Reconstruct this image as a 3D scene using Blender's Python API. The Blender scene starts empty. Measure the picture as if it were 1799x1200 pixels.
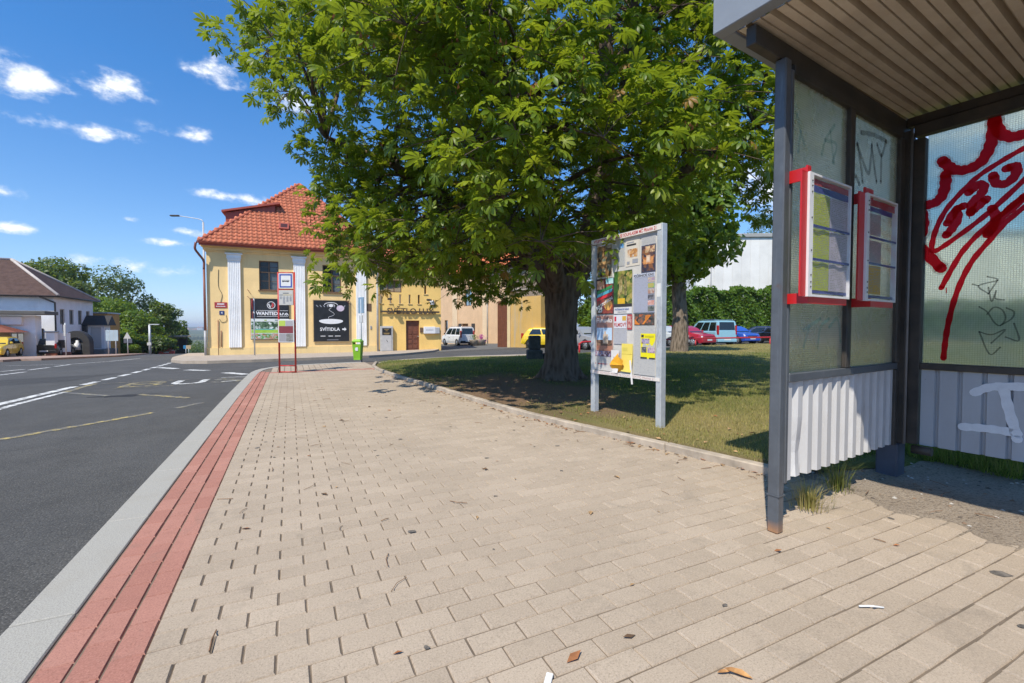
import bpy, bmesh, math, random
import numpy as np
from mathutils import Vector, Matrix, Euler

random.seed(7)
rng = np.random.default_rng(7)
PI = math.pi
R = math.radians
scene = bpy.context.scene

# ------------------------------------------------------------------ camera
cam_data = bpy.data.cameras.new('camera')
cam = bpy.data.objects.new('camera', cam_data)
scene.collection.objects.link(cam)
cam.location = (0, 0, 1.1)
cam.rotation_euler = (R(90 - 1.79), 0, R(-26.0))
cam_data.sensor_width = 36
cam_data.lens = 36 * 800 / 1799
cam_data.clip_start = 0.05
cam_data.clip_end = 20000
scene.camera = cam

# ------------------------------------------------------------------ sun, sky, exposure
SUN_T = Vector((0.60, 0.44, -1.0))            # way the light travels
sun_el = math.atan2(1.0, math.hypot(SUN_T.x, SUN_T.y))
sun_data = bpy.data.lights.new('sun', 'SUN')
sun_data.energy = 4.35
sun_data.angle = R(0.5)
sun_data.color = (1.0, 0.925, 0.79)
sun = bpy.data.objects.new('sun', sun_data)
scene.collection.objects.link(sun)
sun.location = (-12, -7, 22)
sun.rotation_euler = SUN_T.to_track_quat('-Z', 'Y').to_euler()

SKY_STRENGTH = 0.15
world = bpy.data.worlds.new('World')
scene.world = world
world.use_nodes = True
wn, wl = world.node_tree.nodes, world.node_tree.links
wn.clear()
w_out = wn.new('ShaderNodeOutputWorld')
w_bg = wn.new('ShaderNodeBackground')
w_bg.inputs['Strength'].default_value = SKY_STRENGTH
sky = wn.new('ShaderNodeTexSky')
sky.sky_type = 'NISHITA'
sky.sun_disc = False
sky.sun_elevation = sun_el
sky.sun_rotation = math.atan2(-SUN_T.x, -SUN_T.y)
sky.altitude = 250
sky.air_density = 1.0
sky.dust_density = 0.3
sky.ozone_density = 2.2
wl.new(w_bg.outputs[0], w_out.inputs[0])


def wmath(op, a, b=None, c=None, clamp=False):
    n = wn.new('ShaderNodeMath')
    n.operation = op
    n.use_clamp = clamp
    for i, v in enumerate((a, b, c)):
        if v is None:
            continue
        if isinstance(v, (int, float)):
            n.inputs[i].default_value = v
        else:
            wl.new(v, n.inputs[i])
    return n.outputs[0]


w_tc = wn.new('ShaderNodeTexCoord')
w_dir = w_tc.outputs['Generated']


def wdot(vec):
    n = wn.new('ShaderNodeVectorMath')
    n.operation = 'DOT_PRODUCT'
    wl.new(w_dir, n.inputs[0])
    n.inputs[1].default_value = vec
    return n.outputs['Value']


w_noise = wn.new('ShaderNodeTexNoise')
w_map = wn.new('ShaderNodeMapping')
w_map.inputs['Scale'].default_value = (1, 1, 1.6)
wl.new(w_dir, w_map.inputs['Vector'])
wl.new(w_map.outputs[0], w_noise.inputs['Vector'])
w_noise.inputs['Scale'].default_value = 22.0
w_noise.inputs['Detail'].default_value = 9.0
w_noise.inputs['Roughness'].default_value = 0.62
w_noise.inputs['Distortion'].default_value = 0.1
# fair-weather clouds: azimuth (deg from +Y towards +X), elevation, half width, half height, density
CLOUDS = [(-20.4, 20.3, 3.0, 1.9, 1.15), (-14.5, 21.6, 3.0, 1.5, 0.95), (-6.6, 24.9, 2.8, 1.7, 1.2), (-16.7, 17.4, 5.0, 0.85, 1.05),
          (-9.3, 18.9, 3.6, 0.9, 0.75), (-21.7, 11.1, 1.9, 0.75, 0.95), (-21.4, 8.4, 2.0, 0.65, 1.05), (-5.1, 13.6, 4.3, 0.65, 1.1),
          (-15.8, 10.8, 1.0, 0.35, 0.75), (-13.8, 10.2, 0.8, 0.36, 0.75), (-9.0, 9.6, 1.9, 0.5, 0.85), (-11.1, 8.4, 1.9, 0.4, 0.6),
          (-15.5, 5.8, 5.5, 0.8, 0.5), (1.0, 24.0, 4.0, 1.5, 1.0), (58, 16, 9, 5.0, 1.25), (74, 20, 12, 8.0, 1.35), (49, 33, 5, 2.4, 1.0), (84, 10, 9, 4.0, 1.2), (-48, 20, 6, 2, 1.0), (-66, 30, 7, 3, 1.0),
          (-90, 15, 7, 2, 1.0), (120, 22, 8, 3, 1.0), (160, 18, 8, 2.4, 1.0), (-140, 25, 8, 3, 1.0), (-115, 40, 9, 4, 1.0), (95, 42, 9, 4, 1.0), (20, 52, 8, 4, 1.0)]
cover = None
for az, el, hw, hh, dens in CLOUDS:
    az, el = R(az), R(el)
    c = Vector((math.sin(az) * math.cos(el), math.cos(az) * math.cos(el), math.sin(el)))
    rt = Vector((math.cos(az), -math.sin(az), 0))
    up = rt.cross(c)
    dc = wdot(c)
    a = wmath('DIVIDE', wdot(rt), R(hw * .92))
    b = wmath('DIVIDE', wdot(up), R(hh * .85))
    q = wmath('ADD', wmath('MULTIPLY', a, a), wmath('MULTIPLY', b, b))
    m = wmath('SUBTRACT', 1.0, wmath('SQRT', q))
    front = wmath('GREATER_THAN', dc, 0.5)
    m = wmath('MULTIPLY', wmath('MAXIMUM', wmath('MULTIPLY', m, dens), -1.0), front)
    m = wmath('SUBTRACT', m, wmath('SUBTRACT', 1.0, front))
    cover = m if cover is None else wmath('MAXIMUM', cover, m)
dens = wmath('ADD', wmath('MULTIPLY', cover, 0.9), wmath('MULTIPLY', wmath('SUBTRACT', w_noise.outputs['Fac'], 0.46), 3.8))
dens = wmath('MULTIPLY', wmath('SMOOTH_MIN', dens, 1.0, 0.2), wmath('MULTIPLY', wmath('ADD', cover, 0.35), 3.0, clamp=True), clamp=True)
dens = wmath('MULTIPLY', dens, dens)
w_mix = wn.new('ShaderNodeMixRGB')
w_mix.inputs['Color2'].default_value = (5.9, 6.1, 6.4, 1)
wl.new(wmath('MULTIPLY', dens, 0.93), w_mix.inputs['Fac'])
# the deep clear blue of a dry summer day
w_sep = wn.new('ShaderNodeSeparateXYZ')
wl.new(w_dir, w_sep.inputs[0])
w_tint = wn.new('ShaderNodeValToRGB')
els = w_tint.color_ramp.elements
while len(els) < 4:
    els.new(.5)
for e_, (p_, c_) in zip(els, ((0.0, (.56, .66, .98)), (.06, (.58, .69, .93)), (.16, (.53, .71, .90)), (.42, (.31, .70, 1.02)))):
    e_.position = p_
    e_.color = (*c_, 1)
wl.new(w_sep.outputs['Z'], w_tint.inputs[0])
w_mul = wn.new('ShaderNodeMixRGB')
w_mul.blend_type = 'MULTIPLY'
w_mul.inputs[0].default_value = 1.0
wl.new(sky.outputs[0], w_mul.inputs[1])
wl.new(w_tint.outputs[0], w_mul.inputs[2])
wl.new(w_mul.outputs[0], w_mix.inputs['Color1'])
wl.new(w_mix.outputs[0], w_bg.inputs['Color'])

vs = scene.view_settings
vs.view_transform = 'Standard'
vs.look = 'None'
vs.gamma = 1.0
vs.use_curve_mapping = False
vs.exposure = 0.40
scene.cycles.use_denoising = True
scene.cycles.max_bounces = 8
scene.cycles.diffuse_bounces = 4
scene.cycles.transmission_bounces = 8
scene.cycles.transparent_max_bounces = 12
scene.cycles.caustics_reflective = False
scene.cycles.caustics_refractive = False

# ------------------------------------------------------------------ terrain
PY = [-200, 10, 13, 20, 33, 45, 57, 70, 90, 150, 300, 700, 1500, 3000, 6000, 9000]
PZ = [-.13, -.13, -.18, -.34, -.72, -1.14, -1.62, -2.35, -3.9, -11, -22, -34, -36, -14, 6, 6]


def sstep(t):
    t = min(1.0, max(0.0, t))
    return t * t * (3 - 2 * t)


def RZ(x, y):
    """height of the road surface"""
    p = float(np.interp(y, PY, PZ))
    w = 1 - .7 * sstep((x - 2) / 24)
    k = sstep((y - 90) / 60)
    w = w * (1 - k) + k
    return -.13 + (p + .13) * w


SN, CS = math.sin(R(26.0)), math.cos(R(26.0))


def at(px, d):
    """map position on the ground plan of the survey: bearing column px seen from the station, d metres ahead"""
    t = (px - 899.5) / 800 * d
    return t * CS + d * SN, -t * SN + d * CS


def hz(py, d):
    """height of a point seen at row py, d metres ahead of the station"""
    return 1.1 - (py - 575) / 800 * d


# ------------------------------------------------------------------ object helpers
COL = scene.collection


def link(o, parent=None):
    COL.objects.link(o)
    if parent is not None:
        o.parent = parent
    return o


def tag(o, label=None, cat=None, group=None, kind=None):
    if label:
        o['label'] = label
    if cat:
        o['category'] = cat
    if group:
        o['group'] = group
    if kind:
        o['kind'] = kind
    return o


def thing(name, label, cat, loc=(0, 0, 0), rz=0.0, group=None):
    o = bpy.data.objects.new(name, None)
    o.empty_display_size = 0.2
    o.location = loc
    o.rotation_euler = (0, 0, rz)
    link(o)
    return tag(o, label, cat, group)


def copy_tree(o, parent=None):
    c = o.copy()
    link(c, parent)
    for ch in list(o.children):
        copy_tree(ch, c)
    return c


class MB:
    """collects shapes, builds them into ONE mesh object"""

    def __init__(s):
        s.v, s.f, s.m, s.sm = [], [], [], []
        s.xf = Matrix.Identity(4)

    def add(s, vs, fs, mi=0, smooth=False):
        b = len(s.v)
        s.v += [tuple(s.xf @ Vector(p)) for p in vs]
        for f in fs:
            s.f.append([i + b for i in f])
            s.m.append(mi)
            s.sm.append(smooth)
        return s

    def box(s, lo, hi, mi=0):
        (a, b, c), (d, e, f) = lo, hi
        vs = [(a, b, c), (d, b, c), (d, e, c), (a, e, c), (a, b, f), (d, b, f), (d, e, f), (a, e, f)]
        return s.add(vs, [(3, 2, 1, 0), (4, 5, 6, 7), (0, 1, 5, 4), (1, 2, 6, 5), (2, 3, 7, 6), (3, 0, 4, 7)], mi)

    def bbox(s, lo, hi, ch=0.01, mi=0):
        """box with chamfered edges"""
        (a, b, c), (d, e, f) = lo, hi
        X, Y, Z = (a, d), (b, e), (c, f)
        vs = []
        idx = {}
        for i in (0, 1):
            for j in (0, 1):
                for k in (0, 1):
                    sx, sy, sz = (1, -1)[i], (1, -1)[j], (1, -1)[k]
                    x, y, z = X[i], Y[j], Z[k]
                    idx[i, j, k, 0] = len(vs); vs.append((x, y + sy * ch, z + sz * ch))
                    idx[i, j, k, 1] = len(vs); vs.append((x + sx * ch, y, z + sz * ch))
                    idx[i, j, k, 2] = len(vs); vs.append((x + sx * ch, y + sy * ch, z))
        fs = []
        g = lambda i, j, k, t: idx[i, j, k, t]
        for i in (0, 1):
            q = [g(i, 0, 0, 0), g(i, 1, 0, 0), g(i, 1, 1, 0), g(i, 0, 1, 0)]
            fs.append(q if i else q[::-1])
            q = [g(0, i, 0, 1), g(1, i, 0, 1), g(1, i, 1, 1), g(0, i, 1, 1)]
            fs.append(q[::-1] if i else q)
            q = [g(0, 0, i, 2), g(1, 0, i, 2), g(1, 1, i, 2), g(0, 1, i, 2)]
            fs.append(q if i else q[::-1])
        for i in (0, 1):
            for j in (0, 1):
                fs.append([g(i, j, 0, 0), g(i, j, 1, 0), g(i, j, 1, 1), g(i, j, 0, 1)])
                fs.append([g(i, 0, j, 0), g(i, 1, j, 0), g(i, 1, j, 2), g(i, 0, j, 2)])
                fs.append([g(0, i, j, 1), g(1, i, j, 1), g(1, i, j, 2), g(0, i, j, 2)])
                for k in (0, 1):
                    fs.append([g(i, j, k, 0), g(i, j, k, 1), g(i, j, k, 2)])
        return s.add(vs, fs, mi)

    def quad(s, a, b, c, d, mi=0):
        return s.add([a, b, c, d], [(0, 1, 2, 3)], mi)

    def poly(s, pts, mi=0):
        return s.add(pts, [tuple(range(len(pts)))], mi)

    def prism(s, pts, z0, z1, mi=0):
        """xy polygon (ccw) pulled up from z0 to z1"""
        n = len(pts)
        vs = [(x, y, z0) for x, y in pts] + [(x, y, z1) for x, y in pts]
        fs = [tuple(range(n))[::-1], tuple(range(n, 2 * n))]
        fs += [(i, (i + 1) % n, n + (i + 1) % n, n + i) for i in range(n)]
        return s.add(vs, fs, mi)

    def tube(s, pts, rad, n=8, mi=0, caps=True, smooth=True):
        pts = [Vector(p) for p in pts]
        if not hasattr(rad, '__len__'):
            rad = [rad] * len(pts)
        vs, fs = [], []
        up = None
        for i, p in enumerate(pts):
            if i == 0:
                t = pts[1] - p
            elif i == len(pts) - 1:
                t = p - pts[i - 1]
            else:
                t = (pts[i + 1] - p).normalized() + (p - pts[i - 1]).normalized()
            t = t.normalized() if t.length > 1e-9 else Vector((0, 0, 1))
            if up is None:
                up = Vector((1, 0, 0)) if abs(t.x) < .9 else Vector((0, 1, 0))
            a = (up - t * up.dot(t))
            a = a.normalized() if a.length > 1e-6 else t.orthogonal().normalized()
            up = a
            b = t.cross(a)
            for k in range(n):
                an = 2 * PI * k / n
                vs.append(tuple(p + (a * math.cos(an) + b * math.sin(an)) * rad[i]))
        for i in range(len(pts) - 1):
            for k in range(n):
                fs.append((i * n + k, i * n + (k + 1) % n, (i + 1) * n + (k + 1) % n, (i + 1) * n + k))
        s.add(vs, fs, mi, smooth)
        if caps:
            b = len(s.v) - len(vs)
            s.f.append([b + k for k in range(n)][::-1]); s.m.append(mi); s.sm.append(False)
            s.f.append([b + (len(pts) - 1) * n + k for k in range(n)]); s.m.append(mi); s.sm.append(False)
        return s

    def cyl(s, a, b, r, n=16, mi=0, r2=None):
        return s.tube([a, b], [r, r if r2 is None else r2], n, mi)

    def disc(s, c, ax, r, n=20, mi=0):
        ax = Vector(ax).normalized()
        a = ax.orthogonal().normalized()
        b = ax.cross(a)
        c = Vector(c)
        return s.add([tuple(c + (a * math.cos(2 * PI * k / n) + b * math.sin(2 * PI * k / n)) * r) for k in range(n)], [tuple(range(n))], mi)

    def lathe(s, prof, n=20, mi=0, smooth=True):
        """profile of (r, z) about the z axis"""
        vs, fs = [], []
        for r, z in prof:
            for k in range(n):
                vs.append((r * math.cos(2 * PI * k / n), r * math.sin(2 * PI * k / n), z))
        for i in range(len(prof) - 1):
            for k in range(n):
                fs.append((i * n + k, i * n + (k + 1) % n, (i + 1) * n + (k + 1) % n, (i + 1) * n + k))
        return s.add(vs, fs, mi, smooth)

    def mesh(s, name, mats):
        me = bpy.data.meshes.new(name)
        me.from_pydata(s.v, [], s.f)
        for m in (mats if isinstance(mats, (list, tuple)) else [mats]):
            me.materials.append(m)
        me.polygons.foreach_set('material_index', s.m)
        me.polygons.foreach_set('use_smooth', s.sm)
        me.update()
        return me

    def build(s, name, mats, parent=None, loc=None, rot=None):
        o = bpy.data.objects.new(name, s.mesh(name, mats))
        link(o, parent)
        if loc is not None:
            o.location = loc
        if rot is not None:
            o.rotation_euler = rot
        return o


def array_mesh(name, V, F, mats, rnd=None, attr2=None):
    """V (n,3), F (m,k) with one k for all"""
    V = np.asarray(V, np.float32)
    F = np.asarray(F, np.int32)
    me = bpy.data.meshes.new(name)
    me.vertices.add(len(V))
    me.vertices.foreach_set('co', V.ravel())
    k = F.shape[1]
    me.loops.add(F.size)
    me.loops.foreach_set('vertex_index', F.ravel())
    me.polygons.add(len(F))
    me.polygons.foreach_set('loop_start', np.arange(0, F.size, k, dtype=np.int32))
    me.polygons.foreach_set('loop_total', np.full(len(F), k, np.int32))
    for m in (mats if isinstance(mats, (list, tuple)) else [mats]):
        me.materials.append(m)
    for nm, arr in (('rnd', rnd), ('dry', attr2)):
        if arr is not None:
            a = me.attributes.new(nm, 'FLOAT', 'POINT')
            a.data.foreach_set('value', np.asarray(arr, np.float32))
    me.update()
    me.validate()
    return me


def mesh_obj(name, me, parent=None, loc=None):
    o = bpy.data.objects.new(name, me)
    link(o, parent)
    if loc is not None:
        o.location = loc
    return o


# ------------------------------------------------------------------ material helpers
class NT:
    def __init__(s, name):
        s.mat = bpy.data.materials.new(name)
        s.mat.use_nodes = True
        s.t = s.mat.node_tree
        s.n, s.l = s.t.nodes, s.t.links
        s.n.clear()
        s.out = s.n.new('ShaderNodeOutputMaterial')

    def new(s, typ, **kw):
        nd = s.n.new(typ)
        for k, v in kw.items():
            if hasattr(nd, k) and k not in nd.inputs.keys():
                setattr(nd, k, v)
        return nd

    def set(s, nd, **kw):
        for k, v in kw.items():
            k = k.replace('_', ' ')
            inp = nd.inputs[k]
            if isinstance(v, bpy.types.NodeSocket):
                s.l.new(v, inp)
            else:
                if inp.type == 'RGBA' and len(v) == 3:
                    v = (*v, 1)
                inp.default_value = v
        return nd

    def coord(s, kind='Object', scale=None):
        tc = s.n.new('ShaderNodeTexCoord')
        o = tc.outputs[kind]
        if scale is not None:
            mp = s.n.new('ShaderNodeMapping')
            mp.inputs['Scale'].default_value = scale
            s.l.new(o, mp.inputs['Vector'])
            o = mp.outputs[0]
        return o

    def noise(s, scale=5, detail=4, rough=.55, vec=None, dist=0.0):
        nd = s.n.new('ShaderNodeTexNoise')
        s.set(nd, Scale=scale, Detail=detail, Roughness=rough, Distortion=dist)
        s.l.new(vec if vec is not None else s.coord(), nd.inputs['Vector'])
        return nd.outputs['Fac']

    def voronoi(s, scale=5, vec=None, feature='F1', out='Distance'):
        nd = s.n.new('ShaderNodeTexVoronoi')
        nd.feature = feature
        s.set(nd, Scale=scale)
        s.l.new(vec if vec is not None else s.coord(), nd.inputs['Vector'])
        return nd.outputs[out]

    def ramp(s, fac, stops, interp='LINEAR'):
        nd = s.n.new('ShaderNodeValToRGB')
        nd.color_ramp.interpolation = interp
        els = nd.color_ramp.elements
        while len(els) < len(stops):
            els.new(0.5)
        for e, (p, c) in zip(els, stops):
            e.position = p
            e.color = (*c, 1) if hasattr(c, '__len__') else (c, c, c, 1)
        s.l.new(fac, nd.inputs[0])
        return nd.outputs[0]

    def mix(s, fac, a, b, mode='MIX'):
        nd = s.n.new('ShaderNodeMixRGB')
        nd.blend_type = mode
        for i, v in enumerate((fac, a, b)):
            if isinstance(v, bpy.types.NodeSocket):
                s.l.new(v, nd.inputs[i])
            elif i == 0:
                nd.inputs[0].default_value = v
            else:
                nd.inputs[i].default_value = (*v, 1) if len(v) == 3 else v
        return nd.outputs[0]

    def math(s, op, a, b=0.0, clamp=False):
        nd = s.n.new('ShaderNodeMath')
        nd.operation = op
        nd.use_clamp = clamp
        for i, v in enumerate((a, b)):
            if isinstance(v, bpy.types.NodeSocket):
                s.l.new(v, nd.inputs[i])
            else:
                nd.inputs[i].default_value = v
        return nd.outputs[0]

    def attr(s, name):
        nd = s.n.new('ShaderNodeAttribute')
        nd.attribute_name = name
        return nd.outputs['Fac']

    def objrnd(s):
        return s.n.new('ShaderNodeObjectInfo').outputs['Random']

    def bump(s, height, strength=.3, dist=.01, normal=None):
        nd = s.n.new('ShaderNodeBump')
        s.set(nd, Strength=strength, Distance=dist)
        s.l.new(height, nd.inputs['Height'])
        if normal is not None:
            s.l.new(normal, nd.inputs['Normal'])
        return nd.outputs[0]

    def bsdf(s, color, rough=.7, metal=0.0, spec=.5, normal=None, **kw):
        nd = s.n.new('ShaderNodeBsdfPrincipled')
        for k, v in (('Base Color', color), ('Roughness', rough), ('Metallic', metal), ('Specular IOR Level', spec)):
            if isinstance(v, bpy.types.NodeSocket):
                s.l.new(v, nd.inputs[k])
            elif k == 'Base Color':
                nd.inputs[k].default_value = (*v, 1)
            else:
                nd.inputs[k].default_value = v
        for k, v in kw.items():
            nd.inputs[k.replace('_', ' ')].default_value = v
        if normal is not None:
            s.l.new(normal, nd.inputs['Normal'])
        return nd.outputs[0]

    def done(s, shader):
        s.l.new(shader, s.out.inputs['Surface'])
        return s.mat


def scl(c, k):
    return tuple(min(1.0, x * k) for x in c)


def plain(name, col, rough=.7, var=.12, scale=6.0, metal=0.0, spec=.5, bump=0.0, bscale=60, bdist=.004, col2=None, dirt=0.0, **kw):
    """weathered single-colour material: noise in colour, roughness and relief"""
    t = NT(name)
    co = t.coord()
    n1 = t.noise(scale, 6, .6, co)
    c = t.ramp(n1, [(.3, scl(col, 1 - var)), (.7, scl(col2 or col, 1 + var))])
    if dirt > 0:
        d = t.noise(scale * .6, 8, .7, co, .6)
        m = t.math('MULTIPLY', t.ramp(d, [(.5, 0.0), (.72, 1.0)]), dirt)
        c = t.mix(m, c, scl(col, .35))
    nrm = None
    if bump > 0:
        nrm = t.bump(t.noise(bscale, 5, .6, co), bump, bdist)
    rr = t.math('ADD', t.math('MULTIPLY', t.math('SUBTRACT', n1, .5), .25), rough, True)
    return t.done(t.bsdf(c, rr, metal, spec, nrm, **kw))


def text_mesh(name, body, size, mat, parent=None, extrude=0.0, align='CENTER', bold=0.0, loc=(0, 0, 0), rot=(PI / 2, 0, 0), sx=1.0):
    cu = bpy.data.curves.new(name, 'FONT')
    cu.body = body
    cu.size = size
    cu.extrude = extrude
    cu.offset = bold
    cu.align_x = align
    cu.align_y = 'CENTER'
    cu.resolution_u = 3
    tmp = bpy.data.objects.new(name + '_tmp', cu)
    COL.objects.link(tmp)
    dg = bpy.context.evaluated_depsgraph_get()
    me = bpy.data.meshes.new_from_object(tmp.evaluated_get(dg))
    bpy.data.objects.remove(tmp)
    me.name = name
    me.materials.clear()
    me.materials.append(mat)
    o = bpy.data.objects.new(name, me)
    link(o, parent)
    o.location = loc
    o.rotation_euler = rot
    o.scale = (sx, 1, 1)
    return o


def ribbon(mb, pts, widths, to3d, closed=False, mi=0, lift=0.0):
    """flat stroke along 2-D pts, to3d maps (a, b, lift) to a point"""
    n = len(pts)
    L, Rr = [], []
    for i in range(n):
        a = pts[max(0, i - 1)]
        b = pts[min(n - 1, i + 1)]
        dx, dy = b[0] - a[0], b[1] - a[1]
        q = math.hypot(dx, dy) or 1
        w = (widths[i] if hasattr(widths, '__len__') else widths) / 2
        L.append((pts[i][0] - dy / q * w, pts[i][1] + dx / q * w))
        Rr.append((pts[i][0] + dy / q * w, pts[i][1] - dx / q * w))
    vs = [to3d(*p, lift) for p in L] + [to3d(*p, lift) for p in Rr]
    mb.add(vs, [(i, i + 1, n + i + 1, n + i) for i in range(n - 1)], mi)


def spline(pts, k=6):
    """Catmull-Rom through points of any dimension"""
    P = [np.array(p, float) for p in pts]
    P = [2 * P[0] - P[1]] + P + [2 * P[-1] - P[-2]]
    out = []
    for i in range(1, len(P) - 2):
        for t in np.linspace(0, 1, k, endpoint=False):
            a, b, c, d = P[i - 1:i + 3]
            out.append(tuple(.5 * ((2 * b) + (c - a) * t + (2 * a - 5 * b + 4 * c - d) * t * t + (3 * b - a - 3 * c + d) * t ** 3)))
    out.append(tuple(P[-2]))
    return out
# ================================================================== THE SETTING
# ------------------------------------------------------------------ materials of the ground
def asphalt_mat():
    t = NT('asphalt')
    co = t.coord()
    big = t.noise(.35, 5, .6, co, .4)
    mid = t.noise(2.2, 6, .65, co)
    fine = t.noise(75, 4, .8, co)
    vor = t.voronoi(80, co)
    c = t.ramp(mid, [(.3, (.062, .060, .056)), (.7, (.092, .089, .083))])
    c = t.mix(t.ramp(big, [(.42, 0.0), (.62, .55)]), c, (.108, .106, .103))
    c = t.mix(t.ramp(vor, [(.10, .6), (.32, 0.0)]), c, (.27, .26, .245))
    c = t.mix(t.ramp(fine, [(.36, .75), (.52, 0.0)]), c, (.022, .023, .025))
    # tyre-darkened bands and oil drips along the lanes
    st = t.noise(1.0, 4, .6, t.coord('Object', (1.3, .12, 1)))
    c = t.mix(t.ramp(st, [(.55, 0.0), (.75, .4)]), c, (.05, .052, .056))
    h = t.math('ADD', t.math('MULTIPLY', vor, .8), fine)
    return t.done(t.bsdf(c, .88, 0, .35, t.bump(h, .55, .006)))


def paint_mat(name, col, wear=.5, scale=9):
    t = NT(name)
    co = t.coord()
    n = t.noise(scale, 9, .72, co)
    f = t.noise(140, 3, .7, co)
    k = t.math('ADD', t.math('MULTIPLY', n, .8), t.math('MULTIPLY', f, .35))
    m = t.ramp(k, [(wear - .06, 0.0), (wear + .07, 1.0)])
    c = t.mix(m, (.13, .128, .124), t.ramp(n, [(.3, scl(col, .85)), (.8, col)]))
    return t.done(t.bsdf(c, .75, 0, .4, t.bump(f, .4, .003)))


def paver_mat(name, col, col2, use_attr):
    t = NT(name)
    co = t.coord()
    geo = t.n.new('ShaderNodeNewGeometry').outputs['Position']
    rnd = t.attr('rnd') if use_attr else t.objrnd()
    c = t.mix(rnd, col, col2)
    big = t.noise(.9, 5, .65, geo)
    c = t.mix(t.ramp(big, [(.35, .4), (.62, 0.0)]), c, scl(col, .76))
    sp = t.noise(150, 5, .85, geo)
    c = t.mix(t.ramp(sp, [(.36, .8), (.47, 0.0)]), c, scl(col, .52))
    c = t.mix(t.ramp(sp, [(.54, 0.0), (.66, .6)]), c, scl(col2, 1.3))
    mid = t.noise(14, 6, .7, geo, .3)
    c = t.mix(t.ramp(mid, [(.54, 0.0), (.74, .34)]), c, scl(col, .6))
    stn = t.noise(3.1, 7, .75, geo, .8)
    c = t.mix(t.ramp(stn, [(.56, 0.0), (.74, .42)]), c, (.16, .14, .115))
    return t.done(t.bsdf(c, .9, 0, .25, t.bump(t.math('ADD', sp, t.math('MULTIPLY', mid, .6)), .35, .002)))


M_asphalt = asphalt_mat()
M_white_paint = paint_mat('road_paint_white', (.78, .78, .75), .535)
M_yellow_paint = paint_mat('road_paint_yellow', (.60, .46, .12), .615)
M_worn_yellow = paint_mat('road_paint_worn', (.55, .47, .24), .64)
C_PAV, C_PAV2 = (.385, .312, .238), (.45, .368, .284)
M_paver_o = paver_mat('paver_concrete', C_PAV, C_PAV2, False)
M_paver_a = paver_mat('paver_concrete_field', C_PAV, C_PAV2, True)
C_RED, C_RED2 = (.375, .170, .130), (.45, .225, .175)
M_red_o = paver_mat('paver_red', C_RED, C_RED2, False)
M_red_a = paver_mat('paver_red_field', C_RED, C_RED2, True)
M_sand = plain('joint_sand', (.165, .13, .098), .95, .3, 8, bump=.5, bscale=150)


def granite_mat():
    t = NT('granite')
    co = t.coord()
    f = t.noise(190, 4, .8, co)
    v = t.voronoi(120, co, out='Distance')
    c = t.ramp(f, [(.3, (.21, .203, .184)), (.5, (.355, .34, .303)), (.7, (.49, .468, .415))])
    c = t.mix(t.ramp(v, [(.1, .5), (.3, 0.0)]), c, (.16, .16, .17))
    n = t.noise(2.4, 6, .7, t.n.new('ShaderNodeNewGeometry').outputs['Position'])
    c = t.mix(t.ramp(n, [(.5, 0.0), (.75, .5)]), c, (.30, .27, .22))
    c = t.mix(t.math('MULTIPLY', t.objrnd(), .22), c, (.36, .35, .33))
    return t.done(t.bsdf(c, .8, 0, .4, t.bump(f, .3, .003)))


M_granite = granite_mat()
M_edging = plain('edging_concrete', (.40, .335, .265), .9, .2, 7, bump=.5, bscale=120, dirt=.45)
M_dirt = None


def lawn_mat():
    t = NT('lawn_soil')
    geo = t.n.new('ShaderNodeNewGeometry').outputs['Position']
    dry = t.attr('dry')
    bare = t.attr('rnd')
    n = t.noise(9, 8, .7, geo)
    f = t.noise(70, 5, .8, geo)
    g = t.mix(n, (.06, .105, .02), (.11, .14, .035))
    s = t.mix(n, (.40, .31, .14), (.28, .235, .09))
    c = t.mix(dry, g, s)
    e = t.mix(f, (.16, .098, .06), (.30, .195, .125))
    c = t.mix(bare, c, e)
    c = t.mix(t.ramp(f, [(.35, .6), (.55, 0.0)]), c, (.035, .03, .012))
    return t.done(t.bsdf(c, .95, 0, .15, t.bump(f, .8, .02)))


def blade_mat():
    t = NT('grass_blades')
    rnd, dry = t.attr('rnd'), t.attr('dry')
    g = t.mix(rnd, (.10, .185, .018), (.20, .27, .04))
    s = t.mix(rnd, (.52, .41, .17), (.36, .32, .10))
    c = t.mix(dry, g, s)
    p = t.bsdf(c, .7, 0, .25)
    tr = t.n.new('ShaderNodeBsdfTranslucent')
    t.l.new(c, tr.inputs['Color'])
    mx = t.n.new('ShaderNodeMixShader')
    mx.inputs[0].default_value = .45
    t.l.new(p, mx.inputs[1]); t.l.new(tr.outputs[0], mx.inputs[2])
    return t.done(mx.outputs[0])


def field_mat():
    t = NT('far_fields')
    geo = t.n.new('ShaderNodeNewGeometry').outputs['Position']
    mp = t.n.new('ShaderNodeMapping')
    mp.inputs['Scale'].default_value = (.0018, .009, 1)
    t.l.new(geo, mp.inputs['Vector'])
    v = t.n.new('ShaderNodeTexVoronoi')
    v.inputs['Scale'].default_value = 1.0
    t.l.new(mp.outputs[0], v.inputs['Vector'])
    c = t.ramp(v.outputs['Color'], [(.2, (.05, .075, .03)), (.45, (.10, .13, .045)), (.65, (.17, .16, .07)), (.85, (.06, .09, .04))])
    n = t.noise(.05, 7, .7, geo)
    c = t.mix(t.ramp(n, [(.45, 0.0), (.6, .8)]), c, (.028, .05, .018))
    return t.done(t.bsdf(c, .95, 0, .1))


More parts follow.
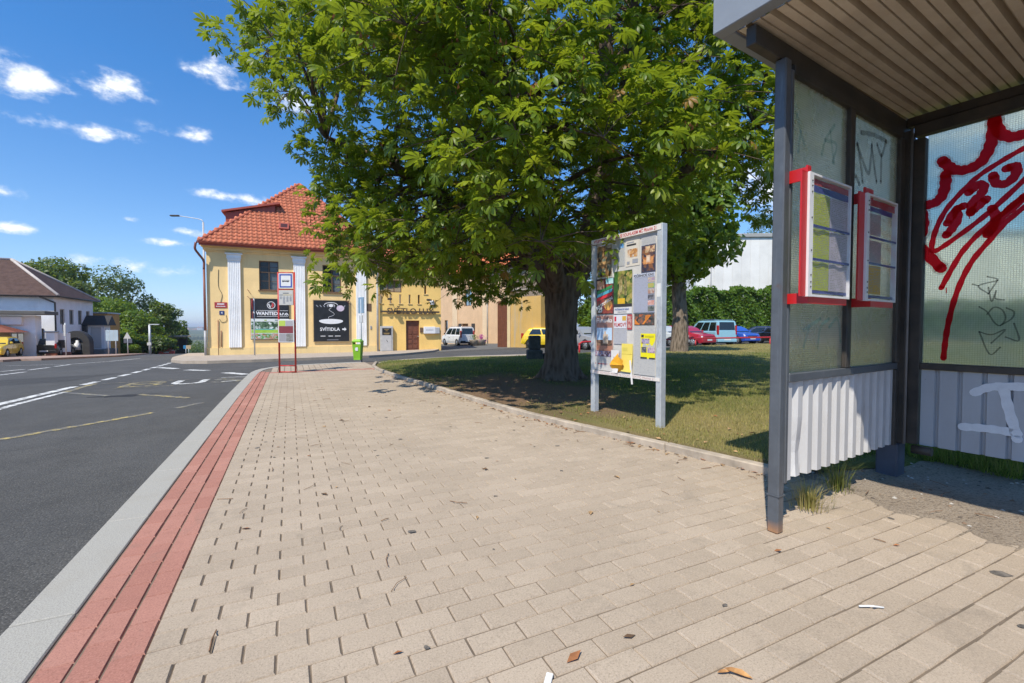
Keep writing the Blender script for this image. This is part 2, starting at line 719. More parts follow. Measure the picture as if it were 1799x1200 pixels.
# ------------------------------------------------------------------ ground sheet and road sheet
GX = sorted(set([-40, -36, -32, -28, -24, 48] + list(np.arange(-24, 2.1, 2.0)) + list(np.arange(2, 30, 1.0)) + list(np.arange(30, 49, 2.0))))
GY = sorted(set([float(y) for y in PY if -40 < y <= 150] + list(np.arange(-40, 10, 5.0)) + list(np.arange(10, 60, 1.5)) + list(np.arange(60, 151, 5.0))))
OX = [-6000, -3000, -1500, -700, -300, -150, -80, -50] + GX + [70, 120, 250, 600, 1500, 3000, 6000]
OY = [-3000, -900, -300, -100] + GY + [220, 300, 450, 700, 1000, 1500, 2200, 3000, 4200, 6000, 9000]


def grid_sheet(name, xs, ys, zf, mat):
    V = [(x, y, zf(x, y)) for y in ys for x in xs]
    n = len(xs)
    F = [(j * n + i, j * n + i + 1, (j + 1) * n + i + 1, (j + 1) * n + i) for j in range(len(ys) - 1) for i in range(n - 1)]
    return mesh_obj(name, array_mesh(name, V, F, mat))


tag(grid_sheet('ground', OX, OY, lambda x, y: RZ(x, y) - .25 + (0 if y < 200 else 6 * math.sin(x * .0021 + y * .0008)), field_mat()), kind='structure')
road = tag(grid_sheet('road', GX, GY, RZ, M_asphalt), kind='structure')


def drape(mb, poly, dz, thick=None, mi=0, step=1.0):
    """lay a polygon on the road surface, dz above it; thick pulls sides down"""
    bm = bmesh.new()
    f = bm.faces.new([bm.verts.new((x, y, 0)) for x, y in poly])
    bm.normal_update()
    if f.normal.z < 0:
        f.normal_flip()
    xs = [p[0] for p in poly]
    ys = [p[1] for p in poly]
    cuts = [((0, y, 0), (0, 1, 0)) for y in GY if min(ys) < y < max(ys)]
    if max(xs) > 2:
        cuts += [((x, 0, 0), (1, 0, 0)) for x in GX if min(xs) < x < max(xs) and x > 1]
    for co, no in cuts:
        bmesh.ops.bisect_plane(bm, geom=bm.verts[:] + bm.edges[:] + bm.faces[:], plane_co=co, plane_no=no, dist=1e-5)
    bmesh.ops.triangulate(bm, faces=bm.faces[:])
    if thick:
        edges = [e for e in bm.edges if len(e.link_faces) == 1]
        r = bmesh.ops.extrude_edge_only(bm, edges=edges)
        low = [v for v in r['geom'] if isinstance(v, bmesh.types.BMVert)]
        lowset = set(low)
    else:
        lowset = set()
    for v in bm.verts:
        v.co.z = RZ(v.co.x, v.co.y) + dz - (thick if v in lowset else 0)
    bm.normal_update()
    idx = {v: i for i, v in enumerate(bm.verts)}
    mb.add([tuple(v.co) for v in bm.verts], [[idx[v] for v in f.verts] for f in bm.faces], mi)
    bm.free()


def stroke_poly(pts, w):
    L, Rr = [], []
    for i in range(len(pts)):
        a, b = pts[max(0, i - 1)], pts[min(len(pts) - 1, i + 1)]
        dx, dy = b[0] - a[0], b[1] - a[1]
        q = math.hypot(dx, dy)
        L.append((pts[i][0] - dy / q * w / 2, pts[i][1] + dx / q * w / 2))
        Rr.append((pts[i][0] + dy / q * w / 2, pts[i][1] - dx / q * w / 2))
    return L + Rr[::-1]


def marking(name, strokes, mat, w):
    mb = MB()
    for s in strokes:
        for a, b in zip(s[:-1], s[1:]):
            drape(mb, stroke_poly([a, b], w), .004)
    o = mb.build(name, mat, road)
    return o


marking('lane_line', [[(-4.22, 2.0), (-4.18, 12.9)]], M_white_paint, .15)
marking('bay_line', [[(-3.96, 2.0), (-3.93, 11.7)]], M_white_paint, .10)
marking('bay_line', [[(-3.93, 11.72), (-4.02, 13.5)]], M_yellow_paint, .12)
for k in range(9):
    y0 = 13.3 + k * 1.32
    xx = lambda y: -4.17 - .0045 * max(0, y - 13) ** 2
    marking('lane_dash', [[(xx(y0), y0), (xx(y0 + .86), y0 + .86)]], M_white_paint, .15)
marking('give_way_dash', [[(-4.25, 20.2), (-3.49, 18.95)]], M_white_paint, .26)
marking('give_way_dash', [[(-3.05, 18.0), (-2.37, 17.2)]], M_white_paint, .26)
marking('give_way_dash', [[(-1.74, 15.8), (-1.10, 14.65)]], M_white_paint, .26)
# bus bay zigzag, its two cross lines and the worn letters
marking('bay_zigzag', [[(-3.92, 11.6), (-2.96, 10.55)]], M_worn_yellow, .11)
marking('bay_zigzag', [[(-2.5, 10.5), (-1.60, 9.55)]], M_yellow_paint, .11)
marking('bay_zigzag', [[(-3.0, 6.75), (-1.78, 8.12)]], M_yellow_paint, .11)
marking('bay_zigzag', [[(-1.58, 8.4), (-1.30, 8.85)]], M_worn_yellow, .10)
marking('bay_cross_line', [[(-3.9, 13.45), (-1.6, 13.75)]], M_worn_yellow, .07)
marking('bay_cross_line', [[(-1.6, 13.78), (-1.05, 13.86)]], M_white_paint, .09)
marking('bay_cross_line', [[(-3.3, 11.95), (-1.6, 12.15)]], M_worn_yellow, .06)
marking('bay_cross_line', [[(-1.45, 12.5), (-1.02, 12.75)]], M_white_paint, .07)


def bus_letter(x0, strokes, mat):
    W_, H_ = .62, 1.05
    mb = MB()
    for s in strokes:
        P = [(x0 + a * W_, 12.22 + (x0 + a * W_ + 3.3) * .09 + b * H_) for a, b in s]
        for a, b in zip(P[:-1], P[1:]):
            drape(mb, stroke_poly([a, b], .15), .004)
    mb.build('bay_letter', mat, road)


bus_letter(-3.28, [[(0, 0), (.7, 0), (1, .15), (1, .38), (.7, .5), (0, .5)], [(.7, .5), (.95, .65), (.95, .87), (.7, 1), (0, 1)], [(.1, 0), (.1, 1)]], M_yellow_paint)
bus_letter(-2.42, [[(.1, 1), (.1, .25), (.3, .05), (.7, .05), (.9, .25), (.9, 1)]], M_white_paint)
bus_letter(-1.66, [[(1, .85), (.75, 1), (.25, 1), (.05, .8), (.2, .55), (.8, .45), (.95, .2), (.75, 0), (.25, 0), (0, .15)]], M_worn_yellow)
# the far lanes
marking('far_lane_dash', [[(-7.7, 18.6), (-7.68, 20.0)]], M_white_paint, .13)
marking('far_lane_dash', [[(-8.62, 20.9), (-8.55, 22.2)]], M_white_paint, .13)
marking('far_lane_dash', [[(-8.17, 21.6), (-8.3, 23.4)]], M_white_paint, .13)
marking('far_lane_dash', [[(-8.42, 24.2), (-8.6, 26.2)]], M_white_paint, .13)
marking('far_edge_line', [[(-10.8, 26.6), (-8.67, 26.8), (-8.15, 29.5), (-8.0, 34.0)]], M_white_paint, .12)
# patched hollow in the bay, as on the photograph a dark crumbled spot
M_patch = plain('tar_patch', (.022, .022, .024), .95, .4, 14, bump=.8, bscale=60, bdist=.01)
mb = MB()
drape(mb, [(-2.73 + .42 * math.cos(a) * (1 + .4 * math.sin(3 * a)), 10.42 + .16 * math.sin(a) * (1 + .3 * math.sin(5 * a + 1))) for a in np.linspace(0, 2 * PI, 22)[:-1]], .003)
mb.build('tar_patch', M_patch, road)
M_crack = plain('road_crack', (.018, .018, .018), .95, .3, 20)
for k, ln in enumerate(([(-2.7, 10.4), (-2.2, 11.0), (-2.1, 11.6), (-1.5, 12.0)], [(-6.5, 12.5), (-5.4, 13.2), (-4.6, 13.0)], [(-3.4, 16.0), (-2.6, 16.8), (-2.2, 18.2)])):
    mb = MB()
    P = [(x + random.gauss(0, .02), y + random.gauss(0, .02)) for x, y in spline(ln, 6)]
    for a, c in zip(P[:-1], P[1:]):
        drape(mb, stroke_poly([a, c], random.uniform(.003, .007)), .003)
    mb.build('road_crack', M_crack, road)
M_repair = asphalt_mat()
M_repair.name = 'asphalt_repair'
for nd in M_repair.node_tree.nodes:
    if nd.type == 'BSDF_PRINCIPLED':
        lk = nd.inputs['Base Color'].links[0]
        src = lk.from_socket
        dk = M_repair.node_tree.nodes.new('ShaderNodeMixRGB')
        dk.blend_type = 'MULTIPLY'
        dk.inputs[0].default_value = 1
        dk.inputs[2].default_value = (.78, .78, .79, 1)
        M_repair.node_tree.links.new(src, dk.inputs[1])
        M_repair.node_tree.links.new(dk.outputs[0], nd.inputs['Base Color'])
mb = MB()
drape(mb, [(-14, 9.0), (-4.9, 14.6), (-4.6, 17.5), (-9.0, 14.4), (-16, 11)], .002)
mb.build('asphalt_repair', M_repair, road)

# ------------------------------------------------------------------ kerb of the bus stop
kerb = tag(thing('kerb', None, None), kind='structure')
KERB_IN = -.752
kerb_line = [(-.945, -4.0), (-.945, 4.0), (-.93, 9.0), (-.90, 12.0), (-.86, 13.0), (-.74, 13.65), (-.52, 14.15), (-.2, 14.52), (.4, 14.82), (1.2, 15.0), (2.0, 15.1)]
KW = .19


def along(line, s):
    acc = 0
    for a, b in zip(line[:-1], line[1:]):
        d = math.hypot(b[0] - a[0], b[1] - a[1])
        if acc + d >= s or b is line[-1]:
            k = (s - acc) / d
            return (a[0] + (b[0] - a[0]) * k, a[1] + (b[1] - a[1]) * k), ((b[0] - a[0]) / d, (b[1] - a[1]) / d)
        acc += d


tot = sum(math.hypot(b[0] - a[0], b[1] - a[1]) for a, b in zip(kerb_line[:-1], kerb_line[1:]))
s = .28
while s < tot - .2:
    L = 1.0 if s < 16 else .5
    L = min(L, tot - s)
    (ax, ay), _ = along(kerb_line, s + .004)
    (bx, by), _ = along(kerb_line, s + L - .004)
    m = MB()
    hl = math.hypot(bx - ax, by - ay)
    m.bbox((0, -KW, -.34), (hl, 0, 0), .005)
    k = m.build('kerb_stone', M_granite, kerb, (ax, ay, .004 + random.uniform(-.002, .002)), (0, 0, math.atan2(by - ay, bx - ax)))
    s += L

# ------------------------------------------------------------------ pavement of the stop
EDGE = [(3.34, -8.0), (3.34, 1.0), (3.20, 2.05), (3.152, 2.39), (3.02, 2.84), (2.908, 3.44), (2.73, 4.17), (2.53, 5.18), (2.37, 6.85), (2.255, 8.2), (2.084, 9.84), (1.985, 11.25), (1.963, 12.3), (2.05, 13.2), (2.3, 14.2)]
_ey, _ex = [p[1] for p in EDGE], [p[0] for p in EDGE]


def xe(y):
    return float(np.interp(y, _ey, _ex))


pavement = tag(thing('pavement', None, None), kind='structure')
bed = MB()
outer = [(-.757, -8.0), (-.752, 12.9), (-.60, 13.5), (-.40, 13.95), (-.12, 14.33), (.45, 14.62), (1.25, 14.82), (2.0, 14.92), (2.55, 15.0), (2.35, 14.2), (2.1, 13.2), (2.0, 12.3), (2.05, 11.2), (2.15, 9.8), (2.32, 8.2), (2.43, 6.85), (2.6, 5.2), (2.98, 3.44), (3.3, 2.3), (5.0, 2.2), (5.0, -8.0)]
bed.prism(outer, -.5, -.0075)
bed.build('joint_bed', M_sand, pavement)


def paver_shape(lx, ly, h=.05, ch=.0055, dz=0.0, tx=0.0, ty=0.0):
    """block with chamfered top; origin at its centre, top at z=0"""
    a, b = lx / 2, ly / 2
    vs = []
    for k, (x, y, z) in enumerate([(a, b, -h), (a, b, -.008), (a - ch, b - ch, 0)]):
        vs += [(-x, -y, z), (x, -y, z), (x, y, z), (-x, y, z)]
    fs = [(8, 9, 10, 11)]
    for r in (0, 1):
        for i in range(4):
            j = (i + 1) % 4
            fs.append((r * 4 + i, r * 4 + j, (r + 1) * 4 + j, (r + 1) * 4 + i))
    return vs, fs


LX, LY = .2, .1
GAP = .0045
pv, pf = paver_shape(LX - .0035, LY - .0058)
pm = MB().add(pv, pf).mesh('paver', M_paver_o)
hv, hf = paver_shape(LX / 2 - .0035, LY - .0058)
hm = MB().add(hv, hf).mesh('paver_half', M_paver_o)
blocks = []
x_start = -.4545
for j in range(-12, 124):
    y = j * LY + .05
    if y > 12.30:
        break
    x = x_start
    if j % 2:
        blocks.append((x + .05, y, LX / 2))
        x += .1
    lim = xe(y) if y > 2.1 else 3.92
    while x < lim:
        w = min(LX, lim + .03 - x)
        if w > .05:
            blocks.append((x + w / 2, y, w))
        x += LX


def seen_size(x, y):
    d = x * SN + y * CS
    r = x * CS - y * SN
    if d < .95:
        return 0
    u, v = r / d * 800, 1.1 / d * 800
    if abs(u) > 905 or v > 640:
        return 0
    return v * v / 1e3 / (1 + .0 * d)


order = sorted(range(len(blocks)), key=lambda i: -seen_size(blocks[i][0], blocks[i][1]))
single = set(order[:300])
field = MB()
frnd = []
for i, (x, y, w) in enumerate(blocks):
    dz, tx, ty = random.gauss(0, .0011), random.gauss(0, .0035), random.gauss(0, .003)
    rz = random.gauss(0, .004)
    if x > 1.9 and y < 2.2:
        dz += random.gauss(0, .0012); tx += random.gauss(0, .004); ty += random.gauss(0, .003); rz += random.gauss(0, .012)
    if i in single and (abs(w - LX) < .001 or abs(w - LX / 2) < .001):
        o = bpy.data.objects.new('paver', pm if w > .15 else hm)
        link(o, pavement)
        o.location = (x, y, dz)
        o.rotation_euler = (tx, ty, rz)
    else:
        v, f = paver_shape(w - .0035, LY - .0058)
        M = Euler((tx, ty, rz)).to_matrix()
        field.add([tuple(M @ Vector(p) + Vector((x, y, dz))) for p in v], f)
        frnd += [random.random()] * 12
# beyond the red row the blocks lie lengthways
for i in range(0, 17):
    x = -.36 + i * .15
    yk = 12.62 + (.1 if i % 2 else 0)
    top = float(np.interp(x, [-.6, -.40, -.12, .45, 1.25, 2.3], [13.45, 13.93, 14.31, 14.6, 14.8, 14.95]))
    while yk < top - .03:
        w = min(.2, top - yk)
        v, f = paver_shape(.15 - .012, w - GAP)
        dz = random.gauss(0, .001)
        field.add([(p[0] + x, p[1] + yk + w / 2, p[2] + dz) for p in v], f)
        frnd += [random.random()] * 12
        yk += .2
me = field.mesh('paver_field', M_paver_a)
a = me.attributes.new('rnd', 'FLOAT', 'POINT')
a.data.foreach_set('value', frnd)
tag(mesh_obj('paver', me, pavement), kind='stuff')

strip = tag(thing('red_block_strip', None, None), kind='structure')
rv, rf = paver_shape(.0985 - .003, .2 - .003, ch=.005)
rm = MB().add(rv, rf).mesh('red_block', M_red_o)
nred = 0
red_field = MB()
rr_rnd = []
for c in range(3):
    x = KERB_IN + .003 + .0495 + c * .099
    y = .35 + c * .073
    while y < 12.9 - .12 * c:
        z = random.gauss(0, .001)
        if nred < 290:
            o = bpy.data.objects.new('red_block', rm)
            link(o, strip)
            o.location = (x, y + .1, z)
            o.rotation_euler = (random.gauss(0, .002), random.gauss(0, .003), random.gauss(0, .003))
            nred += 1
        else:
            red_field.add([(p[0] + x, p[1] + y + .1, p[2] + z) for p in rv], rf)
            rr_rnd += [random.random()] * 12
        y += .2
qv, qf = paver_shape(.2 - .004, .1 - .004)
x = -.45
while x < 1.95:
    for yy in (12.36, 12.46, 12.56):
        red_field.add([(p[0] + x + .1, p[1] + yy, p[2] + random.gauss(0, .0006)) for p in qv], qf)
        rr_rnd += [random.random()] * 12
    x += .2
me = red_field.mesh('red_block_field', M_red_a)
a = me.attributes.new('rnd', 'FLOAT', 'POINT')
a.data.foreach_set('value', rr_rnd)
tag(mesh_obj('red_block', me, strip), kind='stuff')

# ------------------------------------------------------------------ concrete edging of the lawn
edging = tag(thing('lawn_kerb', None, None), kind='structure')
eline = [(3.2, 2.05), (3.152, 2.39), (3.02, 2.84), (2.908, 3.44), (2.73, 4.17), (2.53, 5.18), (2.37, 6.85), (2.255, 8.2), (2.084, 9.84), (1.985, 11.25), (1.963, 12.3), (2.05, 13.2), (2.3, 14.2)]
tot = sum(math.hypot(b[0] - a[0], b[1] - a[1]) for a, b in zip(eline[:-1], eline[1:]))
s = 0.0
while s < tot - .05:
    L = min(1.0, tot - s)
    (ax, ay), _ = along(eline, s + .002)
    (bx, by), _ = along(eline, s + L - .002)
    m = MB()
    hl = math.hypot(bx - ax, by - ay)
    m.bbox((0, -.082, -.22), (hl, 0, .062), .009)
    m.build('edging_stone', M_edging, edging, (ax, ay, random.uniform(-.003, .003)), (random.gauss(0, .02), random.gauss(0, .003), math.atan2(by - ay, bx - ax)))
    s += L

# ------------------------------------------------------------------ lawn
LAWN_FAR_X = [2.1, 2.5, 3.6, 6.1, 8.8, 11.8, 13.2, 16, 20, 23, 30, 47]
LAWN_FAR_Y = [14.0, 15.2, 16.9, 17.7, 16.9, 17.2, 17.4, 17.7, 19.6, 20.3, 20.6, 20.8]


def wob(x, y, s=1.0, o=0.0):
    return (math.sin(x * 1.7 * s + 1.3 * math.sin(y * .9 * s + o) + o) + math.sin(y * 2.1 * s + 1.7 * math.sin(x * 1.1 * s - o)) + .6 * math.sin(x * 4.3 * s - y * 3.1 * s + o)) / 2.6


def lawn_left(y):
    if y < 2.0:
        return 4.52 + .06 * wob(y * 3, 0)
    return xe(y) + .08


def lawn_z(x, y):
    return .045 + (RZ(x, y) + .13) * sstep((y - 11) / 6) + .018 * wob(x, y, .8) * min(1, max(0, (x - lawn_left(y)) / .6))


def lawn_cover(x, y):
    """(dryness, bareness) of the turf"""
    e = x - lawn_left(y)
    dry = .34 + .22 * wob(x, y, 1.2) + .10 * wob(x, y, 4.2, 2)
    if y < 5.6:
        dry += .38 * sstep(1 - abs(y - 3.4) / 2.0)
    if y < 2.4 and x > 4:
        dry -= .6
    if 12 < x and y > 11:
        dry += .45 * sstep((y - 11) / 4)
    d = math.hypot((x - 3.45) / 1.7, (y - 6.9) / 2.9)
    bare = sstep((1.15 - d + .3 * wob(x, y, 2)) / .7)
    d2 = math.hypot((x - 5.05) / 1.0, (y - 7.9) / .9)
    bare = max(bare, .7 * sstep((1.2 - d2 + .3 * wob(x, y, 3)) / .7))
    if y > 2.1:
        bare = max(bare, sstep((.16 - e + .1 * wob(x, y, 5)) / .2) * .85)
    dg = math.hypot((x - 6.2), (y - 9.5)) / 4
    dry -= .30 * sstep(1.3 - dg)
    return min(1, max(0, dry)), min(1, max(0, bare))


g = np.concatenate([np.linspace(0, .12, 26), np.linspace(.13, .4, 30), np.linspace(.42, 1, 30)])
h = np.concatenate([np.linspace(0, .25, 12), np.linspace(.26, 1, 80)])
XR, YN = 46.0, -9.0
V, dr, ba = [], [], []
for gu in g:
    xf = 2.1 + (XR - 2.1) * gu
    yf = float(np.interp(xf, LAWN_FAR_X, LAWN_FAR_Y))
    for hv_ in h:
        y = YN + (yf - YN) * hv_
        xl = lawn_left(y)
        x = xl + (XR - xl) * gu
        d_, b_ = lawn_cover(x, y)
        V.append((x, y, lawn_z(x, y) - (.03 if gu == 0 and y < 2 else 0)))
        dr.append(d_); ba.append(b_)
nh = len(h)
F = [(i * nh + j, (i + 1) * nh + j, (i + 1) * nh + j + 1, i * nh + j + 1) for i in range(len(g) - 1) for j in range(nh - 1)]
lawn = mesh_obj('lawn', array_mesh('lawn', V, F, lawn_mat(), ba, dr))
tag(lawn, kind='structure')

M_blade = blade_mat()


def blades(name, n, region, hgt, wid, parent=None, zf=lawn_z, cover=lawn_cover, keep=None):
    V, F, rn, dy = [], [], [], []
    k = 0
    tries = 0
    while k < n and tries < n * 6:
        tries += 1
        x = random.uniform(region[0], region[1])
        y = random.uniform(region[2], region[3])
        if keep is not None:
            if not keep(x, y):
                continue
        else:
            if x < lawn_left(y) + .01 or y > float(np.interp(x, LAWN_FAR_X, LAWN_FAR_Y)):
                continue
        if seen_size(x, y) == 0 and y > 0:
            continue
        d_, b_ = cover(x, y)
        if random.random() < b_ * .93:
            continue
        z = zf(x, y) - .005
        hh = hgt * random.uniform(.5, 1.25) * (1 - .35 * b_)
        an = random.uniform(0, 2 * PI)
        ln = random.uniform(.1, .9) * hh
        dx, dy_ = math.cos(an), math.sin(an)
        w = wid * random.uniform(.6, 1.3)
        V += [(x - dy_ * w, y + dx * w, z), (x + dy_ * w, y - dx * w, z), (x + dx * ln, y + dy_ * ln, z + hh)]
        b = k * 3
        F.append((b, b + 1, b + 2))
        r_ = random.random()
        rn += [r_] * 3
        q = min(1, max(0, d_ + random.gauss(0, .22)))
        dy += [q, q, min(1, q + .15)]
        k += 1
    return tag(mesh_obj(name, array_mesh(name, V, F, M_blade, rn, dy), parent), kind='stuff')


tag(blades('grass', 30000, (3.1, 7.0, -.6, 5.2), .042, .0030), label='short patchy green and straw coloured grass by the board', cat='grass')
tag(blades('grass', 42000, (1.9, 12, 4.6, 16.5), .05, .005), label='shaded mown grass under the chestnut tree', cat='grass')
tag(blades('grass', 26000, (8, 34, 8, 20.5), .055, .010), label='mown grass reaching back to the red rail', cat='grass')
tag(blades('grass', 7000, (4.4, 6.3, .2, 2.6), .10, .0035, cover=lambda x, y: (.08, 0)), label='lush green grass strip behind the shelter back wall', cat='grass')

# bare trampled earth under the shelter
def dirt_mat():
    t = NT('trampled_earth')
    geo = t.n.new('ShaderNodeNewGeometry').outputs['Position']
    n = t.noise(5, 8, .7, geo, .5)
    f = t.noise(60, 6, .8, geo)
    v = t.voronoi(75, geo)
    c = t.mix(n, (.23, .185, .14), (.40, .335, .265))
    c = t.mix(t.ramp(f, [(.38, .7), (.5, 0.0)]), c, (.07, .05, .04))
    c = t.mix(t.ramp(v, [(.06, .7), (.16, 0.0)]), c, (.44, .40, .34))
    return t.done(t.bsdf(c, .95, 0, .2, t.bump(t.math('ADD', f, t.math('MULTIPLY', v, .5)), .9, .012)))


M_dirt = dirt_mat()
xs = np.linspace(2.75, 4.75, 60)
ys = np.linspace(-3.0, 2.3, 130)


def dirt_z(x, y):
    edge = 3.22 + .10 * (y - 1.6) + (.30 * sstep((1.2 - y) / 1.5))
    if y > 1.75:
        edge = 3.22
    k = (x - edge) / .5 + .22 * wob(x, y, 2.2) + .12 * wob(x, y, 6, 1)
    return -.012 + .034 * sstep(k * .8 + .2) + .006 * wob(x, y, 7) + (.012 * sstep((x - 4.1) / .5))


dirt = grid_sheet('bare_earth', list(xs), list(ys), dirt_z, M_dirt)
tag(dirt, kind='structure')

b = MB()
for k in range(420):
    x, y = random.uniform(3.0, 4.7), random.uniform(-.6, 2.1)
    z = dirt_z(x, y)
    if z < .004:
        continue
    r_ = abs(random.gauss(.006, .004)) + .003
    vs = [(x + r_ * math.cos(a) * random.uniform(.7, 1.2), y + r_ * math.sin(a) * random.uniform(.7, 1.2), z + .001) for a in (0, 1.3, 2.6, 3.9, 5.2)] + [(x, y, z + r_ * .7)]
    b.add(vs, [(i, (i + 1) % 5, 5) for i in range(5)], k % 3)
tag(b.build('pebbles', [plain('pebble_grey', (.42, .39, .35), .9, .2, 30), plain('pebble_dark', (.10, .08, .065), .9, .3, 30), plain('pebble_brown', (.22, .14, .09), .9, .3, 30)], dirt), kind='stuff')
b = MB()
for k in range(480):
    y = random.uniform(2.1, 11)
    q = random.random()
    if q < .5:
        x = xe(y) - abs(random.gauss(0, .05)) - .004
        z = .004
    elif q < .62:
        x, y, z = random.uniform(-.4, 3.0), random.uniform(1.0, 9.5), .004
        if x > xe(max(y, 2.1)) - .03:
            continue
    else:
        x = xe(y) + .10 + abs(random.gauss(0, 1.0))
        z = lawn_z(x, y) + .012
    s_ = random.uniform(.010, .032) if q < .5 else random.uniform(.010, .04)
    an = random.uniform(0, 6.3)
    ca, sa = math.cos(an) * s_, math.sin(an) * s_
    vs = [(x - ca, y - sa, z), (x + sa * .45, y - ca * .45, z + s_ * random.uniform(.1, .5)), (x + ca, y + sa, z + s_ * random.uniform(0, .3)), (x - sa * .45, y + ca * .45, z + s_ * random.uniform(0, .4))]
    b.add(vs, [(0, 1, 2), (0, 2, 3)], k % 3)
tag(b.build('leaf_litter', [plain('litter_rust', (.30, .12, .045), .9, .3, 30), plain('litter_tan', (.40, .25, .12), .9, .3, 30), plain('litter_dark', (.13, .075, .04), .9, .3, 30)], edging), kind='stuff')

# ------------------------------------------------------------------ the other pavements
M_slab = plain('far_paving', (.40, .33, .26), .92, .16, 2.5, bump=.3, bscale=30, dirt=.35)
M_kerb2 = plain('far_kerb', (.42, .41, .39), .85, .15, 3)
mb = MB()
drape(mb, [(2.1, 14.4), (2.45, 15.2), (3.6, 16.9), (6.1, 17.7), (8.8, 16.9), (11.8, 17.2), (12.4, 18.7), (10.2, 19.1), (6.8, 19.5), (4.2, 18.5), (2.5, 16.7), (1.9, 15.2)], .11, .4)
tag(mb.build('side_pavement', M_slab), kind='structure')
fa = R(-2.4)
FE = (math.cos(fa), math.sin(fa))
FN = (-FE[1], FE[0])
FO = (-4.46, 32.77)


def fpt(s, n=0.0):
    """point on the ground plan of the yellow house: s along its front, n behind it"""
    return FO[0] + FE[0] * s + FN[0] * n, FO[1] + FE[1] * s + FN[1] * n


mb = MB()
house_pave = [(-7.6, 46.0), (-6.4, 36.0), (-5.7, 30.0), (-4.9, 25.5), (-4.1, 23.3), (-3.1, 22.5), (-1.5, 22.6), (.9, 23.2), (3.6, 24.0), (5.6, 25.6), (8.6, 29.4), fpt(14.2, -.2), fpt(14.2, .5), fpt(0, .5), fpt(0, 14)]
drape(mb, house_pave, .12, .4)
tag(mb.build('corner_pavement', M_slab), kind='structure')
mb = MB()
drape(mb, [(-39.5, 32.6), (-13.5, 33.0), (-13.7, 35.2), (-12.7, 34.9), (-12.2, 37.9), (-11.1, 41.2), (-11.6, 48), (-13, 58), (-15.8, 76), (-39.5, 76)], .12, .4)
tag(mb.build('opposite_pavement', plain('far_paving_red', (.33, .225, .175), .92, .2, 2.5, bump=.3, bscale=30)), kind='structure')
mb = MB()
drape(mb, [(8.5, 31.5), (8.6, 29.4), (12.0, 30.0), (17.2, 31.3), (30, 33), (46, 34), (46, 60), (9, 60)], .006)
tag(mb.build('courtyard', plain('courtyard_tarmac', (.12, .118, .112), .9, .2, 1.5, bump=.3, bscale=80)), kind='structure')
# ================================================================== BUS SHELTER
M_frame = None


def frame_mat():
    t = NT('shelter_steel')
    co = t.coord()
    n = t.noise(5, 8, .7, co)
    r_ = t.noise(2.6, 9, .75, co, .7)
    sc = t.noise(40, 4, .7, t.coord('Object', (1, 1, .08)))
    c = t.ramp(n, [(.3, (.066, .074, .085)), (.7, (.108, .119, .135))])
    c = t.mix(t.ramp(sc, [(.55, 0.0), (.75, .35)]), c, (.20, .22, .25))
    k = t.ramp(r_, [(.60, 0.0), (.70, 1.0)])
    c = t.mix(k, c, (.13, .058, .028))
    geo = t.n.new('ShaderNodeNewGeometry').outputs['Position']
    sep = t.n.new('ShaderNodeSeparateXYZ')
    t.l.new(geo, sep.inputs[0])
    z = t.math('ADD', sep.outputs['Z'], t.math('MULTIPLY', t.math('SUBTRACT', n, .5), .12))
    foot = t.ramp(z, [(.0, 1.0), (.065, .0)])
    c = t.mix(foot, c, t.mix(r_, (.30, .13, .05), (.40, .24, .14)))
    rough = t.math('ADD', t.math('MULTIPLY', k, .3), .42)
    return t.done(t.bsdf(c, rough, .0, .5, t.bump(t.noise(30, 6, .7, co), .22, .004)))


M_frame = frame_mat()
M_frame_dark = plain('shelter_steel_dark', (.030, .030, .030), .6, .3, 6, bump=.25, bscale=40, col2=(.055, .045, .036))
M_fascia = plain('fascia_paint', (.225, .25, .285), .55, .08, 4, bump=.15, bscale=30, dirt=.18)


def sheet_mat(name, col, dirtc, amt):
    t = NT(name)
    co = t.coord()
    n = t.noise(3, 8, .7, t.coord('Object', (1, 1, .35)), .4)
    f = t.noise(60, 5, .7, co)
    c = t.mix(t.ramp(n, [(.4, 0.0), (.75, amt)]), col, dirtc)
    c = t.mix(t.ramp(f, [(.66, 0.0), (.74, .7)]), c, scl(dirtc, .6))
    return t.done(t.bsdf(c, .5, 0, .45, t.bump(n, .1, .01)))


M_sheet = sheet_mat('corrugated_white', (.55, .55, .56), (.30, .28, .26), .5)
M_sheet2 = sheet_mat('corrugated_grey', (.43, .46, .50), (.30, .27, .27), .5)
M_ceiling = sheet_mat('ceiling_sheet', (.62, .54, .43), (.36, .28, .20), .7)


